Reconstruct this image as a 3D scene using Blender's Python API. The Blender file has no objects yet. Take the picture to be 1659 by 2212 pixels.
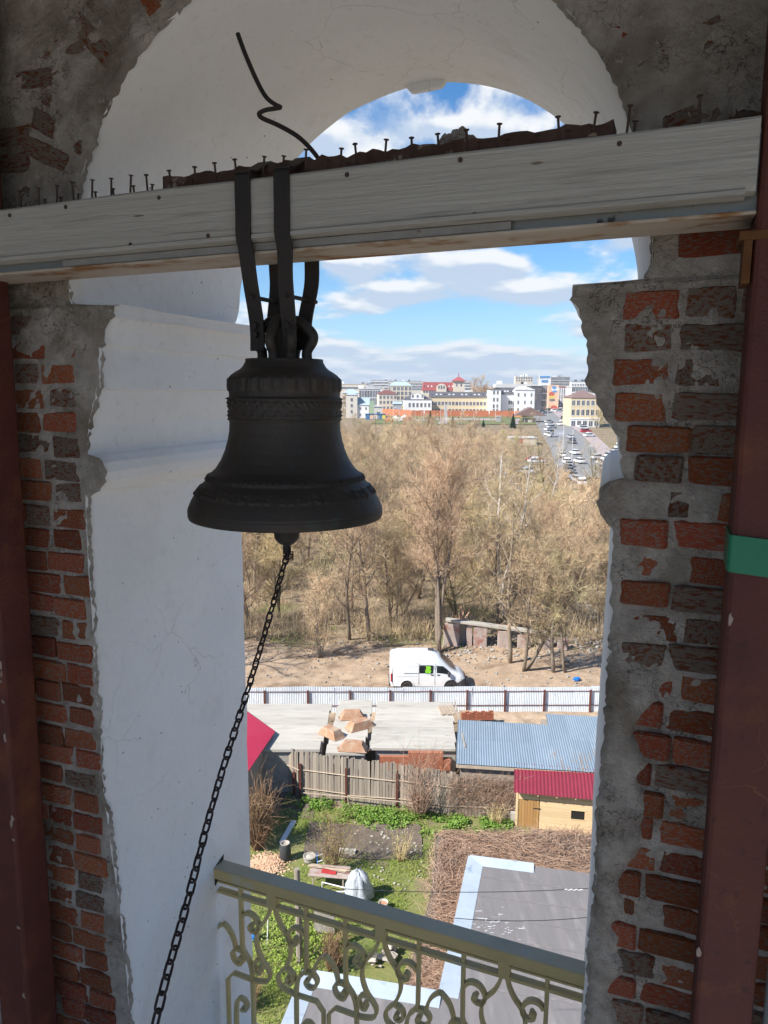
import bpy, math, random
import numpy as np
from mathutils import Vector, Matrix

# ------------------------------------------------------------------ camera, sky, sun, exposure
SC = bpy.context.scene
CAMZ = 21.0                                   # eye height over the garden
PITCH, ROLL = math.radians(8.9), math.radians(0.4)
FPX, CX, CY = 1650.0, 829.5, 1106.0           # survey: focal length and centre in 1659 x 2212 units
SUN_AZ, SUN_EL = math.radians(240), math.radians(42)
YAW, WALL_D = math.radians(21.0), 2.25        # the belfry wall stands askew to the view

cam_d = bpy.data.cameras.new("camera"); cam = bpy.data.objects.new("camera", cam_d)
SC.collection.objects.link(cam); SC.camera = cam
cam_d.sensor_fit = 'VERTICAL'; cam_d.sensor_height = 36.0; cam_d.lens = FPX / 2212 * 36.0
cam_d.clip_start = 0.05; cam_d.clip_end = 9000
cam.matrix_world = Matrix.Translation((0, 0, CAMZ)) @ Matrix.Rotation(math.pi/2 - PITCH, 4, 'X') @ Matrix.Rotation(ROLL, 4, 'Z')

W = bpy.data.worlds.new("World"); SC.world = W; W.use_nodes = True
nt = W.node_tree; nt.nodes.clear()
def wn(t, **k):
    n = nt.nodes.new(t)
    for a, b in k.items(): setattr(n, a, b)
    return n
def wl(a, b): nt.links.new(a, b)
def wmath(op, a, b=None, clamp=False):
    n = wn('ShaderNodeMath', operation=op, use_clamp=clamp)
    for i, v in enumerate((a, b)):
        if v is None: continue
        if isinstance(v, (int, float)): n.inputs[i].default_value = v
        else: wl(v, n.inputs[i])
    return n.outputs[0]
sky = wn('ShaderNodeTexSky'); sky.sky_type = 'NISHITA'; sky.sun_disc = False
sky.sun_elevation = SUN_EL; sky.sun_rotation = SUN_AZ
sky.air_density = 1.0; sky.dust_density = 0.1; sky.ozone_density = 4.5; sky.altitude = 200
tc = wn('ShaderNodeTexCoord'); sep = wn('ShaderNodeSeparateXYZ'); wl(tc.outputs['Generated'], sep.inputs[0])
zc = wmath('MAXIMUM', sep.outputs[2], 0.0); zd = wmath('ADD', zc, 0.06)
hr_ = wmath('SQRT', wmath('ADD', wmath('ADD', wmath('MULTIPLY', sep.outputs[0], sep.outputs[0]), wmath('MULTIPLY', sep.outputs[1], sep.outputs[1])), 0.0004))
px_ = wmath('MULTIPLY', wmath('DIVIDE', sep.outputs[0], hr_), 1.55); pv_ = wmath('MULTIPLY', wmath('LOGARITHM', zd, 2.718), 0.80); pd_ = wmath('MULTIPLY', wmath('DIVIDE', sep.outputs[1], hr_), 1.55)
def cloudnoise(dx, dv, scale, detail, rough=0.56, dist=0.12, zz=0.0):
    c = wn('ShaderNodeCombineXYZ'); wl(wmath('ADD', px_, dx), c.inputs[0]); wl(wmath('ADD', pv_, dv), c.inputs[1]); wl(wmath('ADD', pd_, zz), c.inputs[2])
    n = wn('ShaderNodeTexNoise'); n.inputs['Scale'].default_value = scale; n.inputs['Detail'].default_value = detail
    n.inputs['Roughness'].default_value = rough; n.inputs['Distortion'].default_value = dist
    wl(c.outputs[0], n.inputs['Vector']); return n.outputs['Fac']
def wrange(v, a, b):
    m = wn('ShaderNodeMapRange', interpolation_type='SMOOTHSTEP', clamp=True)
    m.inputs[1].default_value = a; m.inputs[2].default_value = b; wl(v, m.inputs[0]); return m.outputs[0]
# cumulus heaps seen in this sky: azimuth, elevation and spread (degrees), weight
az_ = wmath('ARCTAN2', sep.outputs[0], sep.outputs[1]); el_ = wmath('ARCSINE', sep.outputs[2])
CLOUDS = ((7.3, 8.9, 3.2, 1.2, .25), (-2.4, 9.0, 2.0, .95, .20), (1.2, 7.0, 3.6, .9, .20), (10.2, 6.9, 3.4, .85, .17), (17.5, 10.6, 2.4, 1.2, .17), (12.5, 11.6, 2.6, .7, .09), (4.5, 17.7, 4.0, .95, .14), (-4.5, 17.2, 2.4, 1.3, .13), (1.0, 11.3, 6.0, 1.0, -.10))
low_ = wmath('MULTIPLY', wmath('EXPONENT', wmath('MULTIPLY', wmath('MULTIPLY', zc, zc), -42.0)), 0.105)   # far clouds crowd together towards the horizon
heap = None; grad = None                  # density of the heaps and how it changes upward
for a0, e0, sa, se, wgt in CLOUDS:
    da = wmath('MULTIPLY_ADD', az_, 1/math.radians(sa)); da.node.inputs[2].default_value = -a0/sa
    de = wmath('MULTIPLY_ADD', el_, 1/math.radians(se)); de.node.inputs[2].default_value = -e0/se
    r2 = wn('ShaderNodeMath', operation='MULTIPLY_ADD'); wl(de, r2.inputs[0]); wl(de, r2.inputs[1]); wl(wmath('MULTIPLY', da, da), r2.inputs[2])
    q = wmath('MULTIPLY', wmath('POWER', .3679, r2.outputs[0]), wgt); gq = wmath('MULTIPLY', wmath('MULTIPLY', q, de), -2*.55/se)
    heap = q if heap is None else wmath('ADD', heap, q); grad = gq if grad is None else wmath('ADD', grad, gq)
nbig = wmath('MULTIPLY', cloudnoise(4.2, 1.3, 1.5, 2, .5), .50)
f0 = cloudnoise(2.35, .55, 5.4, 6, .58); f1 = cloudnoise(2.35, .55 + .05, 5.4, 3, .58)
n0 = wmath('ADD', wmath('ADD', wmath('MULTIPLY', f0, .46), nbig), wmath('ADD', wmath('ADD', heap, low_), -.012))
dn = wmath('ADD', wmath('MULTIPLY', wmath('SUBTRACT', f1, f0), .46), grad)     # lit tops, grey bellies
cover = wrange(n0, 0.500, 0.585)
shade = wrange(wmath('ADD', dn, wmath('MULTIPLY', wmath('SUBTRACT', n0, .6), .22)), -0.055, 0.025)
veil = wrange(cloudnoise(7.1, 2.0, 1.6, 3, 0.6), 0.40, 0.75)
hs_ = wn('ShaderNodeHueSaturation'); hs_.inputs['Saturation'].default_value = 1.22; wl(sky.outputs[0], hs_.inputs['Color'])
ccol = wn('ShaderNodeMix', data_type='RGBA'); wl(shade, ccol.inputs[0])
ccol.inputs[6].default_value = (6.0, 6.1, 6.2, 1); ccol.inputs[7].default_value = (3.5, 4.2, 5.2, 1)
m1 = wn('ShaderNodeMix', data_type='RGBA'); hzn = wmath('EXPONENT', wmath('MULTIPLY', zc, -16.0)); wl(wmath('MAXIMUM', wmath('MULTIPLY', veil, 0.30), wmath('MULTIPLY', hzn, 0.88)), m1.inputs[0])
wl(hs_.outputs[0], m1.inputs[6]); m1.inputs[7].default_value = (2.0, 3.15, 5.0, 1)
m2 = wn('ShaderNodeMix', data_type='RGBA'); wl(wmath('MULTIPLY', cover, 0.95), m2.inputs[0])
mh = wn('ShaderNodeMix', data_type='RGBA'); wl(wmath('MULTIPLY', wmath('EXPONENT', wmath('MULTIPLY', zc, -14.0)), .62), mh.inputs[0]); wl(ccol.outputs[2], mh.inputs[6]); mh.inputs[7].default_value = (3.6, 4.4, 5.5, 1)
wl(m1.outputs[2], m2.inputs[6]); wl(mh.outputs[2], m2.inputs[7])
bg = wn('ShaderNodeBackground'); bg.inputs[1].default_value = 0.085
wl(m2.outputs[2], bg.inputs[0]); wo = wn('ShaderNodeOutputWorld'); wl(bg.outputs[0], wo.inputs[0])

sun_d = bpy.data.lights.new("sun", 'SUN'); sun = bpy.data.objects.new("sun", sun_d); SC.collection.objects.link(sun)
sun_d.energy = 4.2; sun_d.angle = math.radians(0.55); sun_d.color = (1.0, 0.96, 0.90)
sdir = Vector((math.sin(SUN_AZ) * math.cos(SUN_EL), math.cos(SUN_AZ) * math.cos(SUN_EL), math.sin(SUN_EL)))
sun.rotation_euler = sdir.to_track_quat('Z', 'Y').to_euler(); sun.location = (0, 0, 60)

SC.view_settings.view_transform = 'Standard'; SC.view_settings.look = 'None'
SC.view_settings.gamma = 1.0; SC.view_settings.use_curve_mapping = False
SC.view_settings.exposure = 0.95
SC.cycles.use_denoising = True
SC.cycles.adaptive_threshold = 0.02
SC.cycles.max_bounces = 6; SC.cycles.diffuse_bounces = 5; SC.cycles.glossy_bounces = 3; SC.cycles.transparent_max_bounces = 12
SC.cycles.caustics_reflective = False; SC.cycles.caustics_refractive = False

# ------------------------------------------------------------------ survey helpers
RNG = random.Random(7); NP = np.random.default_rng(7)
def ray(x, y):
    a = (x - CX) / FPX; b = -(y - CY) / FPX
    c, s = math.cos(ROLL), math.sin(ROLL); a, b = a*c - b*s, a*s + b*c
    return Vector((a, math.cos(PITCH) + b*math.sin(PITCH), -math.sin(PITCH) + b*math.cos(PITCH)))
def at_z(q, z):            # the point seen at q that lies at height z
    r = ray(*q); return Vector((0, 0, CAMZ)) + r * ((z - CAMZ) / r.z)
def at_y(q, Y):            # the point seen at q that lies Y metres out
    r = ray(*q); return Vector((0, 0, CAMZ)) + r * (Y / r.y)
def q4(X, Y): return (718.9 + X*.3777, 774.2 + Y*.3777)
def q5(X, Y): return ((560 + X/1.8852)*.92167, (1100 + Y/1.8852)*.92167)
def q6(X, Y): return ((560 + X/1.8852)*.92167, (1560 + Y/1.8852)*.92167)
def q7(X, Y): return ((560 + X/1.8852)*.92167, (1960 + Y/1.8852)*.92167)
def qc(X, Y): return (718.9 + X*.18885, 792.6 + Y*.18885)
def q9(X, Y): return ((1160 + X/5.184)*.92167, (900 + Y/5.184)*.92167)
TY = np.array([-9e3, 66, 120, 200, 260, 326, 380, 450, 600, 900, 1500, 4000, 9000.])
TZ = np.array([0, 0, 0.6, 3.0, 4.9, 7.3, 9.0, 11.0, 13.0, 17.0, 19.4, 20.4, 20.4])
def zg(x, y): return float(np.interp(y, TY, TZ))
def at_g(q):               # the point of the ground seen at q
    r = ray(*q); lo, hi = 5.0, 6000.0
    for _ in range(60):
        k = (lo + hi) / 2
        if CAMZ + r.z*k > zg(0, r.y*k): lo = k
        else: hi = k
    p = r * lo; return Vector((p.x, p.y, zg(p.x, p.y)))
S = Vector((math.cos(YAW), -math.sin(YAW), 0)); T = Vector((math.sin(YAW), math.cos(YAW), 0))
def WP(s, t, z): return Vector((0, WALL_D, CAMZ)) + S*s + T*t + Vector((0, 0, z))   # wall frame: along, outward, up
def on_wall(q, t=0.0):     # (s, z) of the point seen at q on the plane t
    r = ray(*q); o = Vector((0, WALL_D, 0)) + T*t; k = o.dot(T) / r.dot(T); p = r*k
    return (p - Vector((0, WALL_D, 0))).dot(S), p.z

# ------------------------------------------------------------------ noise for shapes
def vnoise(x, y, seed=0):
    x = np.asarray(x, float); y = np.asarray(y, float)
    xi = np.floor(x).astype(np.int64); yi = np.floor(y).astype(np.int64); fx = x - xi; fy = y - yi
    def h(a, b):
        n = (a*374761393 + b*668265263 + seed*1442695041) & 0xffffffff
        n = ((n ^ (n >> 13)) * 1274126177) & 0xffffffff
        return ((n ^ (n >> 16)) & 0xffff) / 65535.0
    fx = fx*fx*(3-2*fx); fy = fy*fy*(3-2*fy)
    return (h(xi, yi)*(1-fx) + h(xi+1, yi)*fx)*(1-fy) + (h(xi, yi+1)*(1-fx) + h(xi+1, yi+1)*fx)*fy
def fbm(x, y, seed=0, octv=4):
    v = 0; a = .5; t = 0
    for i in range(octv):
        v = v + a*vnoise(np.asarray(x)*2**i, np.asarray(y)*2**i, seed+i*17); t += a; a *= .5
    return v/t

# ------------------------------------------------------------------ materials
MATS = {}
def mat(name, c1, c2=None, scale=4.0, rough=.8, bump=0.0, bscale=None, metal=0.0, c3=None, s3=2.0, t3=(.55, .65), rand=0.0, stretch=None, spec=.35, coat=0.0, det=6, specks=None, cracks=None, wear=None):
    m = bpy.data.materials.new(name); m.use_nodes = True; n = m.node_tree; N = n.nodes; L = n.links
    b = N['Principled BSDF']; b.inputs['Roughness'].default_value = rough; b.inputs['Metallic'].default_value = metal
    b.inputs['Specular IOR Level'].default_value = spec; b.inputs['Coat Weight'].default_value = coat
    tc = N.new('ShaderNodeTexCoord'); oi = N.new('ShaderNodeObjectInfo')
    ad = N.new('ShaderNodeVectorMath'); ad.operation = 'MULTIPLY_ADD'
    L.new(oi.outputs['Random'], ad.inputs[0]); ad.inputs[1].default_value = (37, 51, 23); L.new(tc.outputs['Object'], ad.inputs[2])
    vec = ad.outputs[0]
    if stretch:
        mp = N.new('ShaderNodeMapping'); mp.inputs['Scale'].default_value = stretch; L.new(vec, mp.inputs[0]); vec = mp.outputs[0]
    def noise(sc, d=det, r=.6):
        x = N.new('ShaderNodeTexNoise'); x.inputs['Scale'].default_value = sc; x.inputs['Detail'].default_value = d; x.inputs['Roughness'].default_value = r
        L.new(vec, x.inputs['Vector']); return x.outputs['Fac']
    def mr(v, a, c):
        x = N.new('ShaderNodeMapRange'); x.inputs[1].default_value = a; x.inputs[2].default_value = c; L.new(v, x.inputs[0]); return x.outputs[0]
    def mix(f, a, c):
        x = N.new('ShaderNodeMix'); x.data_type = 'RGBA'; L.new(f, x.inputs[0])
        for i, v in ((6, a), (7, c)):
            if isinstance(v, tuple): x.inputs[i].default_value = (*v, 1)
            else: L.new(v, x.inputs[i])
        return x.outputs[2]
    col = None
    if c2 is not None: col = mix(mr(noise(scale), .32, .68), c1, c2)
    if c3 is not None: col = mix(mr(noise(s3), *t3), col if col is not None else c1, c3)
    if wear: col = mix(mr(noise(wear[1], 10, .7), *wear[2]), col, wear[0])
    if cracks:
        vo = N.new('ShaderNodeTexVoronoi'); vo.feature = 'DISTANCE_TO_EDGE'; vo.inputs['Scale'].default_value = cracks[1]
        nd = N.new('ShaderNodeTexNoise'); nd.inputs['Scale'].default_value = cracks[1]*.9; nd.inputs['Detail'].default_value = 5; L.new(vec, nd.inputs['Vector'])
        va = N.new('ShaderNodeVectorMath'); va.operation = 'MULTIPLY_ADD'; L.new(nd.outputs['Color'], va.inputs[0]); va.inputs[1].default_value = (cracks[3],)*3; L.new(vec, va.inputs[2]); L.new(va.outputs[0], vo.inputs['Vector'])
        ck = N.new('ShaderNodeMapRange'); ck.inputs[1].default_value = 0; ck.inputs[2].default_value = cracks[2]; ck.inputs[3].default_value = 1; ck.inputs[4].default_value = 0; L.new(vo.outputs['Distance'], ck.inputs[0])
        ml = N.new('ShaderNodeMath'); ml.operation = 'MULTIPLY'; L.new(ck.outputs[0], ml.inputs[0]); L.new(mr(noise(cracks[1]*.35), .48, .60), ml.inputs[1]); col = mix(ml.outputs[0], col, cracks[0])
    if specks:
        vo = N.new('ShaderNodeTexVoronoi'); vo.inputs['Scale'].default_value = specks[1]; L.new(vec, vo.inputs['Vector'])
        sk = N.new('ShaderNodeMapRange'); sk.inputs[1].default_value = specks[2]; sk.inputs[2].default_value = specks[2]*1.4; sk.inputs[3].default_value = 1; sk.inputs[4].default_value = 0; L.new(vo.outputs['Distance'], sk.inputs[0])
        sp_ = N.new('ShaderNodeSeparateColor'); L.new(vo.outputs['Color'], sp_.inputs[0]); th = N.new('ShaderNodeMath'); th.operation = 'GREATER_THAN'; th.inputs[1].default_value = .55; L.new(sp_.outputs[0], th.inputs[0])
        ml = N.new('ShaderNodeMath'); ml.operation = 'MULTIPLY'; L.new(sk.outputs[0], ml.inputs[0]); L.new(th.outputs[0], ml.inputs[1]); col = mix(ml.outputs[0], col, specks[0])
    if rand:
        hs = N.new('ShaderNodeHueSaturation')
        if col is None: hs.inputs['Color'].default_value = (*c1, 1)
        else: L.new(col, hs.inputs['Color'])
        L.new(mr2(N, L, oi.outputs['Random'], 1-rand, 1+rand), hs.inputs['Value'])
        wh = N.new('ShaderNodeTexWhiteNoise'); wh.noise_dimensions = '1D'; L.new(oi.outputs['Random'], wh.inputs['W'])
        L.new(mr2(N, L, wh.outputs['Value'], .5-.022*rand, .5+.022*rand), hs.inputs['Hue'])
        col = hs.outputs[0]
    if col is None: b.inputs['Base Color'].default_value = (*c1, 1)
    else: L.new(col, b.inputs['Base Color'])
    if bump:
        bp = N.new('ShaderNodeBump'); bp.inputs['Strength'].default_value = 1.0; bp.inputs['Distance'].default_value = bump
        L.new(noise(bscale or scale*3, 8, .65), bp.inputs['Height']); L.new(bp.outputs[0], b.inputs['Normal'])
    MATS[name] = m; return m
def mr2(N, L, v, a, c):
    x = N.new('ShaderNodeMapRange'); x.inputs[3].default_value = a; x.inputs[4].default_value = c; L.new(v, x.inputs[0]); return x.outputs[0]

# ------------------------------------------------------------------ geometry helpers
COL = SC.collection
def mesh_np(name, v, f, mats, smooth=False, mi=None):
    v = np.asarray(v, np.float32); f = np.asarray(f, np.int32); k = f.shape[1]
    me = bpy.data.meshes.new(name); me.vertices.add(len(v)); me.vertices.foreach_set('co', v.ravel())
    me.loops.add(f.size); me.loops.foreach_set('vertex_index', f.ravel())
    me.polygons.add(len(f)); me.polygons.foreach_set('loop_start', np.arange(0, f.size, k, dtype=np.int32))
    if mi is not None: me.polygons.foreach_set('material_index', np.asarray(mi, np.int32))
    me.polygons.foreach_set('use_smooth', np.full(len(f), smooth, bool))
    for m in (mats if isinstance(mats, (list, tuple)) else [mats]): me.materials.append(MATS[m])
    me.update(calc_edges=True); me.validate(); return me
def link(name, me, parent=None, loc=None, rz=None, scale=None):
    o = bpy.data.objects.new(name, me); COL.objects.link(o)
    if parent is not None: o.parent = parent
    if loc is not None: o.location = loc
    if rz is not None: o.rotation_euler = (0, 0, rz)
    if scale is not None: o.scale = scale
    return o
def tag(o, label=None, cat=None, group=None, kind=None):
    if label: o['label'] = label
    if cat: o['category'] = cat
    if group: o['group'] = group
    if kind: o['kind'] = kind
    return o
def thing(name, label, cat, loc=(0, 0, 0), rz=0.0, group=None):
    o = bpy.data.objects.new(name, None); o.empty_display_size = .1; COL.objects.link(o); o.location = loc; o.rotation_euler = (0, 0, rz)
    return tag(o, label, cat, group)
def copy_tree(o, parent=None):
    c = o.copy(); COL.objects.link(c); c.parent = parent
    for ch in list(o.children): copy_tree(ch, c)
    return c
class G:
    def __init__(s): s.v = []; s.f = []; s.m = []; s.mi = 0; s.M = Matrix()
    def add(s, vs, fs):
        n = len(s.v); s.v += [tuple(s.M @ Vector(p)) for p in vs]; s.f += [tuple(i+n for i in f) for f in fs]; s.m += [s.mi]*len(fs); return s
    def box(s, c, d, R=None):
        x, y, z = d[0]/2, d[1]/2, d[2]/2; c = Vector(c)
        vs = [Vector(p) for p in ((-x,-y,-z),(x,-y,-z),(x,y,-z),(-x,y,-z),(-x,-y,z),(x,-y,z),(x,y,z),(-x,y,z))]
        if R is not None: vs = [R @ p for p in vs]
        return s.add([c+p for p in vs], [(0,3,2,1),(4,5,6,7),(0,1,5,4),(1,2,6,5),(2,3,7,6),(3,0,4,7)])
    def bx(s, a, b): return s.box([(a[i]+b[i])/2 for i in range(3)], [abs(b[i]-a[i]) for i in range(3)])
    def prism(s, poly, d, org=(0,0,0), u=(1,0,0), w=(0,0,1), n=(0,1,0)):   # outline in the plane u,w pushed d along n
        o = Vector(org); u = Vector(u); w = Vector(w); nn = Vector(n); k = len(poly)
        a = [o + u*p[0] + w*p[1] for p in poly]; b = [p + nn*d for p in a]
        return s.add(a+b, [tuple(range(k)), tuple(range(2*k-1, k-1, -1))] + [(i, i+k, (i+1) % k + k, (i+1) % k) for i in range(k)])
    def tube(s, path, r, n=6, caps=True, closed=False):
        P = [Vector(p) for p in path]; k = len(P); rr = r if isinstance(r, (list, tuple)) else [r]*k; vs = []; up = None
        for i in range(k):
            if closed: t = P[(i+1) % k] - P[i-1]
            else: t = P[min(i+1, k-1)] - P[max(i-1, 0)]
            t = t.normalized() if t.length > 1e-9 else Vector((0, 0, 1))
            if up is None: up = t.orthogonal().normalized()
            up = (up - t*up.dot(t)); up = up.normalized() if up.length > 1e-6 else t.orthogonal().normalized()
            sd = t.cross(up)
            for j in range(n):
                a = 2*math.pi*j/n; vs.append(P[i] + (up*math.cos(a) + sd*math.sin(a))*rr[i])
        fs = []
        for i in range(k if closed else k-1):
            i2 = (i+1) % k
            for j in range(n): fs.append((i*n+j, i*n+(j+1) % n, i2*n+(j+1) % n, i2*n+j))
        if caps and not closed: fs += [tuple(range(n-1, -1, -1)), tuple(range((k-1)*n, k*n))]
        return s.add(vs, fs)
    def lathe(s, prof, n=24, c=(0,0,0), cap=False):
        vs = [(c[0]+r*math.cos(2*math.pi*j/n), c[1]+r*math.sin(2*math.pi*j/n), c[2]+z) for r, z in prof for j in range(n)]
        fs = [(i*n+j, i*n+(j+1) % n, (i+1)*n+(j+1) % n, (i+1)*n+j) for i in range(len(prof)-1) for j in range(n)]
        if cap: fs += [tuple(range(n-1, -1, -1)), tuple(range((len(prof)-1)*n, len(prof)*n))]
        return s.add(vs, fs)
    def loft(s, secs):
        n = len(secs[0]); vs = [p for q in secs for p in q]
        fs = [(i*n+j, i*n+(j+1) % n, (i+1)*n+(j+1) % n, (i+1)*n+j) for i in range(len(secs)-1) for j in range(n)]
        fs += [tuple(range(n-1, -1, -1)), tuple(range((len(secs)-1)*n, len(secs)*n))]
        return s.add(vs, fs)
    def mesh(s, name, mats, smooth=False):
        me = bpy.data.meshes.new(name); me.from_pydata(s.v, [], s.f)
        for m in (mats if isinstance(mats, (list, tuple)) else [mats]): me.materials.append(MATS[m])
        me.polygons.foreach_set('material_index', s.m)
        if smooth: me.polygons.foreach_set('use_smooth', [True]*len(s.f))
        me.update(); return me
    def obj(s, name, mats, parent=None, smooth=False, bevel=0.0, angle=None, loc=None, rz=None):
        o = link(name, s.mesh(name, mats, smooth), parent, loc, rz)
        if bevel:
            b = o.modifiers.new('bevel', 'BEVEL'); b.width = bevel; b.segments = 2; b.limit_method = 'ANGLE'; b.angle_limit = math.radians(35)
        if angle:
            bpy.context.view_layer.objects.active = o; o.data.set_sharp_from_angle(angle=math.radians(angle))
        return o
def rpoly(w, d, r=.02, k=3):
    pts = []
    for cx, cy, a0 in ((w/2-r, d/2-r, 0), (-w/2+r, d/2-r, 90), (-w/2+r, -d/2+r, 180), (w/2-r, -d/2+r, 270)):
        for i in range(k+1):
            a = math.radians(a0 + 90*i/k); pts.append((cx + r*math.cos(a), cy + r*math.sin(a)))
    return pts
def smooth_path(pts, n=6):
    P = [Vector(p) for p in pts]; out = []
    for i in range(len(P)-1):
        a = P[max(i-1, 0)]; b = P[i]; c = P[i+1]; d = P[min(i+2, len(P)-1)]
        for j in range(n):
            t = j/n; out.append(.5*((2*b) + (c-a)*t + (2*a-5*b+4*c-d)*t*t + (3*b-a-3*c+d)*t**3))
    out.append(P[-1]); return out
def ribbons(p0, p1, w, rng, mid=None):
    """thin blades from p0 to p1, each turned its own way: vertices, triangles/quads"""
    d = p1 - p0; r = rng.normal(size=p0.shape); sd = np.cross(d, r); sd /= (np.linalg.norm(sd, axis=1, keepdims=True) + 1e-9)
    w = np.asarray(w).reshape(-1, 1) if np.ndim(w) else w; n = len(p0)
    v = np.empty((n, 4, 3)); v[:, 0] = p0 - sd*w/2; v[:, 1] = p0 + sd*w/2; v[:, 2] = p1 + sd*w*.22; v[:, 3] = p1 - sd*w*.22
    f = np.arange(n*4).reshape(n, 4); return v.reshape(-1, 3), f
def curved_ribbons(p0, p1, sag, w, rng, k=3):
    """blades bent through a middle offset, k segments each"""
    n = len(p0); d = p1 - p0; r = rng.normal(size=p0.shape); sd = np.cross(d, r); sd /= (np.linalg.norm(sd, axis=1, keepdims=True) + 1e-9)
    ts = np.linspace(0, 1, k+1); v = np.empty((n, k+1, 2, 3))
    for i, t in enumerate(ts):
        c = p0 + d*t + sag*(4*t*(1-t)); ww = w*(1 - .5*t)
        v[:, i, 0] = c - sd*ww/2; v[:, i, 1] = c + sd*ww/2
    b = np.arange(n)[:, None]*(2*(k+1)); fs = []
    for i in range(k): fs.append(np.concatenate([b+2*i, b+2*i+1, b+2*i+3, b+2*i+2], 1))
    return v.reshape(-1, 3), np.concatenate(fs, 0)

# ================================================================== THE BELFRY
mat('plaster', (.86, .86, .85), (.79, .785, .77), scale=1.6, rough=.93, bump=.010, bscale=16, c3=(.70, .68, .65), s3=3.0, t3=(.58, .80), spec=.15, det=9, specks=((.22, .20, .18), 13, .042), cracks=((.60, .585, .56), 2.6, .006, .35), wear=((.74, .73, .71), 26, (.56, .70)))
mat('mortar', (.29, .255, .215), (.50, .455, .40), scale=13, rough=.97, bump=.02, bscale=45, c3=(.22, .185, .145), s3=4.2, t3=(.50, .66), spec=.1, det=9, cracks=((.07, .06, .05), 21, .045, .16), wear=((.52, .47, .42), 30, (.60, .70)))  # dark crack lines paint shade into the mortar crevices
mat('old_brick', (.27, .064, .028), (.33, .098, .046), scale=11, rough=.95, bump=.008, bscale=40, c3=(.23, .175, .14), s3=15, t3=(.50, .60), rand=.35, spec=.1)
mat('smeared_brick', (.34, .285, .235), (.25, .195, .155), scale=14, rough=.96, bump=.014, bscale=45, c3=(.25, .085, .042), s3=9, t3=(.49, .59), rand=.2, spec=.1, det=9)
mat('maroon_paint', (.125, .034, .021), (.078, .021, .016), scale=2.6, rough=.6, bump=.003, bscale=70, c3=(.19, .060, .024), s3=4.0, t3=(.54, .72), spec=.35, det=9, wear=((.06, .018, .016), 22, (.58, .70)), cracks=((.20, .07, .03), 5, .012, .3))
mat('paint_flake', (.45, .36, .30), (.30, .22, .18), scale=30, rough=.9)
mat('board_paint', (.47, .45, .405), (.40, .38, .34), scale=5, rough=.75, bump=.008, bscale=20, stretch=(.16, 1, 3.4), c3=(.29, .27, .235), s3=9, t3=(.57, .70), spec=.25, det=10, wear=((.53, .51, .465), 40, (.58, .70)), specks=((.10, .08, .06), 9, .05))
mat('board_grey', (.24, .235, .215), (.30, .29, .27), scale=18, rough=.85, bump=.004, bscale=60)
mat('grey_steel', (.30, .33, .325), (.25, .275, .27), scale=5, rough=.6, c3=(.05, .04, .035), s3=16, t3=(.66, .72), spec=.4)
mat('rusty_flange', (.50, .44, .37), (.42, .33, .24), scale=9, rough=.85, c3=(.26, .125, .045), s3=9, t3=(.54, .64), stretch=(.5, 1, 1), bump=.002)
mat('rust', (.17, .075, .022), (.10, .042, .016), scale=14, rough=.95, bump=.004, bscale=50)
mat('dark_rust', (.085, .045, .032), (.14, .085, .065), scale=14, rough=.95, bump=.004, bscale=40, c3=(.42, .36, .31), s3=16, t3=(.60, .70))
mat('nail_iron', (.05, .035, .03), (.09, .055, .04), scale=30, rough=.8)
mat('black_iron', (.022, .019, .018), (.035, .026, .022), scale=10, rough=.62, bump=.001, bscale=60, spec=.4)
mat('bell_bronze', (.036, .034, .030), (.062, .047, .036), scale=5, rough=.58, metal=.2, bump=.002, bscale=40, c3=(.045, .072, .062), s3=9, t3=(.60, .74), spec=.4)
mat('chain_iron', (.036, .024, .026), (.05, .032, .030), scale=25, rough=.6, spec=.4)
mat('rail_olive', (.56, .43, .19), (.46, .355, .155), scale=6, rough=.5, bump=.0008, bscale=50, c3=(.45, .39, .25), s3=3.2, t3=(.60, .66), spec=.4)
mat('rail_skylit', (.42, .375, .265), (.35, .31, .215), scale=4, rough=.42, c3=(.31, .345, .355), s3=5, t3=(.64, .68), spec=.45)  # handrail top greyed in colour for the sky light on it
mat('green_tape', (.005, .20, .105), (.004, .17, .09), scale=6, rough=.32, bump=.002, bscale=9, spec=.5)
mat('whitewash', (.56, .56, .55), (.48, .48, .47), scale=2, rough=.95, bump=.006, bscale=12)
mat('old_timber', (.22, .17, .12), (.15, .12, .09), scale=4, rough=.9, stretch=(.3, 4, 4), bump=.003, bscale=12)
mat('bounce_floor', (.52, .51, .49), (.45, .44, .425), scale=4, rough=.9, stretch=(.3, 4, 4))  # unseen floor, colour kept pale to bounce sunlight onto the arch wall
mat('cavity_shade', (.03, .028, .025))  # near-black colour paints the shade inside the socket and the pine shed

ROOT_RZ = -YAW
# opening outline: (height, left edge, right edge), heights from the eye
PZ = [-4.2, -2.42, -1.92, -1.46, -1.0, -.47, -.362, -.345, -.31, -.278, -.245, -.224, -.218, -.12, -.06, 0.0, .004, .145, .149, .20, .236, .240, .284, .288, .32]
PL = [-1.02, -1.022, -1.055, -1.10, -1.106, -1.112, -1.110, -1.062, -1.030, -1.022, -1.030, -1.058, -1.092, -1.080, -1.055, -1.036, -1.020, -1.020, -1.006, -.992, -.972, -.957, -.957, -1.125, -1.13]
PR = [.64, .645, .648, .652, .658, .662, .660, .640, .622, .615, .622, .645, .674, .662, .620, .592, .574, .570, .558, .548, .536, .522, .522, .70, .71]
SP_Z, AC, AR = .32, -.21, .92                 # springing, arch centre, radius
def edge_l(z):
    if z <= SP_Z: return float(np.interp(z, PZ, PL))
    h = (z - SP_Z)/AR
    return AC - .92*math.sqrt(max(0, 1-h*h)) - (0.0 if h > 1 else 0)
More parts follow.
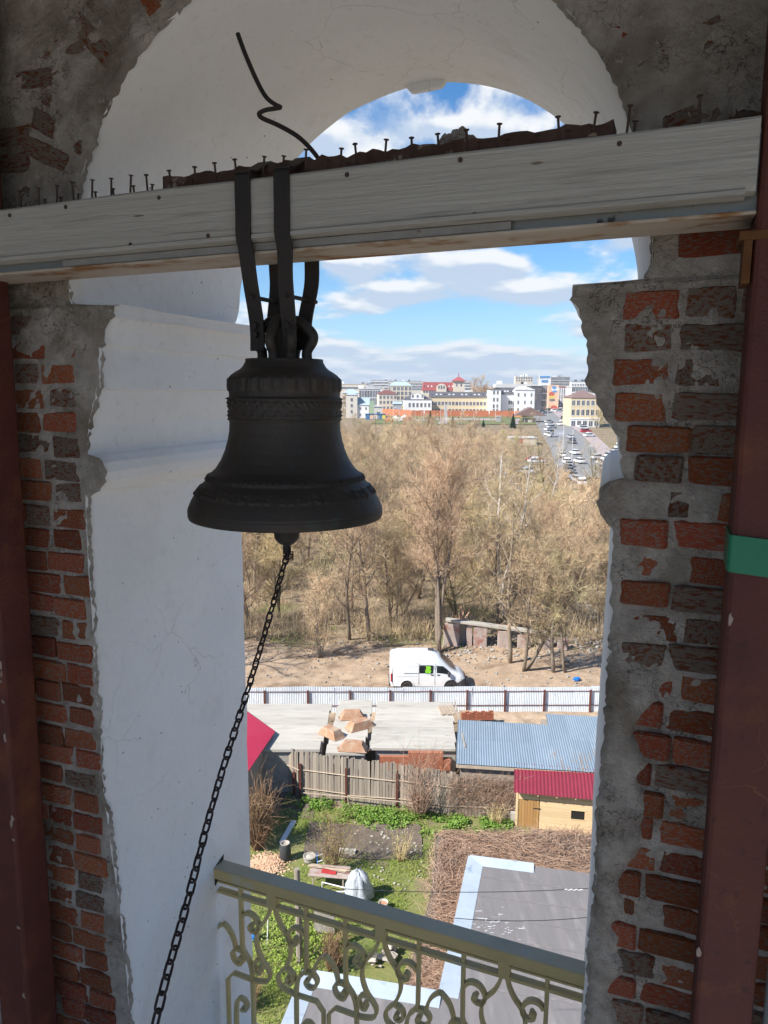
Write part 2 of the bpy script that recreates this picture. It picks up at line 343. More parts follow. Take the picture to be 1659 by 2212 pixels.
def edge_r(z):
    if z <= SP_Z: return float(np.interp(z, PZ, PR))
    h = (z - SP_Z)/AR
    return AC + .92*math.sqrt(max(0, 1-h*h))
wall = thing('bell_tower_wall', 'thick whitewashed arch wall with ragged brick and mortar edge around the opening', 'wall', WP(0, 0, -3.3), ROOT_RZ)
Z0 = 3.3
# -- white reveal and soffit: the outline carried through the wall
out = []; ZF = np.unique(np.round(np.concatenate([np.linspace(-.48, .30, 60), [p for p in PZ if -.48 < p < .30]]), 4))
for z in np.concatenate([np.linspace(-3.3, -.5, 40), ZF]): out.append((edge_l(z), z))
for a in np.linspace(math.pi, 0, 80): out.append((AC + AR*math.cos(a), SP_Z + AR*math.sin(a)))
for z in np.concatenate([ZF[::-1], np.linspace(-.5, -3.3, 40)]): out.append((edge_r(z), z))
out = np.array(out); n = len(out); TT = np.concatenate([[-.004, .004, .012], np.linspace(.03, .99, 26), [1.0]])
vs = np.empty((n, len(TT), 3)); acc = np.concatenate([[0], np.cumsum(np.linalg.norm(np.diff(out, axis=0), axis=1))])
nrm = np.gradient(out, axis=0); nrm = np.stack([nrm[:, 1], -nrm[:, 0]], 1); nrm /= np.linalg.norm(nrm, axis=1, keepdims=True) + 1e-9
for j, t in enumerate(TT):
    # the barrel narrows a little outward; trowelled unevenness; a crumbled front rim
    wob = (fbm(acc*1.6, np.full(n, t*2.2), 5, 4) - .5)*.016 + (fbm(acc*9, np.full(n, t*9), 9, 2) - .5)*.004
    rim = max(0, 1 - max(t, 0)/.03)*(.004 + .010*fbm(acc*9, np.full(n, 2.0), 31, 2) + .010*(fbm(acc*70, np.full(n, 2.0), 37, 3) - .3))
    scale_in = 1 - .035*max(0, t)
    s_ = np.where(out[:, 1] > SP_Z, AC + (out[:, 0]-AC)*scale_in, out[:, 0])
    z_ = np.where(out[:, 1] > SP_Z, SP_Z + (out[:, 1]-SP_Z)*scale_in, out[:, 1])
    blend = np.clip((out[:, 1] - SP_Z + .05)/.10, 0, 1)
    s_ = out[:, 0]*(1-blend) + s_*blend
    bl_ = np.clip((-1.40 - out[:, 1])/.3, 0, 1)*min(1, max(0, t)/.22)*(out[:, 0] < -.5); s_ = s_*(1-bl_) + -1.105*bl_
    s_ = s_ - np.where(out[:, 1] > .286, .045, .085)*max(0, t)*np.clip((out[:, 0] - AC)/.86, 0, 1)
    vs[:, j, 0] = s_ - nrm[:, 0]*(wob*-1 + rim)*-1*-1; vs[:, j, 2] = z_ - nrm[:, 1]*(wob*-1 + rim)*-1*-1 + Z0; vs[:, j, 1] = t
idx = np.arange(n*len(TT)).reshape(n, len(TT))
fs = np.stack([idx[:-1, :-1], idx[:-1, 1:], idx[1:, 1:], idx[1:, :-1]], -1).reshape(-1, 4)
me_ = mesh_np('plaster_reveal', vs.reshape(-1, 3), fs, 'plaster', True); me_.set_sharp_from_angle(angle=math.radians(24)); link('plaster_reveal', me_, wall)
# -- inner face: crumbling mortar in relief, left and right of the opening
def face_sheet(side, seed):
    zr = np.concatenate([np.arange(-3.3, 1.235, .0115), np.array([1.26, 1.4, 1.8, 2.2, 2.53])])
    k = np.concatenate([np.arange(0, .34, .0115), np.arange(.345, .62, .016), np.array([.66, .72, .85, 1.1, 1.6])])
    E = np.array([edge_l(z) if side < 0 else edge_r(z) for z in zr])
    E = np.where(zr > SP_Z + AR, AC, E)
    rag = (fbm(zr*5, zr*0, seed, 2) - .5)*.016 + (fbm(zr*80, zr*0, seed+2, 3) - .5)*.016
    s_ = E[:, None] + side*(k[None, :] + rag[:, None]*np.clip(1 - k/.06, 0, 1)[None, :])
    far = np.clip((k - .62)/(1.6 - .62), 0, 1)[None, :]; s_ = np.where(k[None, :] > .62, (E[:, None] + side*.62)*(1-far) + (-2.99 if side < 0 else 2.49)*far, s_)
    zz = np.repeat(zr[:, None], len(k), 1)
    big = fbm(s_*5+3, zz*5, seed+3, 4); med = fbm(s_*16, zz*16, seed+5, 4); fine = fbm(s_*60, zz*60, seed+8, 3)
    if side < 0: base = np.interp(zz, [-3.3, -2.0, -.6, -.2, .3, 2.4], [.005, .003, .002, .004, .010, .015])
    else:
        base = np.interp(zz, [-3.3, -1.5, -.7, -.3, .3, .5, 2.4], [.002, .001, .001, .002, .004, .009, .015])
        low = np.clip((-.60 - zz)/.25, 0, 1)*np.clip((.30*fbm(s_*0+1.7, zz*5.5, seed+21, 3) - .03 - (s_ - E[:, None]))/.02, 0, 1); base = base + low*.026
    h = base + (big-.5)*.020 + (med-.5)*.014 + (fine-.5)*.009
    # raked joints
    lip = np.clip(1 - k/.030, 0, 1)[None, :]
    h = h*(1-lip) + lip*(.004 + (med-.5)*.034 + (fine-.5)*.022)
    h = h - np.clip(1 - k/.006, 0, 1)[None, :]*.006
    v = np.stack([s_, -h, zz + Z0], -1); ix = np.arange(v.shape[0]*v.shape[1]).reshape(v.shape[:2])
    f = np.stack([ix[:-1, :-1], ix[:-1, 1:], ix[1:, 1:], ix[1:, :-1]], -1).reshape(-1, 4)
    if side < 0: f = f[:, ::-1]
    link('mortar_face', mesh_np('mortar_face', v.reshape(-1, 3), f, 'mortar', True), wall)
face_sheet(-1, 11); face_sheet(1, 47)
g = G(); g.box((-.2, .999, 1.0), (.001, .001, .001))
for a, b in (((-3.4, .99, -2), (-1.135, 1.0, 6)), ((.60, .99, -2), (2.9, 1.0, 3.5)), ((.715, .99, 3.5), (2.9, 1.0, 6)), ((-1.135, .99, 4.56), (.715, 1.0, 6)), ((-3.4, .02, -.12), (2.9, 1.0, 0))): g.bx(a, b)
g.obj('outer_skin', 'plaster', wall)
# -- bricks, one by one
bv = []
for i in range(6):
    r = random.Random(i+3); q = G(); q.box((0, 0, 0), (1, 1, 1))
    q.v = [(x+r.uniform(-.035, .035), y, z+r.uniform(-.07, .07)) for x, y, z in q.v]
    import bmesh
    bm = bmesh.new(); me = q.mesh('brick', 'old_brick'); bm.from_mesh(me)
    bmesh.ops.bevel(bm, geom=[e for e in bm.edges], offset=.07, segments=1, affect='EDGES'); bm.to_mesh(me); bm.free(); bv.append(me)
bv2 = []
for me in bv: m2 = me.copy(); m2.materials[0] = MATS['smeared_brick']; bv2.append(m2)
def brick(s, z, w, h, proud, rot=0.0, smear=.2):
    o = link('brick', RNG.choice(bv2 if RNG.random() < smear else bv), wall, (s, .052 - proud, z + Z0)); o.scale = (w, .104, h); o.rotation_euler = (RNG.uniform(-.03, .03), rot, RNG.uniform(-.03, .03))
row = 0; z = -3.2
while z < .26:
    row += 1; hgt = RNG.uniform(.069, .077)
    for side in (-1, 1):
        e = edge_l(z) if side < 0 else edge_r(z)
        e = min(e, -1.10) if side < 0 else max(e, .62)
        k = RNG.uniform(.012, .040); lim = .50 if side < 0 else .48; j = 0
        while k < lim:
            w = (.25, .12)[(row + j) % 2] * RNG.uniform(.92, 1.05)
            if j == 0 and row % 2 == 0: w *= .6
            pr = RNG.uniform(.006, .014) if side < 0 else RNG.uniform(.004, .016)
            if side > 0 and row % 2 == 0 and RNG.random() < .5: pr -= .006
            brick(e + side*(k + w/2), z + RNG.uniform(-.004, .004), w, hgt, pr, RNG.uniform(-.02, .02), (.05 if z < -.5 else .40) if side < 0 else (.28 if z < -.7 else .42 if z < -.2 else .68)); k += w + RNG.uniform(.006, .012); j += 1
    z += .0835
for i in range(44):
    a = math.radians(2 + i*4.05); r = 1.085 + RNG.uniform(-.02, .02)
    if r*math.sin(a) + SP_Z > 1.30: continue
    brick(AC + r*math.cos(a), SP_Z + .01 + r*math.sin(a), RNG.uniform(.20, .26), .066, RNG.uniform(.002, .018), -a, .6)
for i in range(26):
    sd = -1 if i % 2 else 1; z = .42 + (i//2)*.0835; e = edge_l(min(z, 1.2)) if sd < 0 else edge_r(min(z, 1.2))
    brick(e + sd*RNG.uniform(.34, .42), z, .25, .066, RNG.uniform(.004, .018), 0, .6)
g = G()                                          # loose plaster hanging from the outer rim of the vault
g.prism([(-.20, .0), (-.19, -.010), (-.17, -.030), (-.11, -.028), (-.05, -.024), (-.035, -.012), (-.03, .0), (-.03, .05), (-.20, .05)], .03, (-.10, .968, SP_Z + .886 + Z0))
g.obj('plaster_lump', 'plaster', wall, bevel=.006)
# -- the rest of the belfry chamber, behind and beside the camera; unseen, openings and tones shaped for the light
def shell(name, label, a, b, opening=None):
    t = thing(name, label, 'wall', WP(0, 0, -3.3), ROOT_RZ); g = G(); ax = 0 if abs(b[0]-a[0]) > abs(b[1]-a[1]) else 1
    if opening is None: g.bx(a, b)
    else:
        o0, o1, top = opening; A = list(a); B = list(b)
        B2 = list(b); B2[ax] = o0; g.bx(A, B2); A2 = list(a); A2[ax] = o1; g.bx(A2, B)
        A3 = list(a); B3 = list(b); A3[ax] = o0; B3[ax] = o1; A3[2] = top; g.bx(A3, B3)
    g.obj('masonry', 'whitewash', t)
shell('belfry_rear_wall', 'whitewashed rear wall of the bell chamber, unseen, its tall opening sized for light', (-3.4, -5.3, -.02), (2.9, -4.8, 5.8), (-2.7, 2.2, 5.35))
shell('belfry_side_wall', 'whitewashed side wall of the bell chamber on the left, unseen, made blind to block sun', (-3.4, -4.79, -.02), (-2.9, -.03, 5.8))  # no arch on this side, so the sun stays off the inner face
shell('belfry_side_wall', 'whitewashed side wall of the bell chamber on the right, unseen, its opening sized for light', (2.4, -4.79, -.02), (2.9, -.03, 5.8), (-4.4, -.7, 5.2))
g = G(); g.bx((-3.4, -5.3, -.30), (2.9, .015, -.02)); tag(g.obj('belfry_floor', 'bounce_floor', loc=WP(0, 0, -3.3), rz=ROOT_RZ), kind='structure')
g = G(); g.bx((-3.4, -5.3, 5.81), (2.9, 1.0, 6.1)); tag(g.obj('belfry_ceiling', 'old_timber', loc=WP(0, 0, -3.3), rz=ROOT_RZ), kind='structure')

# ------------------------------------------------------------------ steel columns
def column(s0, s1, label, tab):
    t = thing('steel_column', label, 'column', WP((s0+s1)/2, -.15, -3.3), ROOT_RZ, 'painted steel columns'); w = s1 - s0
    g = G(); g.prism(rpoly(w, .14, .012, 2), 5.78, (0, 0, 0), (1, 0, 0), (0, 1, 0), (0, 0, 1)); post = g.obj('post', 'maroon_paint', t)
    g = G(); r = random.Random(3 if tab else 5); sd = 1 if s0 < 0 else -1
    for i in range(34):
        z = r.choice([r.uniform(.6, 3.0), r.uniform(1.4, 2.9)]); L = r.uniform(.012, .05); x = sd*(w/2 - r.uniform(.0, .016))
        if r.random() > (.42 if sd > 0 else .08): continue
        p = [(r.uniform(-.004, .004) + .005*math.cos(a), L*.5*math.sin(a)*r.uniform(.6, 1)) for a in np.linspace(0, 2*math.pi, 8)[:-1]]
        g.prism(p, .0016, (x, -.0712, z))
    if g.v: g.obj('paint_flake', 'paint_flake', post)
    if tab:
        g = G(); g.bx((-w/2-.020, -.066, 3.54), (-w/2-.003, .03, 3.63)); g.bx((-w/2-.03, -.073, 3.63), (w/2+.004, .06, 3.648)); g.obj('bracket', 'rust', t)
    return t
column(-1.465, -1.320, 'maroon steel column with flaking paint at the left of the arch', False)
column(.932, 1.065, 'maroon steel column wrapped with green tape at the right of the arch', True)
g = G()
for k in range(2): g.prism(rpoly(.146, .153, .012, 3), .086, (0, 0, 0), (1, 0, 0), (0, 1, 0), (0, 0, 1))
g = G(); P_ = rpoly(.143, .150, .012, 3); sec = []
for zz, dx in ((-.043, .0), (0, .0008), (.043, 0)): sec.append([(x*(1+dx), y*(1+dx), zz - .075*x*.9) for x, y in P_])
g.loft(sec); tag(g.obj('tape_band', 'green_tape', loc=WP(.9985, -.15, -.362), rz=ROOT_RZ), 'band of glossy green tape around the right steel column', 'tape')
g = G(); g.lathe([(.03, 0), (.03, 4.4)], 16, cap=True)
tag(g.obj('edge_tube', 'grey_steel', loc=WP(1.125, -.16, -3.3)), 'grey upright tube beside the right maroon column', 'pipe')  # grey tube filling the paler strip right of the column

# ------------------------------------------------------------------ the beam
beam = thing('bell_beam', 'white painted timber and steel beam studded with upright nails across the arch', 'beam', WP(-.2, -.1, .37), ROOT_RZ)
def B(s, t, z): return (s + .2, t + .1, z - .37)          # wall frame -> beam frame
X0, X1 = -2.3, .926
def strip(a, b, name, m, bev=0.0):
    g = G(); g.bx(B(*a), B(*b)); return g.obj(name, m, beam, bevel=bev)
# painted front board, slightly rising to the right, warped along its length
g = G(); secs = []
for s in np.linspace(X0, X1, 40):
    tp = .547 + (s + 1.2)*.0135 + .0015*math.sin(s*7); bt = .397 + (s+1.2)*.013; w = .0015*math.sin(s*5+1)
    secs.append([B(s, -.235+w, bt+.012), B(s, -.231+w, bt+.002), B(s, -.195+w, bt), B(s, -.192+w, tp-.002), B(s, -.230+w, tp), B(s, -.235+w, tp-.006)])
g.loft(secs); board = g.obj('front_board', 'board_paint', beam)
g = G(); secs = []                                       # moulded lower lip of the board
for s in np.linspace(X0, X1-.02, 20):
    bt = .392 + (s+1.2)*.013; secs.append([B(s, -.241, bt+.010), B(s, -.241, bt), B(s, -.20, bt-.004), B(s, -.20, bt+.0035), B(s, -.2355, bt+.014)])
g.loft(secs); g.obj('board_lip', 'board_paint', board)
strip((X0, -.19, .372), (X1+.006, -.05, .378), 'lower_flange', 'rusty_flange')
g = G()
for s0, s1 in ((X0, X1+.006),):
    secs = [[B(s, -.212, .3565+(s+1.2)*.013), B(s, -.05, .3565+(s+1.2)*.013), B(s, -.05, .3645+(s+1.2)*.013), B(s, -.212, .3645+(s+1.2)*.013)] for s in np.linspace(s0, s1, 12)]
    g.loft(secs)
bpy.data.objects.remove(beam.children[-1])
g.obj('lower_flange', 'rusty_flange', beam, bevel=.002)
g = G(); g.loft([[B(s, -.188, .365+(s+1.2)*.013), B(s, -.180, .365+(s+1.2)*.013), B(s, -.180, .537+(s+1.2)*.013), B(s, -.188, .537+(s+1.2)*.013)] for s in np.linspace(X0, X1+.006, 12)]); g.obj('steel_web', 'grey_steel', beam)
g = G(); g.loft([[B(s, -.208, .366+(s+1.2)*.013), B(s, -.189, .366+(s+1.2)*.013), B(s, -.189, .386+(s+1.2)*.013), B(s, -.208, .387+(s+1.2)*.013)] for s in np.linspace(-.97, .40, 12)]); g.obj('filler_batten', 'board_grey', beam, bevel=.002)
g = G(); g.loft([[B(s, -.07, .366+(s+1.2)*.013), B(s, -.03, .366+(s+1.2)*.013), B(s, -.03, .56+(s+1.2)*.013), B(s, -.07, .56+(s+1.2)*.013)] for s in np.linspace(X0, X1, 8)]); g.obj('rear_board', 'board_paint', beam)
g = G(); secs = []
for i, s in enumerate(np.linspace(-.64, .62, 70)):       # rotten packing timber and rust scale on top
    r = .003*math.sin(i*2.3) + .004*math.sin(i*.9+1); tp = .612 + (s+.64)*.0115 + r
    secs.append([B(s, -.150, .54), B(s, -.06, .54), B(s, -.06, tp), B(s, -.148, tp+.002*math.sin(i*4.1))])
g.loft(secs); g.obj('packing_timber', 'dark_rust', beam, bevel=.002)
g = G(); g.loft([[B(s, -.190, .538+(s+1.2)*.013), B(s, -.075, .538+(s+1.2)*.013), B(s, -.075, .544+(s+1.2)*.013), B(s, -.190, .544+(s+1.2)*.013)] for s in np.linspace(X0, X1, 8)]); g.obj('upper_flange', 'dark_rust', beam)
# upright nails: (x, y of the head) on the survey, tall or short
nails = [(44,412),(81,406),(120,400),(96,430),(131,426),(158,393),(167,419),(196,388),(207,414),(238,385),(246,407),(279,378),(290,401),(318,376),(327,398),(371,367),(372,393),(421,359),(415,387),(468,351),(513,343),(566,338),(610,337),(659,322),(735,320),(773,308),(830,301),(891,296),(951,288),(1012,279),(1038,307),(1077,267),(1096,301),(1163,291),(1212,250),(1230,282),(1280,242),(1297,271),(1356,227),(1370,262),(1439,252),(1515,205),(605,352),(752,352),(705,345),(860,325)]
nm = G(); nm.lathe([(.0001, 0), (.0031, .003), (.0031, .955), (.0072, .968), (.0070, .998), (.0001, 1.0)], 7); NM = nm.mesh('nail', 'nail_iron')
for i, q in enumerate(nails):
    tt = -.205 + RNG.uniform(-.006, .006); s, z = on_wall(q, tt); base = .543 + (s+1.2)*.0135
    o = link('nail', NM, beam, B(s, tt, base-.004)); o.scale = (1, 1, max(.014, z - base + .004)); o.rotation_euler = (RNG.uniform(-.05, .05), RNG.uniform(-.13, .13), 0)
bm_ = G(); bm_.lathe([(.0001, 0), (.0062, .0), (.0062, .0012), (.004, .0022), (.0001, .0024)], 9); BM = bm_.mesh('bolt_head', 'nail_iron')
for q in [(343,427),(449,509),(281,528),(702,496),(749,377),(1024,464),(141,447),(994,345),(1338,310),(20,465)]:
    s, z = on_wall(q, -.237); o = link('bolt_head', BM, board, B(s, -.2352, z)); o.rotation_euler = (math.pi/2, 0, 0)
g = G(); r = random.Random(2)                              # knots and gouges in the board
for q, w in [((1160,352),.016),((1280,520*.56),.012),((1420,435),.02),((300,466),.02),((600,470),.008),((1380,372),.014),((905,500),.006)]:
    s, z = on_wall(q, -.236); g.prism([(w*math.cos(a)*r.uniform(.7, 1.1), .0035*math.sin(a)*r.uniform(.6, 1.2)) for a in np.linspace(0, 2*math.pi, 11)[:-1]], .002, B(s, -.2362, z))
g.obj('knot', 'old_timber', board)
# bent iron rod rising from the beam
wp = [(1027,145),(1060,235),(1110,350),(1150,420),(1190,452),(1212,463),(1195,468),(1150,475),(1122,488),(1121,500),(1140,514),(1200,540),(1280,585),(1340,640),(1385,700),(1405,745)]
o0 = WP(-.12, -.14, .57)
pts = [WP(*(lambda sz: (sz[0], -.14, sz[1]))(on_wall((x/2, y/2), -.14))) - o0 for x, y in wp] 
g = G(); g.tube(smooth_path(pts, 4), .0062, 8); tag(g.obj('bent_rod', 'black_iron', loc=o0, smooth=True), 'bent black iron rod sticking up from behind the beam', 'rod')
g = G(); r = random.Random(5)
for i in range(9):
    q = (915 + i*16, 325 - i*1.5); s, z = on_wall(q, -.13); h = (.012, .03, .022, .045, .055, .058, .04, .02, .012)[i]
    g.lathe([(.0005, -.01), (.026*r.uniform(.7, 1.1), .0), (.022*r.uniform(.7, 1.1), h*.6), (.010, h), (.0005, h+.002)], 7, B(s, -.115 + r.uniform(-.01, .01), .60))
g.v = [(x + r.uniform(-.004, .004), y + r.uniform(-.004, .004), z + r.uniform(-.004, .004)) for x, y, z in g.v]
tag(g.obj('rubble_lump', 'mortar', loc=beam.location, rz=ROOT_RZ), 'lump of broken mortar lying on top of the beam', 'rubble')

# ------------------------------------------------------------------ straps
for sc, tp, lab in ((-.316, -.238, 'left'), (-.199, -.238, 'right')):
    t = thing('bell_strap', 'flat black iron strap looped over the beam, %s one of the pair' % lab, 'strap', WP(sc, -.1, .17), ROOT_RZ, 'iron straps holding the bell')
    tilt = -.018 if lab == 'left' else .012
    def band(path, name):
        g = G(); P = [Vector(p) for p in path]; secs = []
        for i, p in enumerate(P):
            d = (P[min(i+1, len(P)-1)] - P[max(i-1, 0)]).normalized(); nn = Vector((0, -d.z, d.y)); nn = nn.normalized() if nn.length else Vector((0, 1, 0))
            a = Vector((.0225, 0, 0)); secs.append([p - a - nn*.004, p + a - nn*.004, p + a + nn*.004, p - a + nn*.004])
        g.loft(secs); return g.obj(name, 'black_iron', t, bevel=.0015)
    u = -.02 if lab == 'left' else -.035
    band(smooth_path([(u, -.045, -.055), (u+.002, -.05, .02), (u*.5, -.095, .13), (.002, -.132, .20), (0, -.1425, .24), (0, -.1425, .30), (0, -.1425, .378), (0, -.139, .399), (0, -.12, .409)], 4), 'front_band')
    band([(0, -.14, .405), (0, -.10, .414), (0, -.02, .458), (0, .04, .456)], 'top_band')
    band(smooth_path([(u+.01, .030, -.05), (u+.01, .034, .03), (u*.3, .048, .13), (-.01, .052, .20), (-.01, .053, .30), (-.01, .053, .43), (-.01, .04, .452)], 4), 'rear_band')
    g = G(); g.tube([(u*.6, -.09, .09), (u*.6+.01, .08, .09)], .006, 8); g.obj('bolt', 'black_iron', t)
    g = G()
    for zz in (.0, .012): g.tube([(u, -.064, zz*2-.01), (u, -.035, zz*2-.01)], .0095, 6)
    g.obj('bolt', 'black_iron', t)

# ------------------------------------------------------------------ the bell
BAX = WP(-.274, -.1, -.368)
bell = thing('church_bell', 'dark bronze church bell with ornament bands hanging under the beam', 'bell', BAX, 0)
kz = 4.506e-4
prof = [(250,750),(256,762),(268,785),(285,803),(312,820),(338,840),(354,858),(361,872),(364,950),(357,962),(356,996),(362,1000),(362,1165),(358,1170),(357,1180),(360,1240),(372,1310),(392,1385),(418,1450),(452,1510),(487,1545),(497,1556),(503,1570),(516,1592),(545,1625),(560,1648),(575,1668),(590,1695),(613,1740),(630,1782),(636,1800),(632,1806),(637,1812),(636,1850),(630,1868),(618,1872),(585,1850),(540,1780),(470,1660),(400,1500),(345,1300),(335,1000),(300,880),(180,830),(2,815)]
dense = []
for (r0, y0), (r1, y1) in zip(prof[:-1], prof[1:]):
    k = max(1, int(math.hypot(r1-r0, y1-y0)/9)) if y0 < 1875 and r1 > 240 and len(dense) < 300 else 1
    for i in range(k): dense.append((r0+(r1-r0)*i/k, y0+(y1-y0)*i/k))
dense.append(prof[-1]); NA = 300; vs = []
outer_n = next(i for i, (r, y) in enumerate(dense) if r > 625 and y > 1866)
rl = random.Random(9); letters = []
while len(letters) < NA:
    w = rl.choice([2, 2, 3, 4]); letters += [1]*w + [0]*rl.choice([1, 2, 2])
    if rl.random() < .14: letters += [0]*4
for i, (r, y) in enumerate(dense):
    z = (1872 - y)*4.03e-4
    for j in range(NA):
        a = 2*math.pi*j/NA; d = 0.0
        if i < outer_n:
            if 864 < y < 952:                                   # hanging petals
                ph = (a*26/(2*math.pi)) % 1; d = .0075*max(0, math.sin(math.pi*ph))*(1 if y < 925 else max(0, 1-(y-925)/27*abs(ph-.5)*2)) - .002*(abs(ph-.5) < .08)
            elif 1002 < y < 1162:                               # foliage band
                v = (y-1002)/160; d = .0060*max(0, math.sin(a*30 + 3.4*math.sin(v*9))*math.sin(v*13 + 1.5*math.sin(a*30))) + .0035*(v < .07 or v > .93)
            elif 1545 < y < 1592: d = .0070*abs(math.sin(a*42 + (y-1545)*.07))    # rope of rings
            elif 1625 < y < 1692: d = .0065*letters[j]*(.6 + .4*math.sin(y*.5 + j*1.7))   # raised lettering
            d -= .004*(864 < y < 952)
        rr = r*kz + d; vs.append((rr*math.cos(a), rr*math.sin(a), z))
nr = len(dense); ix = np.arange(nr*NA).reshape(nr, NA); nx = np.roll(ix, -1, 1)
fs = np.stack([ix[:-1], ix[1:], nx[1:], nx[:-1]], -1).reshape(-1, 4)
link('bell_body', mesh_np('bell_body', vs, fs, 'bell_bronze', True), bell)
g = G(); g.lathe([(.001, .4625), (.112, .4605), (.1127, .4525)], 48); g.obj('head_plate', 'bell_bronze', bell, True)
zt = .4525
g = G(); g.prism(rpoly(.055, .075, .015), .10, (0, 0, zt), (1, 0, 0), (0, 1, 0), (0, 0, 1)); g.tube([(0, 0, zt+.09), (0, 0, zt+.125)], .026, 12); crown = g.obj('crown_post', 'bell_bronze', bell, bevel=.006)
for i, a in enumerate((.0-.36, 1.2, 1.95, 2.78, 4.34, 5.09)):
    c, s = math.cos(a), math.sin(a)
    r0, h = (.088, .095) if i % 3 == 0 else (.078, .085)
    g = G(); g.tube(smooth_path([(.02*c, .02*s, zt+.115), (r0*.55*c, r0*.55*s, zt+.113), (r0*c, r0*s, zt+h*.85), (r0*1.04*c, r0*1.04*s, zt+h*.62), (r0*.83*c, r0*.83*s, zt+h*.3), (r0*.86*c, r0*.86*s, zt-.008)], 5), .0150, 9); g.obj('canon_loop', 'bell_bronze', crown, True)
g = G(); g.tube([(0, 0, .40), (0, 0, .02), (.002, 0, -.04)], .011, 8); g.lathe([(.011, -.088), (.024, -.082), (.037, -.066), (.040, -.048), (.035, -.028), (.02, -.008), (.011, .002)], 18)
g.lathe([(.001, -.116), (.012, -.114), (.013, -.096), (.011, -.088)], 12)
g.obj('clapper', 'black_iron', bell, True)

# ------------------------------------------------------------------ chain
c0 = Vector((BAX.x + .004, BAX.y - .004, BAX.z - .106)); cw = CAMZ
def chp(u):           # from the clapper down to the lower left, towards the eye
    a = c0; m = at_y((470, 1700), 1.62); e = at_y((335, 2212), 1.20); f = at_y((225, 2760), .98)
    P = [a, a.lerp(m, .5) + Vector((0, 0, -.012)), m, m.lerp(e, .55), e, f]
    L = len(P)-1; i = min(int(u*L), L-1); t = u*L - i
    p0 = P[max(i-1, 0)]; p1 = P[i]; p2 = P[i+1]; p3 = P[min(i+2, L)]
    return .5*((2*p1) + (p2-p0)*t + (2*p0-5*p1+4*p2-p3)*t*t + (3*p1-p0-3*p2+p3)*t**3)
chain = thing('bell_chain', 'rusty iron link chain running from the clapper down to the left', 'chain', chp(1.0))
lk = []; Lh, Rw = .0088, .0078
for i in range(7): a = -math.pi/2 + math.pi*i/6; lk.append((Rw*math.cos(a), 0, -0) if 0 else (Lh + Rw*math.cos(a)*1.0, Rw*math.sin(a), 0))
lk += [(-p[0], -p[1], 0) for p in lk]
g = G(); g.tube(lk, .0027, 6, closed=True); LM = g.mesh('chain_link', 'chain_iron', True)
samples = [chp(i/600) for i in range(601)]; acc_ = [0]
for a, b in zip(samples[:-1], samples[1:]): acc_.append(acc_[-1] + (b-a).length)
pitch = .0265; nl = int(acc_[-1]/pitch)
for i in range(nl):
    d = i*pitch + .01; k = int(np.searchsorted(acc_, d)); k = min(max(k, 1), 599)
    p = samples[k]; tdir = (samples[k+1] - samples[k-1]).normalized()
    o = link('chain_link', LM, chain, p - chain.location); e = tdir.to_track_quat('X', 'Z') @ Matrix.Rotation(math.pi/2*(i % 2) + .55 + RNG.uniform(-.18, .18), 3, 'X').to_quaternion()
    o.rotation_mode = 'QUATERNION'; o.rotation_quaternion = e
g = G(); r = random.Random(8)                       # wire lashing at the clapper
for k in range(6): g.tube([c0 - Vector((0, 0, .012)) + Vector((r.uniform(-.016, .016), r.uniform(-.012, .012), r.uniform(-.022, .022))) for _ in range(5)], .0022, 5)
g.obj('wire_lashing', 'nail_iron', chain); chain.children[-1].location = -chain.location

# ------------------------------------------------------------------ balcony railing
rail = thing('balcony_railing', 'olive painted iron railing with scrollwork across the arch opening', 'railing', WP(-.22, .69, -3.3), ROOT_RZ - .025)
def R_(s, z): return (s + .22, 0.0, z + 3.3)
g = G(); secs = []
for s in (-1.135, .675): secs.append([(s+.22, -.036, 3.3-2.262), (s+.22, .036, 3.3-2.262), (s+.22, .036, 3.3-2.212), (s+.22, -.036, 3.3-2.212)])
g.loft(secs); g.mi = 1; secs = [[(s+.22, -.0365, 3.3-2.2125), (s+.22, .0365, 3.3-2.2125), (s+.22, .0365, 3.3-2.205), (s+.22, -.0365, 3.3-2.205)] for s in (-1.135, .675)]
g.loft(secs); g.obj('handrail', ['rail_olive', 'rail_skylit'], rail, bevel=.004)
def flatbar(x0, x1, z, h, name):
    g = G(); g.bx((x0+.22, -.016, 3.3+z-h/2), (x1+.22, .016, 3.3+z+h/2)); return g.obj(name, 'rail_olive', rail, bevel=.002)
flatbar(-1.13, .67, -2.288, .010, 'upper_bar'); flatbar(-1.13, .67, -2.340, .016, 'lower_bar')
stem = [(.012,0),(.020,-.035),(.041,-.08),(.071,-.119),(.088,-.156),(.091,-.215),(.069,-.281),(.038,-.32),(.022,-.35),(.03,-.389),(.067,-.408),(.118,-.416)]
curlB = [(.068,-.295),(.093,-.304),(.106,-.324),(.104,-.350),(.088,-.366),(.073,-.364),(.067,-.350),(.076,-.340)]
curlbar = [(.164,-.095),(.150,-.078),(.131,-.071),(.110,-.074),(.092,-.088),(.078,-.115),(.078,-.138),(.092,-.156),(.112,-.158),(.127,-.147),(.127,-.132),(.116,-.129)]
bar = [(.173,.055),(.173,-.09),(.172,-.19),(.170,-.262),(.154,-.292),(.134,-.318),(.122,-.36),(.118,-.422),(.117,-.60),(.117,-.96)]
foot = [(.166,-.283),(.19,-.276),(.210,-.282),(.227,-.304),(.222,-.332),(.205,-.350),(.184,-.352),(.169,-.337),(.170,-.321),(.181,-.317)]
ogee = [(.209,-.282),(.214,-.25),(.226,-.215),(.246,-.186),(.2715,-.165)]
lowf = [(.118,-.416),(.223,-.413),(.258,-.455),(.258,-.96)]
lowc = [(.216,-.70),(.214,-.60),(.204,-.552),(.184,-.536),(.160,-.545),(.150,-.57),(.158,-.592),(.176,-.590)]
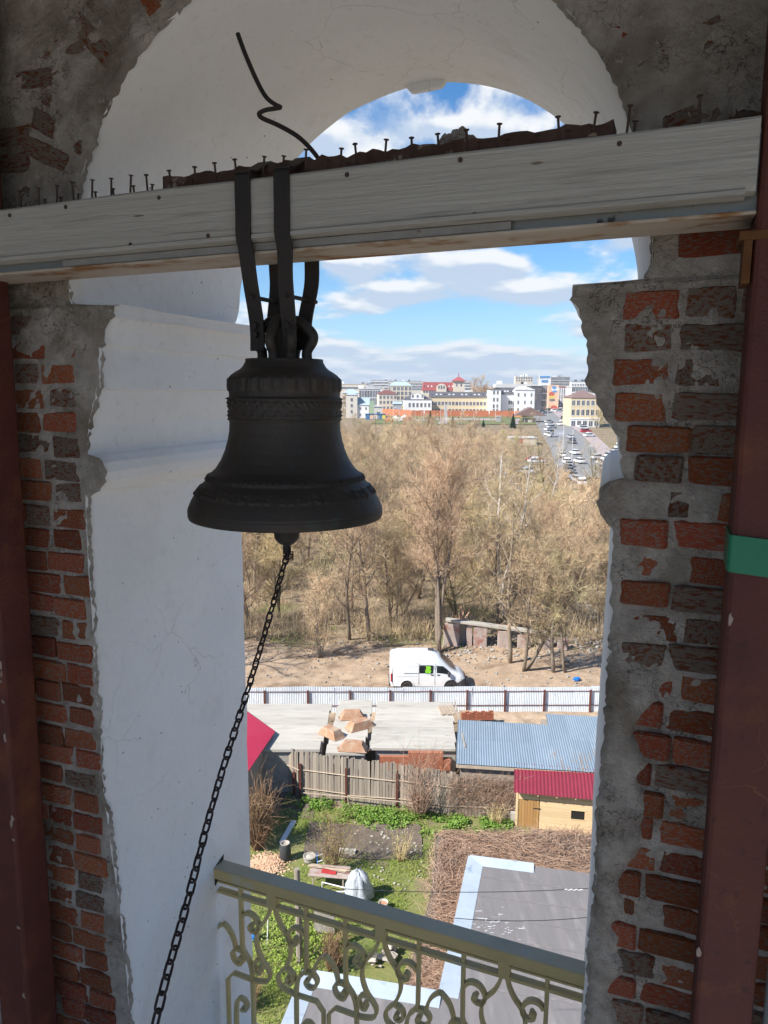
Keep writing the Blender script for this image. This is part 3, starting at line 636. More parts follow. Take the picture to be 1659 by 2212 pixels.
def scroll(pts, s0, mir, name, w=.0142, knob=False, straight=False):
    P = [R_(s0 + mir*x, -2.345 + z) for x, z in pts]
    if not straight: P = [tuple(p) for p in smooth_path(P, 4)]
    V = [Vector(p) for p in P]; secs = []
    for i, p in enumerate(V):
        d = (V[min(i+1, len(V)-1)] - V[max(i-1, 0)]).normalized(); nn = Vector((-d.z, 0, d.x)); y = Vector((0, .0125, 0)); h = nn*(w/2)*(1.15 - .25*(i/len(V)) if knob else 1)
        secs.append([p - h - y, p + h - y, p + h + y, p - h + y])
    g = G(); g.loft(secs)
    if knob: e = V[-1]; g.lathe([(.001, -.0165), (.0105, -.016), (.0105, .016), (.001, .0165)], 10); k = len(g.v)-40; g.v[k:] = [(e.x + x, z, e.z + y) for x, y, z in g.v[k:]]
    return g.obj(name, 'rail_olive', rail, bevel=.0015)
for u in (-1.3475, -.805, -.2625, .28, .8225):
    for mir in (-1, 1):
        if u < -1.2 and mir < 0 or u > .7: continue
        if u < -1.2:
            scroll(foot, u, mir, 'foot_scroll', knob=True); scroll(ogee, u, mir, 'ogee_arm'); continue
        scroll(stem, u, mir, 'tulip_stem'); scroll(curlB, u, mir, 'stem_scroll', knob=True); scroll(curlbar, u, mir, 'bar_scroll', knob=True)
        scroll(bar, u, mir, 'baluster', .0155)
        if abs(u + mir*.27) < .62 or mir < 0 and u < 0:
            if u + mir*.21 < .64: scroll(foot, u, mir, 'foot_scroll', knob=True); scroll(lowf, u, mir, 'lower_frame', .013, straight=True); scroll(lowc, u, mir, 'lower_scroll', knob=True)
            if u + mir*.27 < .60 and u + mir*.27 > -1.1: scroll(ogee, u, mir, 'ogee_arm')
    if -1 < u < .7:
        g = G(); g.bx((u+.22-.024, -.019, 3.3-2.345), (u+.22+.024, .019, 3.3-2.262)); g.obj('spacer_block', 'rail_olive', rail, bevel=.002)
g = G(); g.prism([(-.03, -.07), (.03, -.03), (.045, .045), (-.035, .02)], .02, (0, 0, 0), (0, 1, 0), (0, 0, 1), (1, 0, 0))
tag(g.obj('socket_shade_patch', 'cavity_shade', loc=WP(-1.117, .712, -2.23), rz=ROOT_RZ), 'dark patch standing in for the shaded socket at the left end of the handrail', 'hole')  # near-black plate painted for the shade inside the chipped socket

# ================================================================== GROUND
mat('earth', (.21, .16, .105), (.31, .24, .16), scale=.35, rough=.98, bump=.08, bscale=1.6, c3=(.20, .20, .085), s3=.16, t3=(.55, .66), spec=.1, det=10)
mat('sandy_dirt', (.48, .36, .25), (.36, .26, .175), scale=.6, rough=.98, bump=.10, bscale=2.2, c3=(.24, .17, .115), s3=.35, t3=(.50, .62), wear=((.30, .215, .145), 3.0, (.55, .68)), spec=.1, det=10)
mat('lawn', (.15, .19, .045), (.25, .235, .10), scale=.7, rough=.95, bump=.04, bscale=6, c3=(.24, .19, .12), s3=.55, t3=(.56, .68), spec=.1, det=10)
mat('grass_blade', (.20, .31, .04), (.32, .36, .09), scale=.6, rough=.75, spec=.2)
mat('herb_leaf', (.13, .25, .03), (.20, .30, .06), scale=1.2, rough=.6, spec=.25)
mat('soil', (.145, .112, .085), (.20, .16, .125), scale=2, rough=.98, bump=.05, bscale=9, spec=.1, det=10)
mat('galvanised', (.76, .80, .82), (.70, .75, .775), scale=1.2, rough=.42, c3=(.55, .60, .63), s3=2.4, t3=(.58, .72), rand=.06, spec=.5)
mat('red_oxide', (.16, .048, .03), (.12, .04, .028), scale=6, rough=.8)
mat('concrete_slab', (.52, .485, .415), (.445, .41, .35), scale=1.6, rough=.95, bump=.008, bscale=14, c3=(.34, .315, .26), s3=1.1, t3=(.54, .74), rand=.06, spec=.15, stretch=(.4, 1.6, 1), det=9)
mat('tar', (.03, .028, .026), (.045, .042, .038), scale=5, rough=.9)
mat('red_brickwork', (.42, .15, .085), (.34, .11, .06), scale=6, rough=.95, bump=.01, bscale=20, rand=.2)
mat('rusty_tub', (.47, .29, .18), (.36, .18, .10), scale=2.5, rough=.92, c3=(.46, .34, .24), s3=3, t3=(.5, .62), bump=.004, bscale=20)
mat('fresh_wood', (.76, .57, .34), (.68, .49, .27), scale=1.6, rough=.75, stretch=(.3, 3, 3), rand=.10, c3=(.47, .27, .11), s3=4, t3=(.66, .74))
mat('door_wood', (.46, .26, .10), (.38, .20, .075), scale=2, rough=.75, stretch=(3, 3, .3), rand=.12)
mat('weathered_wood', (.40, .335, .265), (.30, .25, .20), scale=2.5, rough=.95, stretch=(4, 4, .35), rand=.22, bump=.004, bscale=14, c3=(.28, .22, .165), s3=2.2, t3=(.52, .68))
mat('pale_wood', (.50, .40, .30), (.42, .33, .24), scale=3, rough=.9, rand=.12)
mat('blue_sheet', (.215, .275, .325), (.25, .31, .36), scale=1.5, rough=.5, c3=(.29, .345, .385), s3=1.4, t3=(.56, .70), rand=.07, spec=.45)
mat('burgundy_sheet', (.26, .034, .050), (.215, .028, .042), scale=1.5, rough=.42, rand=.06, spec=.45)
mat('crimson_sheet', (.50, .028, .070), (.46, .024, .062), scale=1.0, rough=.45, spec=.45)
mat('flashing', (.48, .535, .58), (.41, .465, .51), scale=1.5, rough=.38, c3=(.27, .33, .385), s3=2.4, t3=(.6, .72), spec=.5, rand=.05)
mat('roof_felt', (.225, .205, .195), (.185, .17, .165), scale=1.1, rough=.95, bump=.004, bscale=30, c3=(.29, .265, .25), s3=.9, t3=(.54, .72), stretch=(3.5, .5, 1), spec=.2, det=10)
mat('dry_vine', (.35, .22, .15), (.45, .31, .22), scale=1.6, rough=.95, spec=.1)
mat('dry_stem', (.33, .215, .125), (.25, .155, .09), scale=1.1, rough=.95, spec=.1)
mat('olive_bud', (.20, .20, .05), (.27, .25, .08), scale=2, rough=.8, spec=.15)
mat('black_plastic', (.045, .048, .05), (.06, .062, .062), scale=5, rough=.45)
mat('clear_plastic', (.52, .55, .57), (.40, .43, .46), scale=5, rough=.22, bump=.05, bscale=7, spec=.6)
mat('white_paint', (.78, .78, .76), (.70, .70, .67), scale=4, rough=.5)
mat('blue_plastic', (.02, .17, .55), rough=.4)
mat('teal_plastic', (.01, .32, .42), rough=.4)
mat('red_plastic', (.48, .045, .05), (.40, .04, .04), scale=4, rough=.5)
mat('terracotta', (.50, .26, .16), (.42, .21, .12), scale=6, rough=.85)
mat('wood_chip', (.66, .46, .31), (.56, .35, .22), scale=1.0, rough=.9, rand=.1)
mat('stone', (.42, .38, .33), (.31, .28, .24), scale=4, rough=.95, bump=.02, bscale=10)
mat('pink_plaster', (.46, .37, .32), (.37, .30, .26), scale=1.3, rough=.95, bump=.02, bscale=6, c3=(.34, .17, .13), s3=1.2, t3=(.5, .62))
mat('cable_black', (.03, .03, .032), rough=.6)
mat('gap_shade', (.02, .018, .016))  # near-black colour paints the shade in openings

# one sheet of ground, out to the skyline
xs = np.concatenate([-np.geomspace(4200, 60, 24), np.linspace(-52, 70, 62), np.geomspace(80, 4200, 24)])
ys = np.concatenate([[-600, -200, -60], np.linspace(-20, 210, 116), np.geomspace(215, 6000, 56)])
XX, YY = np.meshgrid(xs, ys, indexing='ij'); ZZ = np.interp(YY, TY, TZ)
rough_ = np.clip((YY-64)/10, 0, 1)*np.clip((205-YY)/30, 0, 1); ZZ = ZZ + rough_*(fbm(XX*.12, YY*.12, 3, 4)-.5)*1.3
ZZ = ZZ + np.clip((YY-700)/800, 0, 1)*(fbm(XX*.004, YY*.003, 8, 3)-.5)*9
v = np.stack([XX, YY, ZZ], -1); ix = np.arange(XX.size).reshape(XX.shape)
f = np.stack([ix[:-1, :-1], ix[1:, :-1], ix[1:, 1:], ix[:-1, 1:]], -1).reshape(-1, 4)
tag(link('ground', mesh_np('ground', v.reshape(-1, 3), f, 'earth', True)), kind='structure')
def sheet(name, x0, x1, y0, y1, z, m, seed=0, edge=1.0, step=.4, relief=.0, kind='structure'):
    nx = int((x1-x0)/step)+2; ny = int((y1-y0)/step)+2
    u = np.linspace(0, 1, nx); w = np.linspace(0, 1, ny); U, V = np.meshgrid(u, w, indexing='ij')
    yb = y0 + (fbm(u*(x1-x0)*.4, u*0, seed, 4)-.5)*edge*2; yt = y1 + (fbm(u*(x1-x0)*.4, u*0+9, seed+1, 4)-.5)*edge*2
    X = x0 + U*(x1-x0); Y = yb[:, None] + V*(yt-yb)[:, None]; Z = z + relief*(fbm(X*.9, Y*.9, seed+5, 4)-.5)*2*np.minimum(1, 6*np.minimum(V, 1-V))
    v = np.stack([X, Y, Z], -1); ix = np.arange(X.size).reshape(X.shape)
    f = np.stack([ix[:-1, :-1], ix[1:, :-1], ix[1:, 1:], ix[:-1, 1:]], -1).reshape(-1, 4)
    return tag(link(name, mesh_np(name, v.reshape(-1, 3), f, m, True)), kind=kind)
sheet('dirt_track', -34, 36, 46.0, 62.0, .06, 'sandy_dirt', 2, 1.6, .25, .10)
sheet('garden_lawn', -13, 7.2, 19.5, 36.2, .03, 'lawn', 4, .2, .35, .02)
sheet('garden_bed', -3.6, 1.9, 32.0, 34.9, .065, 'soil', 6, .45, .12, .05)
sheet('garden_path', -6.6, -3.4, 35.2, 37.8, .062, 'soil', 9, .4, .12, .04)

# ------------------------------------------------------------------ scattered stuff on the ground
def field(n, xr, yr, z, hr, w, m, name, lean=.5, seed=1, mask=None, two=False):
    r = np.random.default_rng(seed); p = np.stack([r.uniform(*xr, n), r.uniform(*yr, n), np.full(n, z)], 1)
    if mask is not None: p = p[mask(p[:, 0], p[:, 1]) > r.random(n)*.999]
    k = len(p); h = r.uniform(*hr, k); d = r.normal(size=(k, 2))*lean*h[:, None]
    v, f = ribbons(p, p + np.concatenate([d, h[:, None]], 1), w, r)
    o = link(name, mesh_np(name, v, f, m)); return o
gm = lambda x, y: np.clip((fbm(x*.6, y*.6, 21, 4) - .36)*5, 0, 1)*(1 - ((x > -3.6) & (x < 1.9) & (y > 32.2) & (y < 34.7))*.93)*(1 - (((x+5)/1.1)**2 + ((y-31.2)/.8)**2 < 1))
tag(field(60000, (-9, 2.6), (21, 36), .03, (.05, .15), .020, 'grass_blade', 'grass', .7, 3, gm), 'short green grass of the garden lawn', 'grass', kind='stuff')
def leafy(name, label, n, fn, size, m, seed):
    r = np.random.default_rng(seed); p = fn(r, n); k = len(p)
    a = r.uniform(0, 2*math.pi, k); d = np.stack([np.cos(a), np.sin(a), r.uniform(-.3, .7, k)], 1)*(size*r.uniform(.5, 1.2, k))[:, None]
    v, f = ribbons(p, p + d, size*.75, r); return tag(link(name, mesh_np(name, v, f, m)), label, 'plants', kind='stuff')
def herbs(r, n):
    x = r.uniform(-5.0, 6.4, n); y = np.interp(x, [-5, -3, 0, 3, 6.4], [36.3, 35.9, 35.2, 34.6, 34.6]) + r.normal(0, .50, n)
    keep = fbm(x*1.3, y*1.3, 77, 3) > .42; keep &= (x > -4.2) | (r.random(n) < .25)
    x, y = x[keep], y[keep]; return np.stack([x, y, r.uniform(.03, .28, len(x))*fbm(x*2, y*2, 5, 2)*1.6], 1)
leafy('herb_bed', 'bright green leafy weeds along the foot of the wooden fence', 15000, herbs, .10, 'herb_leaf', 5)
leafy('low_weeds', 'low green weeds in the grass near the wooden post', 2600, lambda r, n: np.stack([r.normal(-3.2, .9, n), r.normal(26.6, 1.2, n), r.uniform(.03, .30, n)], 1), .09, 'grass_blade', 6)
def stones(name, label, n, xr, yr, z, sr, m, seed, norm=False):
    r = np.random.default_rng(seed); g = G(); rr = random.Random(seed)
    for i in range(n):
        if norm: x, y = r.normal(sum(xr)/2, (xr[1]-xr[0])/4), r.normal(sum(yr)/2, (yr[1]-yr[0])/4)
        else: x, y = r.uniform(*xr), r.uniform(*yr)
        s = r.uniform(*sr); R = Matrix.Rotation(rr.uniform(0, 6.3), 3, 'Z') @ Matrix.Rotation(rr.uniform(-.5, .5), 3, 'X')
        zz = z(x, y) if callable(z) else z
        g.box((x, y, zz + s*.25), (s, s*rr.uniform(.5, .9), s*rr.uniform(.35, .7)), R)
    g.v = [(a + rr.uniform(-.1, .1)*sr[0], b + rr.uniform(-.1, .1)*sr[0], c) for a, b, c in g.v]
    return tag(g.obj(name, m), label, 'debris', kind='stuff')
stones('wood_chips', 'heap of pale wood chips beside the brushwood', 900, (-6.3, -4.2), (30.4, 32.2), lambda x, y: .02 + .16*max(0, 1-((x+5.2)**2 + (y-31.3)**2)), (.04, .11), 'wood_chip', 3, True)
stones('track_stones', 'stones and clods scattered over the dirt track', 700, (-16, 22), (49, 66), .06, (.05, .20), 'stone', 4)
stones('garden_stones', 'small white stones on the edge of the garden bed', 90, (-1.5, 2.0), (29.5, 35), .05, (.04, .12), 'concrete_slab', 8)

# ------------------------------------------------------------------ corrugated fence along the track
fence = thing('metal_fence', 'pale corrugated sheet metal fence along the dirt track', 'fence', (0, 47.95, 0))
g = G(); n = 40
for i in range(n):
    x0, x1 = -.575 + i*1.15/n, -.575 + (i+1)*1.15/n; pr = lambda k: (0, .018, .018, 0)[k % 4]
    g.add([(x0, pr(i), 0), (x1, pr(i+1), 0), (x1, pr(i+1), 1), (x0, pr(i), 1)], [(0, 1, 2, 3)])
PM = g.mesh('fence_panel', 'galvanised'); fl = lambda x: -.25 + (x+10)*.024
for i in range(46):
    x = -27.6 + i*1.135; r = random.Random(i); hgt = 1.80 + .035*math.sin(i*.7) + r.uniform(-.02, .02)
    o = link('fence_panel', PM, fence, (x, fl(x) + (i % 2)*.004, .02), r.uniform(-.012, .012) + .024, (1, 1, hgt)); o.rotation_euler.x = r.uniform(-.012, .012); o.rotation_euler.y = r.uniform(-.006, .006)
for x in (-26.5, -23.8, -21.1, -18.5, -15.8, -13.2, -10.4, -7.75, -4.92, -2.16, .48, 3.14, 5.56, 8.1, 10.70, 13.80, 16.7, 19.6, 22.3):
    g = G(); g.bx((-.05, -.05, 0), (.05, .05, 1.62)); o = g.obj('fence_post', 'red_oxide', fence, loc=(x, fl(x)-.075, 0)); o.rotation_euler.y = RNG.uniform(-.012, .012)
for zz in (.55, 1.52):
    g = G(); g.tube([(-28, fl(-28)-.03, zz), (24, fl(24)-.03, zz)], .022, 5); g.obj('fence_rail', 'red_oxide', fence)

# ------------------------------------------------------------------ flat garage roofs
def garage(label, x0, x1, y0, y1, z, nsl, rz, dx=0.0):
    t = thing('flat_garage', label, 'garage', ((x0+x1)/2, (y0+y1)/2, 0), rz); w = x1-x0; d = y1-y0
    g = G(); g.bx((-w/2+.15, -d/2+.15, 0), (w/2-.15, d/2-.15, z-.14)); g.obj('wall', 'stone', t)
    r = random.Random(int(x0*10)); y = -d/2
    for i in range(nsl):
        h = d/nsl*r.uniform(.94, 1.06); y1_ = min(y+h-.012, d/2) if i < nsl-1 else d/2
        g = G(); g.bx((-w/2 + dx*y + r.uniform(-.03, .03), y, z-.16), (w/2 + dx*y + r.uniform(-.05, .05), y1_, z + r.uniform(-.012, .012))); g.obj('roof_slab', 'concrete_slab', t, bevel=.012); y += h
    sl = [c for c in t.children if c.name.startswith('roof_slab')]
    for c in sl:
        ys_ = [v.co.y for v in c.data.vertices]; zt_ = max(v.co.z for v in c.data.vertices); ym = max(ys_) - .12; g = G()
        for k_ in (-1, 1):
            xx = k_*(w/2-.38) + dx*ym; g.bx((xx-.16, ym-.035, zt_-.05), (xx+.16, ym+.035, zt_+.004))
        g.obj('lifting_slot', 'stone', c)
    return t
garage('pale concrete slab garage roof with a white smear, at the left by the crimson shed', -10.6, -3.12, 37.55, 43.5, 2.5, 6, 0.015, .05)
garage('narrow concrete slab garage roof carrying the rusty tubs', -2.76, -.76, 37.2, 44.1, 2.52, 7, 0.0, .055)
garage('wide bare concrete slab garage roof left of the blue roof', -.47, 4.05, 37.7, 43.8, 2.56, 7, -.012, .05)
g = G(); g.bx((-.9, 0, 0), (.9, .26, 1.0)); g.bx((.9, 0.02, 0), (1.3, .2, .6)); g.bx((-2.4, .03, 0), (-.9, .22, .75))
tag(g.obj('broken_brick_wall', 'red_brickwork', loc=(2.26, 37.3, 1.5)), 'broken red brick parapet below the slab roof', 'brick wall')
g = G(); g.bx((-.01, -3.0, -.04), (.06, 3.0, .06)); tag(g.obj('edge_plank', 'weathered_wood', loc=(4.32, 40.7, 2.60)), 'weathered plank along the right edge of the slab roof', 'plank')
def tub(label, q, rz, L=1.35, Wd=.75, h=.42):
    p = at_z(q, 2.5); t = thing('rusty_tub', label, 'tub', (p.x, p.y, 2.54), rz, 'upturned rusty mortar tubs on the slab roof')
    g = G(); g.loft([[(x*L/2*k, y*Wd/2*k, z) for x, y in ((-1, -1), (1, -1), (1, 1), (-1, 1))] for z, k in ((0, 1.05), (.03, 1.05), (.03, 1.0), (h, .66))]); g.obj('shell', 'rusty_tub', t, bevel=.03)
    g = G()
    for s in (-1, 1): g.tube([(s*L*.52, -.15, .015), (s*L*.58, -.13, .02), (s*L*.58, .13, .02), (s*L*.52, .15, .015)], .014, 5)
    g.obj('handle', 'rusty_tub', t)
tub('upturned rusty tub farthest back on the narrow slab roof', q6(500, 232), .12); tub('upturned rusty tub tilted behind the middle of the narrow slab roof', q6(535, 275), .55, 1.5)
tub('upturned rusty tub leaning over the left edge of the narrow slab roof', q6(408, 310), -.75); tub('upturned rusty tub nearest to the wooden fence on the narrow slab roof', q6(505, 372), -.12, 1.45)
p = at_z(q6(918, 200), 2.56); t = thing('slat_bundle', 'stack of pale wooden slats lying on the wide slab roof', 'slats', (p.x, p.y, 2.575), .1)
for i in range(13):
    g = G(); g.bx((-.45+i*.075, -.62+RNG.uniform(-.08, .08), 0), (-.45+i*.075+.06, .62+RNG.uniform(-.08, .08), .05+(i % 2)*.02)); g.obj('slat', 'pale_wood', t)
t = thing('brick_stack', 'small stack of red bricks behind the blue roof', 'bricks', at_z(q6(1062, 240), .75), .1)
g = G(); g.box((0, 0, 0), (.24, .11, .07)); SBM = g.mesh('brick', 'red_brickwork')
for k in range(7):
    for i in range(8):
        for j in range(2):
            if k == 6 and (i + j) % 2: continue
            link('brick', SBM, t, (-1.0 + i*.255 + RNG.uniform(-.01, .01), j*.14, .04 + k*.075 + .9*0), RNG.uniform(-.06, .06))
g = G(); g.bx((-1.2, -.3, -.02), (1.2, .6, 0)); 
sheet('sand_heap', 5.0, 16, 42.5, 47.2, .5, 'sandy_dirt', 12, .3, .2, .45)

# ------------------------------------------------------------------ blue roofed shed
bl = thing('blue_roof_shed', 'long shed under a weathered pale blue corrugated roof', 'shed', (8.63, 38.5, 0), -.115)
g = G(); n = 32
for i in range(n):
    a0, a1 = i/n - .5, (i+1)/n - .5; pr = lambda k: .028*(.5 + .5*math.cos(k*math.pi*2/4))
    g.add([(a0, -.5, pr(i)), (a1, -.5, pr(i+1)), (a1, .5, pr(i+1)), (a0, .5, pr(i))], [(0, 1, 2, 3)])
SHM = g.mesh('roof_sheet', 'blue_sheet')
for i in range(9):
    x = -4.1 + i*1.0; y0, y1 = -2.95, (3.25 if x > .05 else 1.9); 
    for (a, b, dz) in (((y0, (y0+y1)/2+.1, .012), ((y0+y1)/2, y1, 0.0))):
        zc_ = 2.5 + ((a+b)/2+2.95)*.042 + dz
        o = link('roof_sheet', SHM, bl, (x, (a+b)/2, zc_ + RNG.uniform(-.004, .004)), RNG.uniform(-.006, .006), (1.02, b-a, 1)); o.rotation_euler.x = .042
g = G(); g.bx((-4.4, -2.7, 0), (4.8, 1.7, 2.46)); g.bx((.1, 1.71, 0), (4.8, 3.0, 2.55)); g.obj('wall', 'weathered_wood', bl)
g = G(); g.bx((-4.6, -2.93, 2.30), (4.9, -2.86, 2.465)); g.obj('fascia_board', 'pale_wood', bl)
r = np.random.default_rng(4); k = 900
p0 = np.stack([r.choice(np.arange(.2, 4.6, .25), k) + r.normal(0, .035, k), -2.9 + np.abs(r.normal(0, 1.0, k)), np.zeros(k)], 1); p0[:, 2] = 2.545 + (p0[:, 1]+2.95)*.042
p0 = p0[(fbm(p0[:, 0]*2.2, p0[:, 1]*1.2, 9, 3) > .47)]
v, f = ribbons(p0, p0 + np.stack([r.normal(0, .05, len(p0)), r.normal(0, .12, len(p0)), r.uniform(0, .02, len(p0))], 1), .05, r)
v[:, 2] = 2.535 + (v[:, 1]+2.95)*.042
tag(link('leaf_litter', mesh_np('leaf_litter', v, f, 'dry_vine'), bl), kind='stuff')

# ------------------------------------------------------------------ crimson shed at the left
t = thing('crimson_roof_shed', 'shed with a bright crimson metal roof beside the white wall edge', 'shed', (-8.4, 38.0, 0), .0)
A = at_z(q6(160, 290), 2.75); Bk = at_z(q6(40, 210), 3.0); Fr = at_z(q6(45, 460), 2.75)
dF = (Fr - A); dB = (Bk - A); A = A - dF*.0; org = Vector((-8.4, 38.0, 0))
e1 = A + dF*1.5; e2 = A + dB*1.6; ridge = Vector((-1.0, -.28, 0)).normalized()
g = G(); c = A + dB*1.7 + dF*1.6
quad = [A, A + dF*1.7, A + dF*1.7 + dB*1.7 + Vector((0, 0, .55)), A + dB*1.7 + Vector((0, 0, .12))]
g.add([p - org for p in quad] + [p - org - Vector((0, 0, .05)) for p in quad], [(0, 1, 2, 3), (7, 6, 5, 4), (0, 4, 5, 1), (1, 5, 6, 2), (2, 6, 7, 3), (3, 7, 4, 0)]); g.obj('roof', 'crimson_sheet', t)
cen = sum(quad, Vector())/4; inn = [Vector((p.x, p.y, 0))*.9 + Vector((cen.x, cen.y, 0))*.1 for p in quad]
g = G(); g.add([p - org for p in inn] + [p - org + Vector((0, 0, 2.62)) for p in inn], [(0, 1, 2, 3), (7, 6, 5, 4), (0, 4, 5, 1), (1, 5, 6, 2), (2, 6, 7, 3), (3, 7, 4, 0)]); g.obj('wall', 'weathered_wood', t)

# ------------------------------------------------------------------ old plank fence
pf = thing('plank_fence', 'old grey wooden plank fence at the back of the garden', 'fence', (0, 36.0, 0))
base = [(-8.4, 39.9), (-5.77, 38.35), (-4.23, 37.2), (-1.83, 36.62), (.79, 36.22), (3.5, 35.55), (6.1, 35.35), (7.2, 35.2)]
tops = [2.35, 2.35, 2.6, 2.55, 2.45, 2.3, 2.2, 2.1]
g = G(); g.prism([(-.5, 0), (.5, 0), (.5, .97), (.42, 1.0), (-.38, .99), (-.5, .96)], 1.0, (0, -.5, 0)); PLM = g.mesh('fence_plank', 'weathered_wood')
for (a, b), ha, hb in zip(zip(base[:-1], base[1:]), tops[:-1], tops[1:]):
    L = math.hypot(b[0]-a[0], b[1]-a[1]); n = int(L/.155); an = math.atan2(b[1]-a[1], b[0]-a[0])
    for i in range(n):
        u = (i+.5)/n; o = link('fence_plank', PLM, pf, (a[0]+(b[0]-a[0])*u, a[1]+(b[1]-a[1])*u - 36 + RNG.uniform(-.012, .012), .03), an + RNG.uniform(-.03, .03), (.147*RNG.uniform(.9, 1.06), .024, (ha+(hb-ha)*u)*RNG.uniform(.96, 1.02)))
        o.rotation_euler.y = RNG.uniform(-.018, .018); o.rotation_euler.x = RNG.uniform(-.02, .02)
for zz in (.55, 1.55):
    for a, b in zip(base[:-1], base[1:]):
        g = G(); d = Vector((b[0]-a[0], b[1]-a[1], 0)).normalized(); nrm_ = Vector((d.y, -d.x, 0))*.055
        g.tube([Vector((a[0], a[1]-36, zz+RNG.uniform(-.05, .05))) + nrm_, Vector((b[0], b[1]-36, zz+RNG.uniform(-.05, .05))) + nrm_], .032, 5); g.obj('fence_rail', 'pale_wood', pf)
for q, h in ((q6(272, 583), 1.95), (q6(474, 607), 2.0), (q6(697, 628), 1.95), (q6(245, 570), 1.35), (q6(1155, 668), 1.7)):
    p = at_z(q, 0); g = G(); g.bx((-.055, -.055, 0), (.055, .055, h)); g.obj('steel_post', 'red_oxide', pf, loc=(p.x, p.y-36.13, 0))
for q, h, w in ((q6(940, 664), 2.05, .26), (q6(1015, 664), 1.75, .24)):
    p = at_z(q, 0); g = G(); g.bx((-w/2, -.05, 0), (w/2, .05, h)); tag(g.obj('gate_board', 'weathered_wood', loc=(p.x, p.y, 0)), 'broad weathered upright board in front of the plank fence, %s of two' % ('left' if w > .25 else 'right'), 'board')
g = G(); g.tube([at_z(q6(285, 562), .5), at_z(q6(480, 580), .55), at_z(q6(700, 600), .6), at_z(q6(880, 628), .45)], .03, 5)
g.tube([at_z(q6(360, 560), .9), at_z(q6(366, 630), .02)], .02, 5); g.tube([at_z(q6(480, 580), .55), at_z(q6(487, 640), .02)], .02, 5); g.tube([at_z(q6(880, 620), .5), at_z(q6(884, 660), .02)], .02, 5)
tag(g.obj('pole_rack', 'pale_wood'), 'low rack of thin pale poles in front of the plank fence', 'rack')

# ------------------------------------------------------------------ little pine shed
ps = thing('pine_shed', 'small new pine shed with a burgundy corrugated roof', 'shed', (8.42, 34.35, 0), -.165)
Lw = 3.72
for i in range(11):
    z0 = .0 + i*.165
    for (a, b) in ((-Lw/2, -.80), (-.78 if i > 8 else -.76, Lw/2)):
        if a < -1 and i <= 8: a, b = -Lw/2, -Lw/2+.09
        if 3 < i < 7 and a > -1:
            for c_, d_ in ((a, .74), (1.37, b)):
                g = G(); g.bx((c_, -.03, z0), (d_, .0, z0+.158)); g.obj('plank', 'fresh_wood', ps, bevel=.008)
            continue
        g = G(); g.bx((a, -.03 + RNG.uniform(-.004, .004), z0), (b, .0, z0+.158)); g.obj('plank', 'fresh_wood', ps, bevel=.008)
door = link('door', G().bx((-.98+.0, -.022, 0), (0, .0, 1.48)).mesh('door', 'cavity_shade'), ps, (-Lw/2+1.08, -.0, 0))
for i in range(7):
    g = G(); g.bx((-.97+i*.138, -.045, .01), (-.97+i*.138+.130, -.024, 1.48)); g.obj('door_board', 'door_wood', door, bevel=.004)
g = G(); g.bx((-.30, -.062, 1.05), (.06, -.047, 1.09)); g.obj('hinge', 'black_iron', door)
g = G(); g.bx((-Lw/2, .04, 0), (Lw/2, 1.75, 1.86)); g.obj('shade_core', 'cavity_shade', ps)  # solid box coloured near black for the unlit inside of the shed
for sx in (-1, 1):
    g = G(); g.bx((sx*Lw/2 - .05, -.05, 0), (sx*Lw/2 + .05, .03, 1.85)); g.obj('corner_post', 'fresh_wood', ps)
win = link('window', G().bx((.75, .012, .70), (1.36, .03, 1.14)).mesh('window', 'gap_shade'), ps)  # near-black panel painted for the shade in the open window
g = G(); 
for a, b in (((.70, -.05, .66), (1.41, -.032, .70)), ((.70, -.05, 1.14), (1.41, -.032, 1.17))): g.bx(a, b)
g.obj('window_frame', 'fresh_wood', win)
g = G(); n = 92; W2 = Lw/2 + .17
for i in range(n):
    a0 = -W2 + i*2*W2/n; a1 = -W2 + (i+1)*2*W2/n; pr = lambda k: .03*(.5+.5*math.cos(k*math.pi/2)) + .0
    g.add([(a0, -.42, 1.98+pr(i)), (a1, -.42, 1.98+pr(i+1)), (a1, 1.55, 2.52+pr(i+1)), (a0, 1.55, 2.52+pr(i))], [(0, 1, 2, 3)])
g.obj('roof', 'burgundy_sheet', ps)
for i in range(5):
    x = -Lw/2 + .1 + i*(Lw-.2)/4; g = G(); g.prism([(-.36, 1.87), (-.36, 1.965), (1.5, 2.48), (1.5, 2.36)], .06, (x-.03, 0, 0), (0, 1, 0), (0, 0, 1), (1, 0, 0)); g.obj('rafter', 'fresh_wood', ps)
g = G(); g.bx((-.2, -.12, 0), (.2, .12, .62)); p = at_z(q6(1218, 700), 0); tag(g.obj('meter_box', 'concrete_slab', loc=(p.x, p.y, 0)), 'grey block standing at the left corner of the pine shed', 'block')

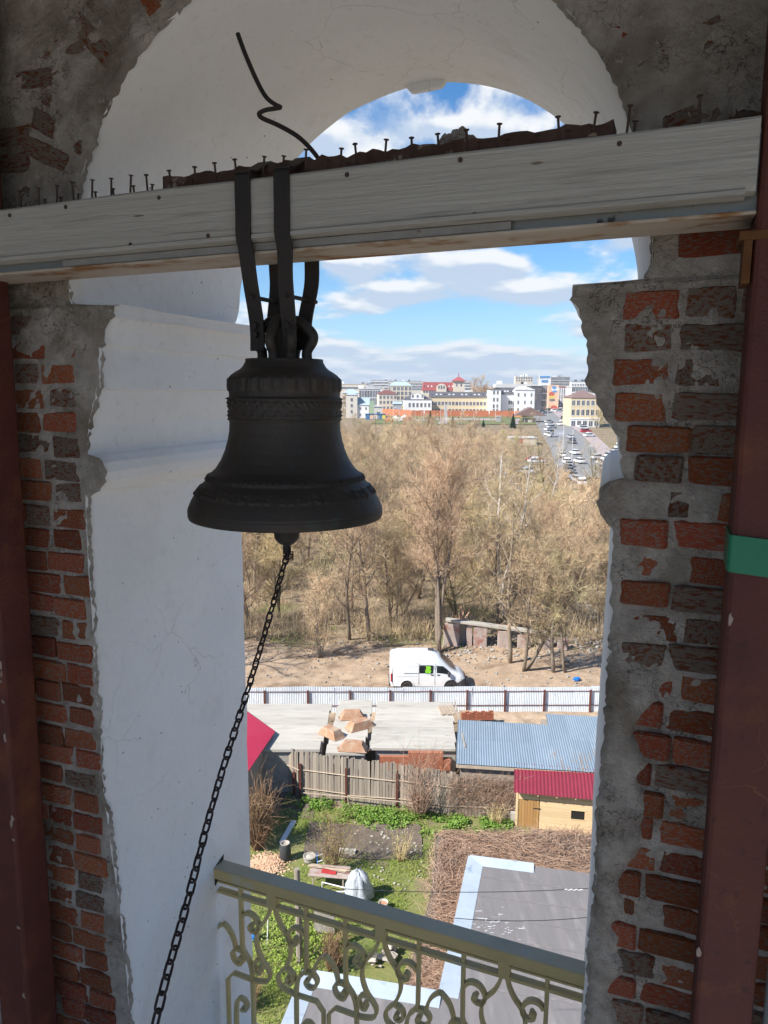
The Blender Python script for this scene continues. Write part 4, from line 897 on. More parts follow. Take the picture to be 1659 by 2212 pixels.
# ------------------------------------------------------------------ flat felt roofs with blue flashing
fr = thing('felt_roof_house', 'grey felt flat roofed house edged with pale blue metal flashing', 'house', (3.3, 21, 0))
RZ = 4.0
A = at_z(q7(1020, 95), RZ); Bq = at_z(q7(1560, 165), RZ); C = at_z(q7(890, 700), RZ); D = at_z(q7(290, 600), RZ); E_ = at_z(q7(200, 830), RZ)
dA = (C - A); C2 = C; ext = (C2 - A).normalized(); xr_ = (Bq - A).normalized()
poly = [A, A + xr_*9, A + xr_*9 + Vector((-2.5, -12, 0)), Vector((-4.2, 12, RZ)), D + (E_-D).normalized()*7, D, C]
o3 = Vector((3.3, 21, 0))
def flat(poly, z0, z1, name, m, par, inset=0.0):
    g = G(); P = [Vector((p.x, p.y, 0)) - o3 for p in poly]; cc = sum(P, Vector())/len(P); P = [p + (cc-p)*inset for p in P]
    k = len(P); g.add([(p.x, p.y, z0) for p in P] + [(p.x, p.y, z1) for p in P], [tuple(range(k-1, -1, -1)), tuple(range(k, 2*k))] + [(i, (i+1) % k, (i+1) % k + k, i+k) for i in range(k)]); return g.obj(name, m, par)
flat([poly[i] for i in (0, 1, 2, 3, 4, 5, 6)][::-1], 0, RZ-.14, 'wall', 'pink_plaster', fr, .01)
flat([poly[i] for i in (0, 1, 2, 3, 4, 5, 6)][::-1], RZ-.135, RZ, 'roof_felt', 'roof_felt', fr, 0)
def kerb(a, b, side, w=.40, nseg=4, skip=()):
    d = (b-a).normalized(); nn = Vector((d.y, -d.x, 0))*side; L = (b-a).length
    for i in range(nseg):
        if i in skip: continue
        u0 = a + d*(L*i/nseg); u1 = a + d*(L*(i+1)/nseg + .03); g = G(); z0 = RZ + .03 + (i % 2)*.004
        P = [u0 - nn*.06, u1 - nn*.06, u1 + nn*w, u0 + nn*w]
        g.add([Vector((p.x, p.y, 0)) - o3 + Vector((0, 0, z0 + (.05 if k < 2 else -.02))) for k, p in enumerate(P)] + [Vector((p.x, p.y, 0)) - o3 + Vector((0, 0, z0 - (.22 if k < 2 else .028))) for k, p in enumerate(P)],
              [(0, 1, 2, 3), (7, 6, 5, 4), (0, 4, 5, 1), (1, 5, 6, 2), (2, 6, 7, 3), (3, 7, 4, 0)]); g.obj('flashing_strip', 'flashing', fr)
kerb(A, C, -1, .52, 4); kerb(A, A + xr_*2.3, 1, .42, 2); kerb(D, C, 1, .50, 4); kerb(D, D + (E_-D).normalized()*4.5, -1, .45, 3)
for k_ in range(1, 7):
    a_ = A + (C-A)*(k_/6.5) + xr_*.55; b_ = a_ + xr_*8.2; d_ = (b_-a_).normalized(); n_ = Vector((-d_.y, d_.x, 0))*.045; g = G()
    P4 = [a_-n_, b_-n_, b_+n_, a_+n_]; g.add([Vector((q.x, q.y, RZ+.004)) - o3 for q in P4] + [Vector((q.x, q.y, RZ+.011)) - o3 for q in P4], [(0, 3, 2, 1), (4, 5, 6, 7), (0, 1, 5, 4), (1, 2, 6, 5), (2, 3, 7, 6), (3, 0, 4, 7)]); g.obj('felt_seam', 'roof_felt', fr)
r = np.random.default_rng(12); k = 70; p0 = np.stack([r.normal(3.6, .45, k), r.normal(22.3, .35, k), np.full(k, RZ + .004)], 1) - np.array([3.3, 21, 0]); v, f = ribbons(p0, p0 + np.stack([r.normal(0, .10, k), r.normal(0, .015, k), np.zeros(k)], 1), .035, r)
v[:, 2] = RZ + .004; tag(link('bird_droppings', mesh_np('bird_droppings', v, f, 'white_paint'), fr), kind='stuff')

# ------------------------------------------------------------------ roof smothered in dry creeper
cr = thing('creeper_roof', 'low roof smothered in brown dry creeper beside the felt roof', 'roof', (5.5, 26, 0))
V0 = at_z(q6(845, 738), 3.15); V1 = at_z(q7(700, 610), 3.15)
lf = lambda y: np.interp(y, [17, V1.y, 25.2, V0.y], [.2, V1.x+.05, 1.55, V0.x])
g = G(); yy = np.linspace(17.5, 29.0, 30); rows = [[(lf(y)+.25-5.5, y-26, 3.05), (12.5-5.5, y-26, 3.05)] for y in yy]
vs = [p for r_ in rows for p in r_]; g.add(vs, [(2*i, 2*i+1, 2*i+3, 2*i+2) for i in range(len(yy)-1)]); g.obj('roof_deck', 'soil', cr)
g = G(); g.bx((lf(24)+1.5-5.5, -7.5, 0), (6.9, 2.4, 3.0)); g.obj('wall', 'soil', cr)
r = np.random.default_rng(5); n = 26000
y = r.uniform(17.6, 29.5, n); x = lf(y) + .1 + (12 - lf(y))*r.beta(1.0, 1.6, n)
hump = .18*fbm(x*1.1, y*1.1, 3, 3); edge = (x - lf(y) < .35) | (y > 29.0)
z = np.where(edge, 3.10 - np.minimum(1.6, np.abs(r.normal(0, .55, n))), 3.06 + hump + r.uniform(0, .12, n)); x = np.where(edge & (y < 29.0), x - .25*(3.1-z), x); y = np.where(y > 29.0, y + .15*(3.1-z), y)
ang = r.normal(.1, .75, n) + .9*np.sin(x*.9 + y*.7); L = r.uniform(.25, .75, n)
p0 = np.stack([x-5.5, y-26, z], 1); d = np.stack([np.cos(ang)*L, np.sin(ang)*L, r.normal(0, .06, n)], 1); sag = np.stack([r.normal(0, .05, n), r.normal(0, .05, n), r.uniform(-.02, .09, n)], 1)
v, f = curved_ribbons(p0, p0+d, sag, .016, r, 3); tag(link('dry_creeper', mesh_np('dry_creeper', v, f, 'dry_vine'), cr), kind='stuff')
r = np.random.default_rng(9); n = 3000            # dead vines over the right end of the plank fence and at the far left
x = np.concatenate([r.uniform(3.3, 7.0, n), r.uniform(-8.0, -5.6, 900)]); y = np.interp(x, [b[0] for b in base], [b[1] for b in base]) - np.abs(r.normal(0, .10, len(x))) - .04
z = np.concatenate([r.beta(2.2, 1.5, n)*2.3, r.uniform(.3, 2.3, 900)]); p0 = np.stack([x, y, z], 1); d = r.normal(0, 1, p0.shape)*np.array([.26, .06, .30]); v, f = curved_ribbons(p0, p0+d, r.normal(0, .07, p0.shape), .012, r, 3)
tag(link('dead_vines', mesh_np('dead_vines', v, f, 'dry_vine')), 'tangle of dead brown vines hanging over the plank fence', 'vines', kind='stuff')

# ------------------------------------------------------------------ cables
for i, (qa, qb) in enumerate(((q7(455, 232), q7(1700, 219)), (q7(955, 362), q7(1700, 338)))):
    a = at_z(qa, 10.0); b = at_z(qb, 10.0)
    g = G(); g.tube([a.lerp(b, u) + Vector((0, 0, -.12*4*u*(1-u))) for u in np.linspace(0, 1, 14)], .008, 5)
    tag(g.obj('overhead_cable', 'cable_black'), ('upper' if i == 0 else 'lower') + ' black overhead cable crossing above the felt roof', 'cable')
g = G(); a = at_z(q7(1440, 236), 10.0); g.tube([a + Vector((i*.036, 0, .014*math.sin(i*1.9))) for i in range(12)], .009, 5); tag(g.obj('cable_wrap', 'white_paint'), 'white wrapping on the right end of the upper cable', 'cable')

# ------------------------------------------------------------------ garden things
def gz(q): p = at_z(q, 0); return Vector((p.x, p.y, .04))
p = gz(q7(205, 106)); t = thing('barrel', 'black plastic barrel standing on the lawn by the wood chips', 'barrel', p)
g = G(); g.lathe([(.001, 0), (.22, 0), (.25, .1), (.26, .4), (.25, .72), (.21, .80)], 20); g.obj('drum', 'black_plastic', t, True)
g = G(); g.lathe([(.21, .80), (.215, .83), (.19, .83), (.18, .74), (.001, .73)], 20); g.obj('rim', 'stone', t, True)
p = gz(q7(313, 116)); t = thing('planter', 'round pale stone planter on the lawn right of the black barrel', 'planter', p); g = G(); g.lathe([(.001, 0), (.24, 0), (.29, .16), (.27, .25), (.30, .27), (.30, .31), (.24, .31), (.22, .24), (.001, .23)], 18); g.obj('bowl', 'stone', t, True); g = G(); g.lathe([(.001, .29), (.1, .28), (.22, .25)], 12); g.obj('soil_fill', 'concrete_slab', t)
p = gz(q7(400, 222)); t = thing('garden_table', 'makeshift table of old boards on trestles in the garden', 'table', p, -.12)
for i in range(5):
    g = G(); g.bx((-.85 + RNG.uniform(-.05, .05), -.42+i*.17, .66), (.85 + RNG.uniform(-.05, .05), -.42+i*.17+.16, .69)); g.obj('board', 'pink_plaster', t)
for sx in (-.65, .65):
    for sy in (-.33, .3): g = G(); g.bx((sx-.03, sy-.03, 0), (sx+.03, sy+.03, .66)); g.obj('leg', 'weathered_wood', t)
g = G(); g.bx((-.32, -.16, 0), (.32, .16, .03)); tag(g.obj('red_board', 'red_plastic', loc=p + Vector((.0, -.05, .70)), rz=-.2), 'red board lying on the makeshift table', 'board')
t = thing('stick_bundle', 'loose bundle of thin sticks lying on the makeshift table', 'sticks', p + Vector((0, 0, .74)))
for i in range(9):
    g = G(); a = RNG.uniform(-.15, .15) - .25; c = Vector((RNG.uniform(-.15, .15), .12 + RNG.uniform(-.1, .1), i*.006)); d = Vector((math.cos(a), math.sin(a), 0))*.85; g.tube([c-d, c+d], .014, 5); g.obj('stick', 'pale_wood', t)
p = gz(q7(528, 285)); g = G(); n = 26; r = random.Random(6); secs = []
for i, (rr, z) in enumerate([(.62, 0), (.66, .15), (.60, .45), (.52, .8), (.42, 1.1), (.26, 1.3), (.05, 1.36)]):
    secs.append([(rr*math.cos(2*math.pi*j/n)*(.8 + .22*math.sin(j*1.7+i) + .08*r.random()), rr*math.sin(2*math.pi*j/n)*(.75 + .2*math.sin(j*2.1+i*.7)), z*(.95 + .1*r.random())) for j in range(n)])
g.loft(secs); tag(g.obj('plastic_sheet', 'clear_plastic', loc=p, smooth=True), 'crumpled translucent plastic sheeting draped over a heap in the garden', 'sheeting')
g = G(); g.lathe([(.001, 0), (.36, 0), (.42, .2), (.40, .2), (.34, .03), (.001, .03)], 20); tag(g.obj('wash_basin', 'white_paint', loc=gz(q7(530, 300)) + Vector((0, -.55, .05)), smooth=True), 'white round basin in front of the plastic sheeting', 'basin')
p = gz(q7(638, 328)); t = thing('bucket', 'terracotta and white bucket on the lawn near the creeper roof', 'bucket', p); g = G(); g.lathe([(.001, 0), (.17, 0), (.205, .36), (.19, .36), (.16, .12), (.001, .12)], 18); g.obj('pail', 'concrete_slab', t, True); g = G(); g.lathe([(.001, .27), (.17, .27)], 16); g.obj('contents', 'terracotta', t)
p = gz(q7(430, 265)); t = thing('bed_rack', 'white painted metal rack leaning by the makeshift table', 'rack', p, -.35); 
for a, b in (((-.65, 0, .45), (.65, 0, .45)), ((-.65, 0, 0), (-.65, 0, .45)), ((.65, 0, 0), (.65, 0, .45)), ((-.3, .1, .02), (.5, -.2, .44)), ((0, .1, .02), (.2, -.3, .30))): g = G(); g.tube([a, b], .025, 6); g.obj('bar', 'white_paint', t)
p = gz(q7(268, 560)); t = thing('timber_post', 'tall grey timber post standing behind the railing', 'post', p); g = G(); g.tube([(0, 0, 0), (-.02, .02, 1.9), (-.07, .05, 3.75)], [.13, .12, .105], 9); g.obj('trunk', 'weathered_wood', t); g = G(); g.tube([(-.05, .02, 3.2), (.12, -.1, 3.1), (.2, -.02, 3.0), (.05, .1, 2.9), (-.1, -.02, 2.85)], .018, 5); g.obj('wire_coil', 'cable_black', t)
p = gz(q7(378, 440)); g = G(); g.bx((-.40, -.03, .1), (.40, .03, 1.05)); tag(g.obj('speckled_panel', 'stone', loc=p, rz=-.1), 'speckled white panel standing upright behind the railing', 'panel')
p = gz(q7(68, 462)); t = thing('blue_bucket', 'small bright blue bucket on the ground at far left behind the railing', 'bucket', p); g = G(); g.lathe([(.001, 0), (.13, 0), (.17, .36), (.155, .36), (.12, .03), (.001, .03)], 16); g.obj('pail', 'blue_plastic', t, True); g = G(); g.tube([(.16*math.cos(a), -.03, .36 - .14*math.sin(a)) for a in np.linspace(0, math.pi, 9)], .008, 5); g.obj('handle', 'white_paint', t)
a = at_z(q6(243, 688), .08); b = at_z(q6(188, 785), .08); t = thing('white_plank', 'long white plank lying on the lawn', 'plank', a); d = (b-a); L = d.length; g = G(); g.bx((0, -.12, 0), (L, .12, .05)); o = g.obj('board', 'white_paint', t); o.rotation_euler = (0, 0, math.atan2(d.y, d.x))
p = gz(q7(365, 160)); t = thing('step_ladder', 'small blue and white step ladder leaning in the shrub', 'ladder', p, .5)
for sx in (-.16, .16): g = G(); g.tube([(sx, 0, 0), (sx*.8, .25, .95)], .018, 5); g.obj('rail', 'blue_plastic' if sx < 0 else 'white_paint', t)
for z in (.2, .45, .7): g = G(); g.bx((-.15, z*.26-.04, z-.012), (.15, z*.26+.04, z+.012)); g.obj('step', 'white_paint', t)
p = gz(q7(465, 640)); g = G(); g.lathe([(.001, 0), (.11, 0), (.012, .78), (.001, .8)], 14); tag(g.obj('teal_cone', 'teal_plastic', loc=p + Vector((0, .9, 0))), 'thin teal cone seen through the railing', 'cone')
p = gz(q7(478, 75)); g = G(); g.bx((-.4, -.12, 0), (.4, .12, .14)); tag(g.obj('kerb_block', 'concrete_slab', loc=p, rz=-.1), 'pale block lying behind the budding shrub', 'block')
t = thing('scrap_heap', 'heap of dark scrap and rags beside the felt roof', 'scrap', gz(q7(640, 560)))
for i in range(14):
    g = G(); s = RNG.uniform(.12, .4); g.box((RNG.uniform(-.45, .45), RNG.uniform(-.4, .4), s*.3 + RNG.uniform(0, .3)), (s, s*.8, s*.4), Matrix.Rotation(RNG.uniform(-1, 1), 3, 'X') @ Matrix.Rotation(RNG.uniform(0, 3), 3, 'Z')); g.obj('scrap_piece', RNG.choice(['black_plastic', 'black_plastic', 'stone', 'concrete_slab', 'weathered_wood']), t, bevel=.02)
g = G(); g.tube([at_z(q7(125, 480), 0), at_z(q7(128, 370), .9)], .02, 6); tag(g.obj('white_stake', 'white_paint'), 'thin white stake behind the railing at the left', 'stake')

# ------------------------------------------------------------------ ruined wall by the trees
rw = thing('ruined_wall', 'ruined pink plastered wall of piers under a concrete beam among the trees', 'ruin', (9.6, 61.2, 0), -.06)
for i, (x, w, h) in enumerate(((-3.9, 1.3, 2.1), (-2.4, .5, 2.0), (-1.5, 1.1, 1.9), (.5, 1.1, 1.55), (2.1, 1.0, 1.3), (3.9, .8, 1.1), (5.3, .8, .9))):
    g = G(); g.prism([(-w/2, 0), (w/2, 0), (w/2*RNG.uniform(.8, 1), h), (0, h*RNG.uniform(.9, 1.03)), (-w/2, h*RNG.uniform(.85, 1))], .45); g.obj('pier', 'pink_plaster', rw, bevel=.04, loc=(x, RNG.uniform(-.1, .1), 0))
g = G(); g.loft([[(x, y, z + 2.18 - (x+4.3)*.115) for y, z in ((-.15, 0), (.55, 0), (.55, .22), (-.15, .22))] for x in np.linspace(-4.4, 3.9, 9)]); g.obj('concrete_beam', 'concrete_slab', rw, bevel=.03)
t = thing('timber_debris', 'heap of broken rotten timber on top of the ruined wall', 'debris', (6.6, 62.4, 1.6))
for i in range(12): g = G(); a = Vector((RNG.uniform(-.7, .7), RNG.uniform(-.5, .5), .2)); g.tube([a, a + Vector((RNG.uniform(-.7, .9), RNG.uniform(-.3, .3), RNG.uniform(.5, 1.5)))], .07, 5); g.obj('beam_piece', 'rusty_tub', t)
g = G(); g.bx((-.9, -.4, -1.6), (.9, .6, .3)); g.obj('rubble_base', 'stone', t)
stones('ruin_rubble', 'rubble and bricks strewn around the ruined wall', 300, (5, 20), (58, 64.5), .05, (.06, .28), 'stone', 14)
stones('slope_rubble', 'pale rubble on the slope at the right edge of the wood', 260, (19, 25), (62, 80), .1, (.1, .5), 'concrete_slab', 15)

# ================================================================== VAN ON THE TRACK
mat('van_white', (.80, .81, .81), (.74, .745, .74), scale=1.2, rough=.32, c3=(.66, .63, .57), s3=1.0, t3=(.55, .8), spec=.5, coat=.3)
mat('auto_glass', (.012, .014, .016), (.03, .034, .036), scale=2, rough=.12, spec=.3)
mat('tyre', (.03, .03, .032), (.06, .055, .05), scale=8, rough=.9)
mat('wheel_rim', (.42, .38, .34), (.30, .26, .22), scale=8, rough=.6, metal=.3)
mat('bumper_grey', (.055, .055, .06), (.075, .07, .07), scale=6, rough=.7)
mat('lamp_red', (.55, .02, .03), rough=.25)
mat('lamp_clear', (.65, .68, .70), rough=.12, metal=.3)
mat('hi_vis', (.28, .68, .04), (.22, .55, .03), scale=6, rough=.7)
vp = Vector((.47, 52.62, .06))
van = thing('delivery_van', 'white high roofed van parked on the dirt track behind the metal fence', 'van', vp, .01)
# cross sections along the length: x, floor, roof, half width low, half width high
def vsec(x, zb, zt, wl_, wh_, sh=.62):
    h = zt - zb; P = []
    for y, z in ((-wl_*.97, zb), (-wl_, zb+.18*h), (-wl_, zb+.50*h), (-(wl_*.35+wh_*.65), zb+.78*h), (-wh_*.96, zb+.90*h), (-wh_*.80, zb+.97*h), (-wh_*.4, zt), (wh_*.4, zt), (wh_*.80, zb+.97*h), (wh_*.96, zb+.90*h), (wl_*.35+wh_*.65, zb+.78*h), (wl_, zb+.50*h), (wl_, zb+.18*h), (wl_*.97, zb)): P.append((x, y, z))
    return P
g = G(); g.loft([vsec(*a) for a in ((.02, .45, 2.36, .92, .74), (.10, .36, 2.56, 1.0, .86), (.6, .34, 2.66, 1.03, .92), (2.0, .34, 2.70, 1.03, .93), (2.9, .34, 2.70, 1.03, .92), (3.25, .34, 2.62, 1.03, .90), (3.62, .34, 2.38, 1.03, .86), (3.95, .34, 2.08, 1.03, .82), (4.3, .34, 1.72, 1.03, .84), (4.60, .34, 1.42, 1.02, .90), (4.95, .36, 1.27, .99, .92), (5.22, .42, 1.12, .94, .86), (5.36, .48, .92, .85, .74))])
body = g.obj('body', 'van_white', van, True, angle=50)
def pane(poly, y, name, m, par, th=.012): g = G(); g.prism(poly, -th, (0, y, 0)); return g.obj(name, m, par, bevel=.01 if th > .011 else 0)
for sd in (-1, 1):
    yy_ = sd*1.034 if sd < 0 else 1.034 + .012
    pane([(2.10, 1.33), (3.08, 1.33), (3.08, 1.92), (2.10, 1.92)], yy_, 'side_window', 'auto_glass', van)
    pane([(3.33, 1.36), (4.36, 1.27), (4.08, 1.62), (3.78, 1.86), (3.33, 1.88)], yy_, 'door_window', 'auto_glass', van)
    pane([(.55, .90), (2.02, .90), (2.02, .935), (.55, .935)], yy_, 'trim_rail', 'bumper_grey', van) if 0 else pane([(1.02, 1.30), (2.08, 1.30), (2.08, 1.335), (1.02, 1.335)], yy_, 'slide_rail', 'bumper_grey', van)
    for x in (2.06, 3.20, 4.55, .18): pane([(x, .48), (x+.028, .48), (x+.028, 2.05 if x < 4 else 1.3), (x, 2.05 if x < 4 else 1.3)], yy_ + (.004 if sd < 0 else -.008), 'door_seam', 'bumper_grey', van, .004)
    for x in (2.92, 3.36): pane([(x, 1.16), (x+.2, 1.16), (x+.2, 1.24), (x, 1.24)], yy_, 'door_handle', 'bumper_grey', van, .02)
    pane([(.06, .72), (.16, .72), (.16, 1.32), (.06, 1.32)], sd*1.0 if sd < 0 else 1.02, 'tail_light', 'lamp_red', van, .05)
    pane([(4.98, .92), (5.22, .88), (5.24, 1.02), (5.02, 1.14)], sd*.985 if sd < 0 else 1.0, 'headlight', 'lamp_clear', van, .04)
    g = G(); g.box((4.18, sd*1.17, 1.30), (.14, .20, .34)); g.obj('mirror', 'bumper_grey', van, bevel=.03)
    for x in (1.22, 4.36):
        w = link('wheel', G().lathe([(.0, -.1)]*1, 3).mesh('wheel', 'tyre') if 0 else None, van, (x, sd*.93, .37)); w.rotation_euler = (math.pi/2, 0, 0)
        g = G(); g.lathe([(.20, -.11), (.33, -.11), (.37, -.07), (.37, .07), (.33, .11), (.20, .11), (.20, -.11)], 22); g.obj('tyre', 'tyre', w, True, angle=40)
        g = G(); g.lathe([(.001, -.07), (.07, -.09), (.17, -.06), (.205, -.10), (.205, .10), (.17, .06), (.07, .09), (.001, .07)], 18); g.obj('rim', 'wheel_rim', w)
        g = G(); g.tube([(x + .47*math.cos(a), sd*1.032, .36 + .47*math.sin(a)) for a in np.linspace(0, math.pi, 11)], .035, 5); g.obj('wheel_arch', 'bumper_grey' if x > 3 else 'van_white', van)
        g = G(); g.prism([(x + .44*math.cos(a), max(.34, .36 + .44*math.sin(a))) for a in np.linspace(0, math.pi, 12)], .012, (0, sd*1.0325 - .006, 0)); g.obj('wheel_well_shade', 'gap_shade', van)  # dark half disc painted for the shade around the wheel
g = G(); g.loft([[(x, y, z) for y, z in ((-w, .30), (w, .30), (w, zt), (-w, zt))] for x, w, zt in ((4.80, 1.035, .62), (5.1, 1.02, .80), (5.36, .93, .86), (5.50, .78, .74), (5.53, .6, .55))]); g.obj('front_bumper', 'bumper_grey', van, bevel=.05)
g = G(); g.box((.02, 0, .45), (.14, 1.9, .22)); g.obj('rear_bumper', 'bumper_grey', van, bevel=.03)
g = G(); g.add([(3.60, -.76, 2.42), (3.60, .76, 2.42), (4.62, .86, 1.46), (4.62, -.86, 1.46)], [(0, 1, 2, 3)]); g.v = [(x+.02, y, z+.025) for x, y, z in g.v]; g.obj('windscreen', 'auto_glass', van)
g = G(); g.box((2.95, 0, 2.75), (.42, .36, .12)); g.obj('roof_vent', 'bumper_grey', van, bevel=.04)
for z in (2.05, 1.82, 1.08): pane([(.3, z), (2.0, z), (2.0, z+.012), (.3, z+.012)], -1.0345 if z < 2 else -1.02, 'crease_shade', 'concrete_slab', van, .003)  # grey strips colour in the shade lines of pressed creases
g = G()
g.prism([(-.20, -.25), (.16, -.27), (.22, -.06), (.08, -.02), (.20, .05), (.16, .25), (-.18, .26), (-.12, .05), (-.2, -.02)], .012); tag(g.obj('safety_vest', 'hi_vis', loc=vp + Vector((2.73, -1.062, 1.62))), 'fluorescent yellow green vest hanging in the van side window', 'vest')

# ================================================================== TREES
mat('bark', (.28, .225, .165), (.19, .15, .115), scale=3, rough=.97, bump=.01, bscale=14, rand=.18, spec=.1)
mat('bark_olive', (.22, .185, .10), (.155, .13, .075), scale=3, rough=.97, rand=.15, spec=.1)
mat('birch_bark', (.66, .62, .56), (.50, .46, .41), scale=3, rough=.9, c3=(.10, .09, .08), s3=4, t3=(.64, .70), spec=.15)
mat('twig_tan', (.64, .49, .30), (.52, .385, .235), scale=.8, rough=.97, rand=.30, spec=.08)
mat('twig_brown', (.56, .405, .255), (.44, .31, .195), scale=.8, rough=.97, rand=.30, spec=.08)
mat('twig_gold', (.66, .52, .28), (.56, .43, .225), scale=.8, rough=.97, rand=.14, spec=.08)
mat('twig_green', (.44, .39, .20), (.50, .42, .23), scale=.8, rough=.97, rand=.30, spec=.08)
mat('needle', (.030, .060, .028), (.045, .080, .040), scale=2, rough=.9, spec=.15)
def make_tree(seed, H, trunk_r, spread, n_limb, first, tw, bark, stems=1, droop=.0, dens=1.3, twl=1.0, tw_w=.022, lean_=.22):
    r = random.Random(seed); rn = np.random.default_rng(seed); g = G(); tw0 = []; tw1 = []; tww = []
    def rv(s): return Vector((r.gauss(0, s), r.gauss(0, s), r.gauss(0, s)))
    def path(p, d, L, k, wob, up):
        P = [p.copy()]; d = d.normalized()
        for i in range(k):
            d = (d + rv(wob) + Vector((0, 0, up))).normalized(); P.append(P[-1] + d*(L/k))
        return P
    def twigs(P, n, L):
        for _ in range(n):
            u = r.uniform(.15, 1)*(len(P)-1); i = min(int(u), len(P)-2); a = P[i].lerp(P[i+1], u-i); d = (P[i+1]-P[i]).normalized()
            e = (d*.7 + rv(.62) + Vector((0, 0, .16 - droop))).normalized()*L*r.uniform(.5, 1.25); m = a + e*.55 + rv(.05*L); b = a + e + Vector((0, 0, (.10-droop)*L)) + rv(.08*L)
            tw0.append(a); tw1.append(m); tww.append(tw_w*1.25); tw0.append(m); tw1.append(b); tww.append(tw_w*.8)
            for _k in range(2):
                q = a.lerp(m, r.random()) if _k else m; c = q + (e*.35 + rv(.26*L))*r.uniform(.6, 1.1); tw0.append(q); tw1.append(c); tww.append(tw_w*.7)
    for st in range(stems):
        lean = rv(.10 if stems == 1 else lean_); lean.z = 1
        tr = path(Vector((r.uniform(-.15, .15)*(stems > 1), r.uniform(-.15, .15)*(stems > 1), -.2)), lean, H*r.uniform(.86, 1.0) if st else H, 9, .07, .06)
        R = trunk_r*(1 if st == 0 else r.uniform(.6, .9)); g.tube(tr, [R*(1.15 - i/9)**.9*.93 + .012 for i in range(10)], 7)
        for li in range(n_limb):
            u = first + (1-first)*(li + r.random())/n_limb; u = min(u, .985); k = u*9; i = min(int(k), 8); p = tr[i].lerp(tr[i+1], k-i)
            az = li*2.4 + r.uniform(-.5, .5); prof_ = math.sin(math.pi*min(1, (u-first)/(1-first)*.78 + .2))
            d = Vector((math.cos(az), math.sin(az), .75 + .9*(u-first) - droop*.5)); L = spread*(.45 + .75*prof_)*r.uniform(.75, 1.15)*(.75 if stems > 1 else 1)
            P = path(p, d, L, 5, .16, .07 - droop*.10); r0 = max(.028, R*.48*(1.05-u)+.018); g.tube(P, [r0*(1-.16*j) for j in range(6)], 5, caps=False)
            nb = max(3, int(6*dens))
            for bi in range(nb):
                v_ = .22 + .78*(bi + r.random())/nb; kk = min(v_, .99)*5; j = int(kk); pp = P[j].lerp(P[j+1], kk-j); dd = (P[j+1]-P[j]).normalized()
                Q = path(pp, dd*.8 + rv(.6) + Vector((0, 0, .25-droop*.4)), L*.48*r.uniform(.7, 1.2)*twl, 3, .18, .06 - droop*.15); rb = r0*.46; g.tube(Q, [rb, rb*.8, rb*.6, rb*.35], 3, caps=False)
                twigs(Q, int(9*dens), .95*twl)
            twigs(P[2:], int(8*dens), .95*twl)
    p0 = np.array(tw0); p1 = np.array(tw1); v, f = ribbons(p0, p1, np.array(tww), rn)
    return g.mesh('trunk', bark, True), mesh_np('crown', v, f, tw)
def plant(name, label, cat, T_, x, y, z, sc, rz, group=None, sz=1.0):
    t = thing(name, label, cat, (x, y, z), rz, group); t.scale = (sc, sc, sc*sz); link('trunk', T_[0], t); link('crown', T_[1], t); return t
TP = [make_tree(1, 11.5, .17, 3.3, 13, .26, 'twig_tan', 'bark', 1),
      make_tree(2, 10.5, .15, 3.6, 12, .20, 'twig_brown', 'bark', 2),
      make_tree(3, 12.0, .16, 3.0, 14, .28, 'twig_brown', 'bark', 1),
      make_tree(4, 9.5, .15, 3.8, 11, .16, 'twig_gold', 'bark_olive', 2, .22, 1.3, 1.15),
      make_tree(5, 11.0, .14, 2.9, 13, .24, 'twig_green', 'bark', 1),
      make_tree(6, 9.0, .12, 3.2, 10, .12, 'twig_tan', 'bark', 3, 0, 1.2),
      make_tree(7, 12.5, .15, 3.1, 13, .32, 'twig_tan', 'bark', 1, .05)]
BIG = make_tree(24, 16.5, .17, 4.6, 15, .34, 'twig_brown', 'bark', 4, -.06, 1.5, 1.0, .018, .085)
BIRCH = make_tree(22, 16.0, .14, 2.6, 12, .45, 'twig_tan', 'birch_bark', 1, .18, .8, 1.0, .014)
BRANCHY = make_tree(23, 15.0, .26, 5.2, 14, .34, 'twig_gold', 'bark_olive', 1, .0, .8, 1.1, .018)
p = at_z(q5(880, 812), 0); plant('bare_tree', 'tall bare many stemmed tree rising just behind the white van', 'tree', BIG, p.x, p.y, 0, 1.0, 1.2)
for i, (q, sc, lab) in enumerate(((q5(1150, 640), .98, 'slender white birch leaning behind the ruined wall, left of the pair'), (q5(1172, 688), 1.0, 'white stemmed birch behind the ruined wall, right of the pair'))):
    p = at_z(q, 0); plant('birch_tree', lab, 'birch', BIRCH, p.x, p.y, 0, sc, 1.0 + 2.1*i)
for q, k, sc, lab in ((q5(1200, 858), 6, 1.05, 'thin bare tree at the right of the van beside the track'), (q5(1262, 893), 1, .95, 'crooked leaning bare tree at the right end of the track'), (q5(1390, 900), 0, .85, 'small bare tree left of the blue litter by the track'), (q5(1442, 900), 4, .8, 'thin greenish bare tree at the right edge of the track'),
                   (q5(357, 834), 5, .72, 'low spreading bare tree at the left of the track near the chain'), (q5(490, 752), 2, .95, 'bare tree with leaning trunk at the back of the track'), (q5(578, 757), 0, 1.05, 'straight bare tree at the back of the track left of the van')):
    p = at_z(q, 0); plant('bare_tree', lab, 'tree', TP[k], p.x, p.y, 0, sc, RNG.uniform(0, 6.3))
for x, y, k, lab in ((-16.5, 53.2, 6, 'bare tree left of the opening casting its shadow over the track, nearest'), (-20, 56.5, 0, 'bare tree left of the opening casting its shadow over the track, middle'), (-17, 59.5, 2, 'bare tree left of the opening casting its shadow over the track, farthest')): plant('bare_tree', lab, 'tree', TP[k], x, y, 0, 1.05, x)
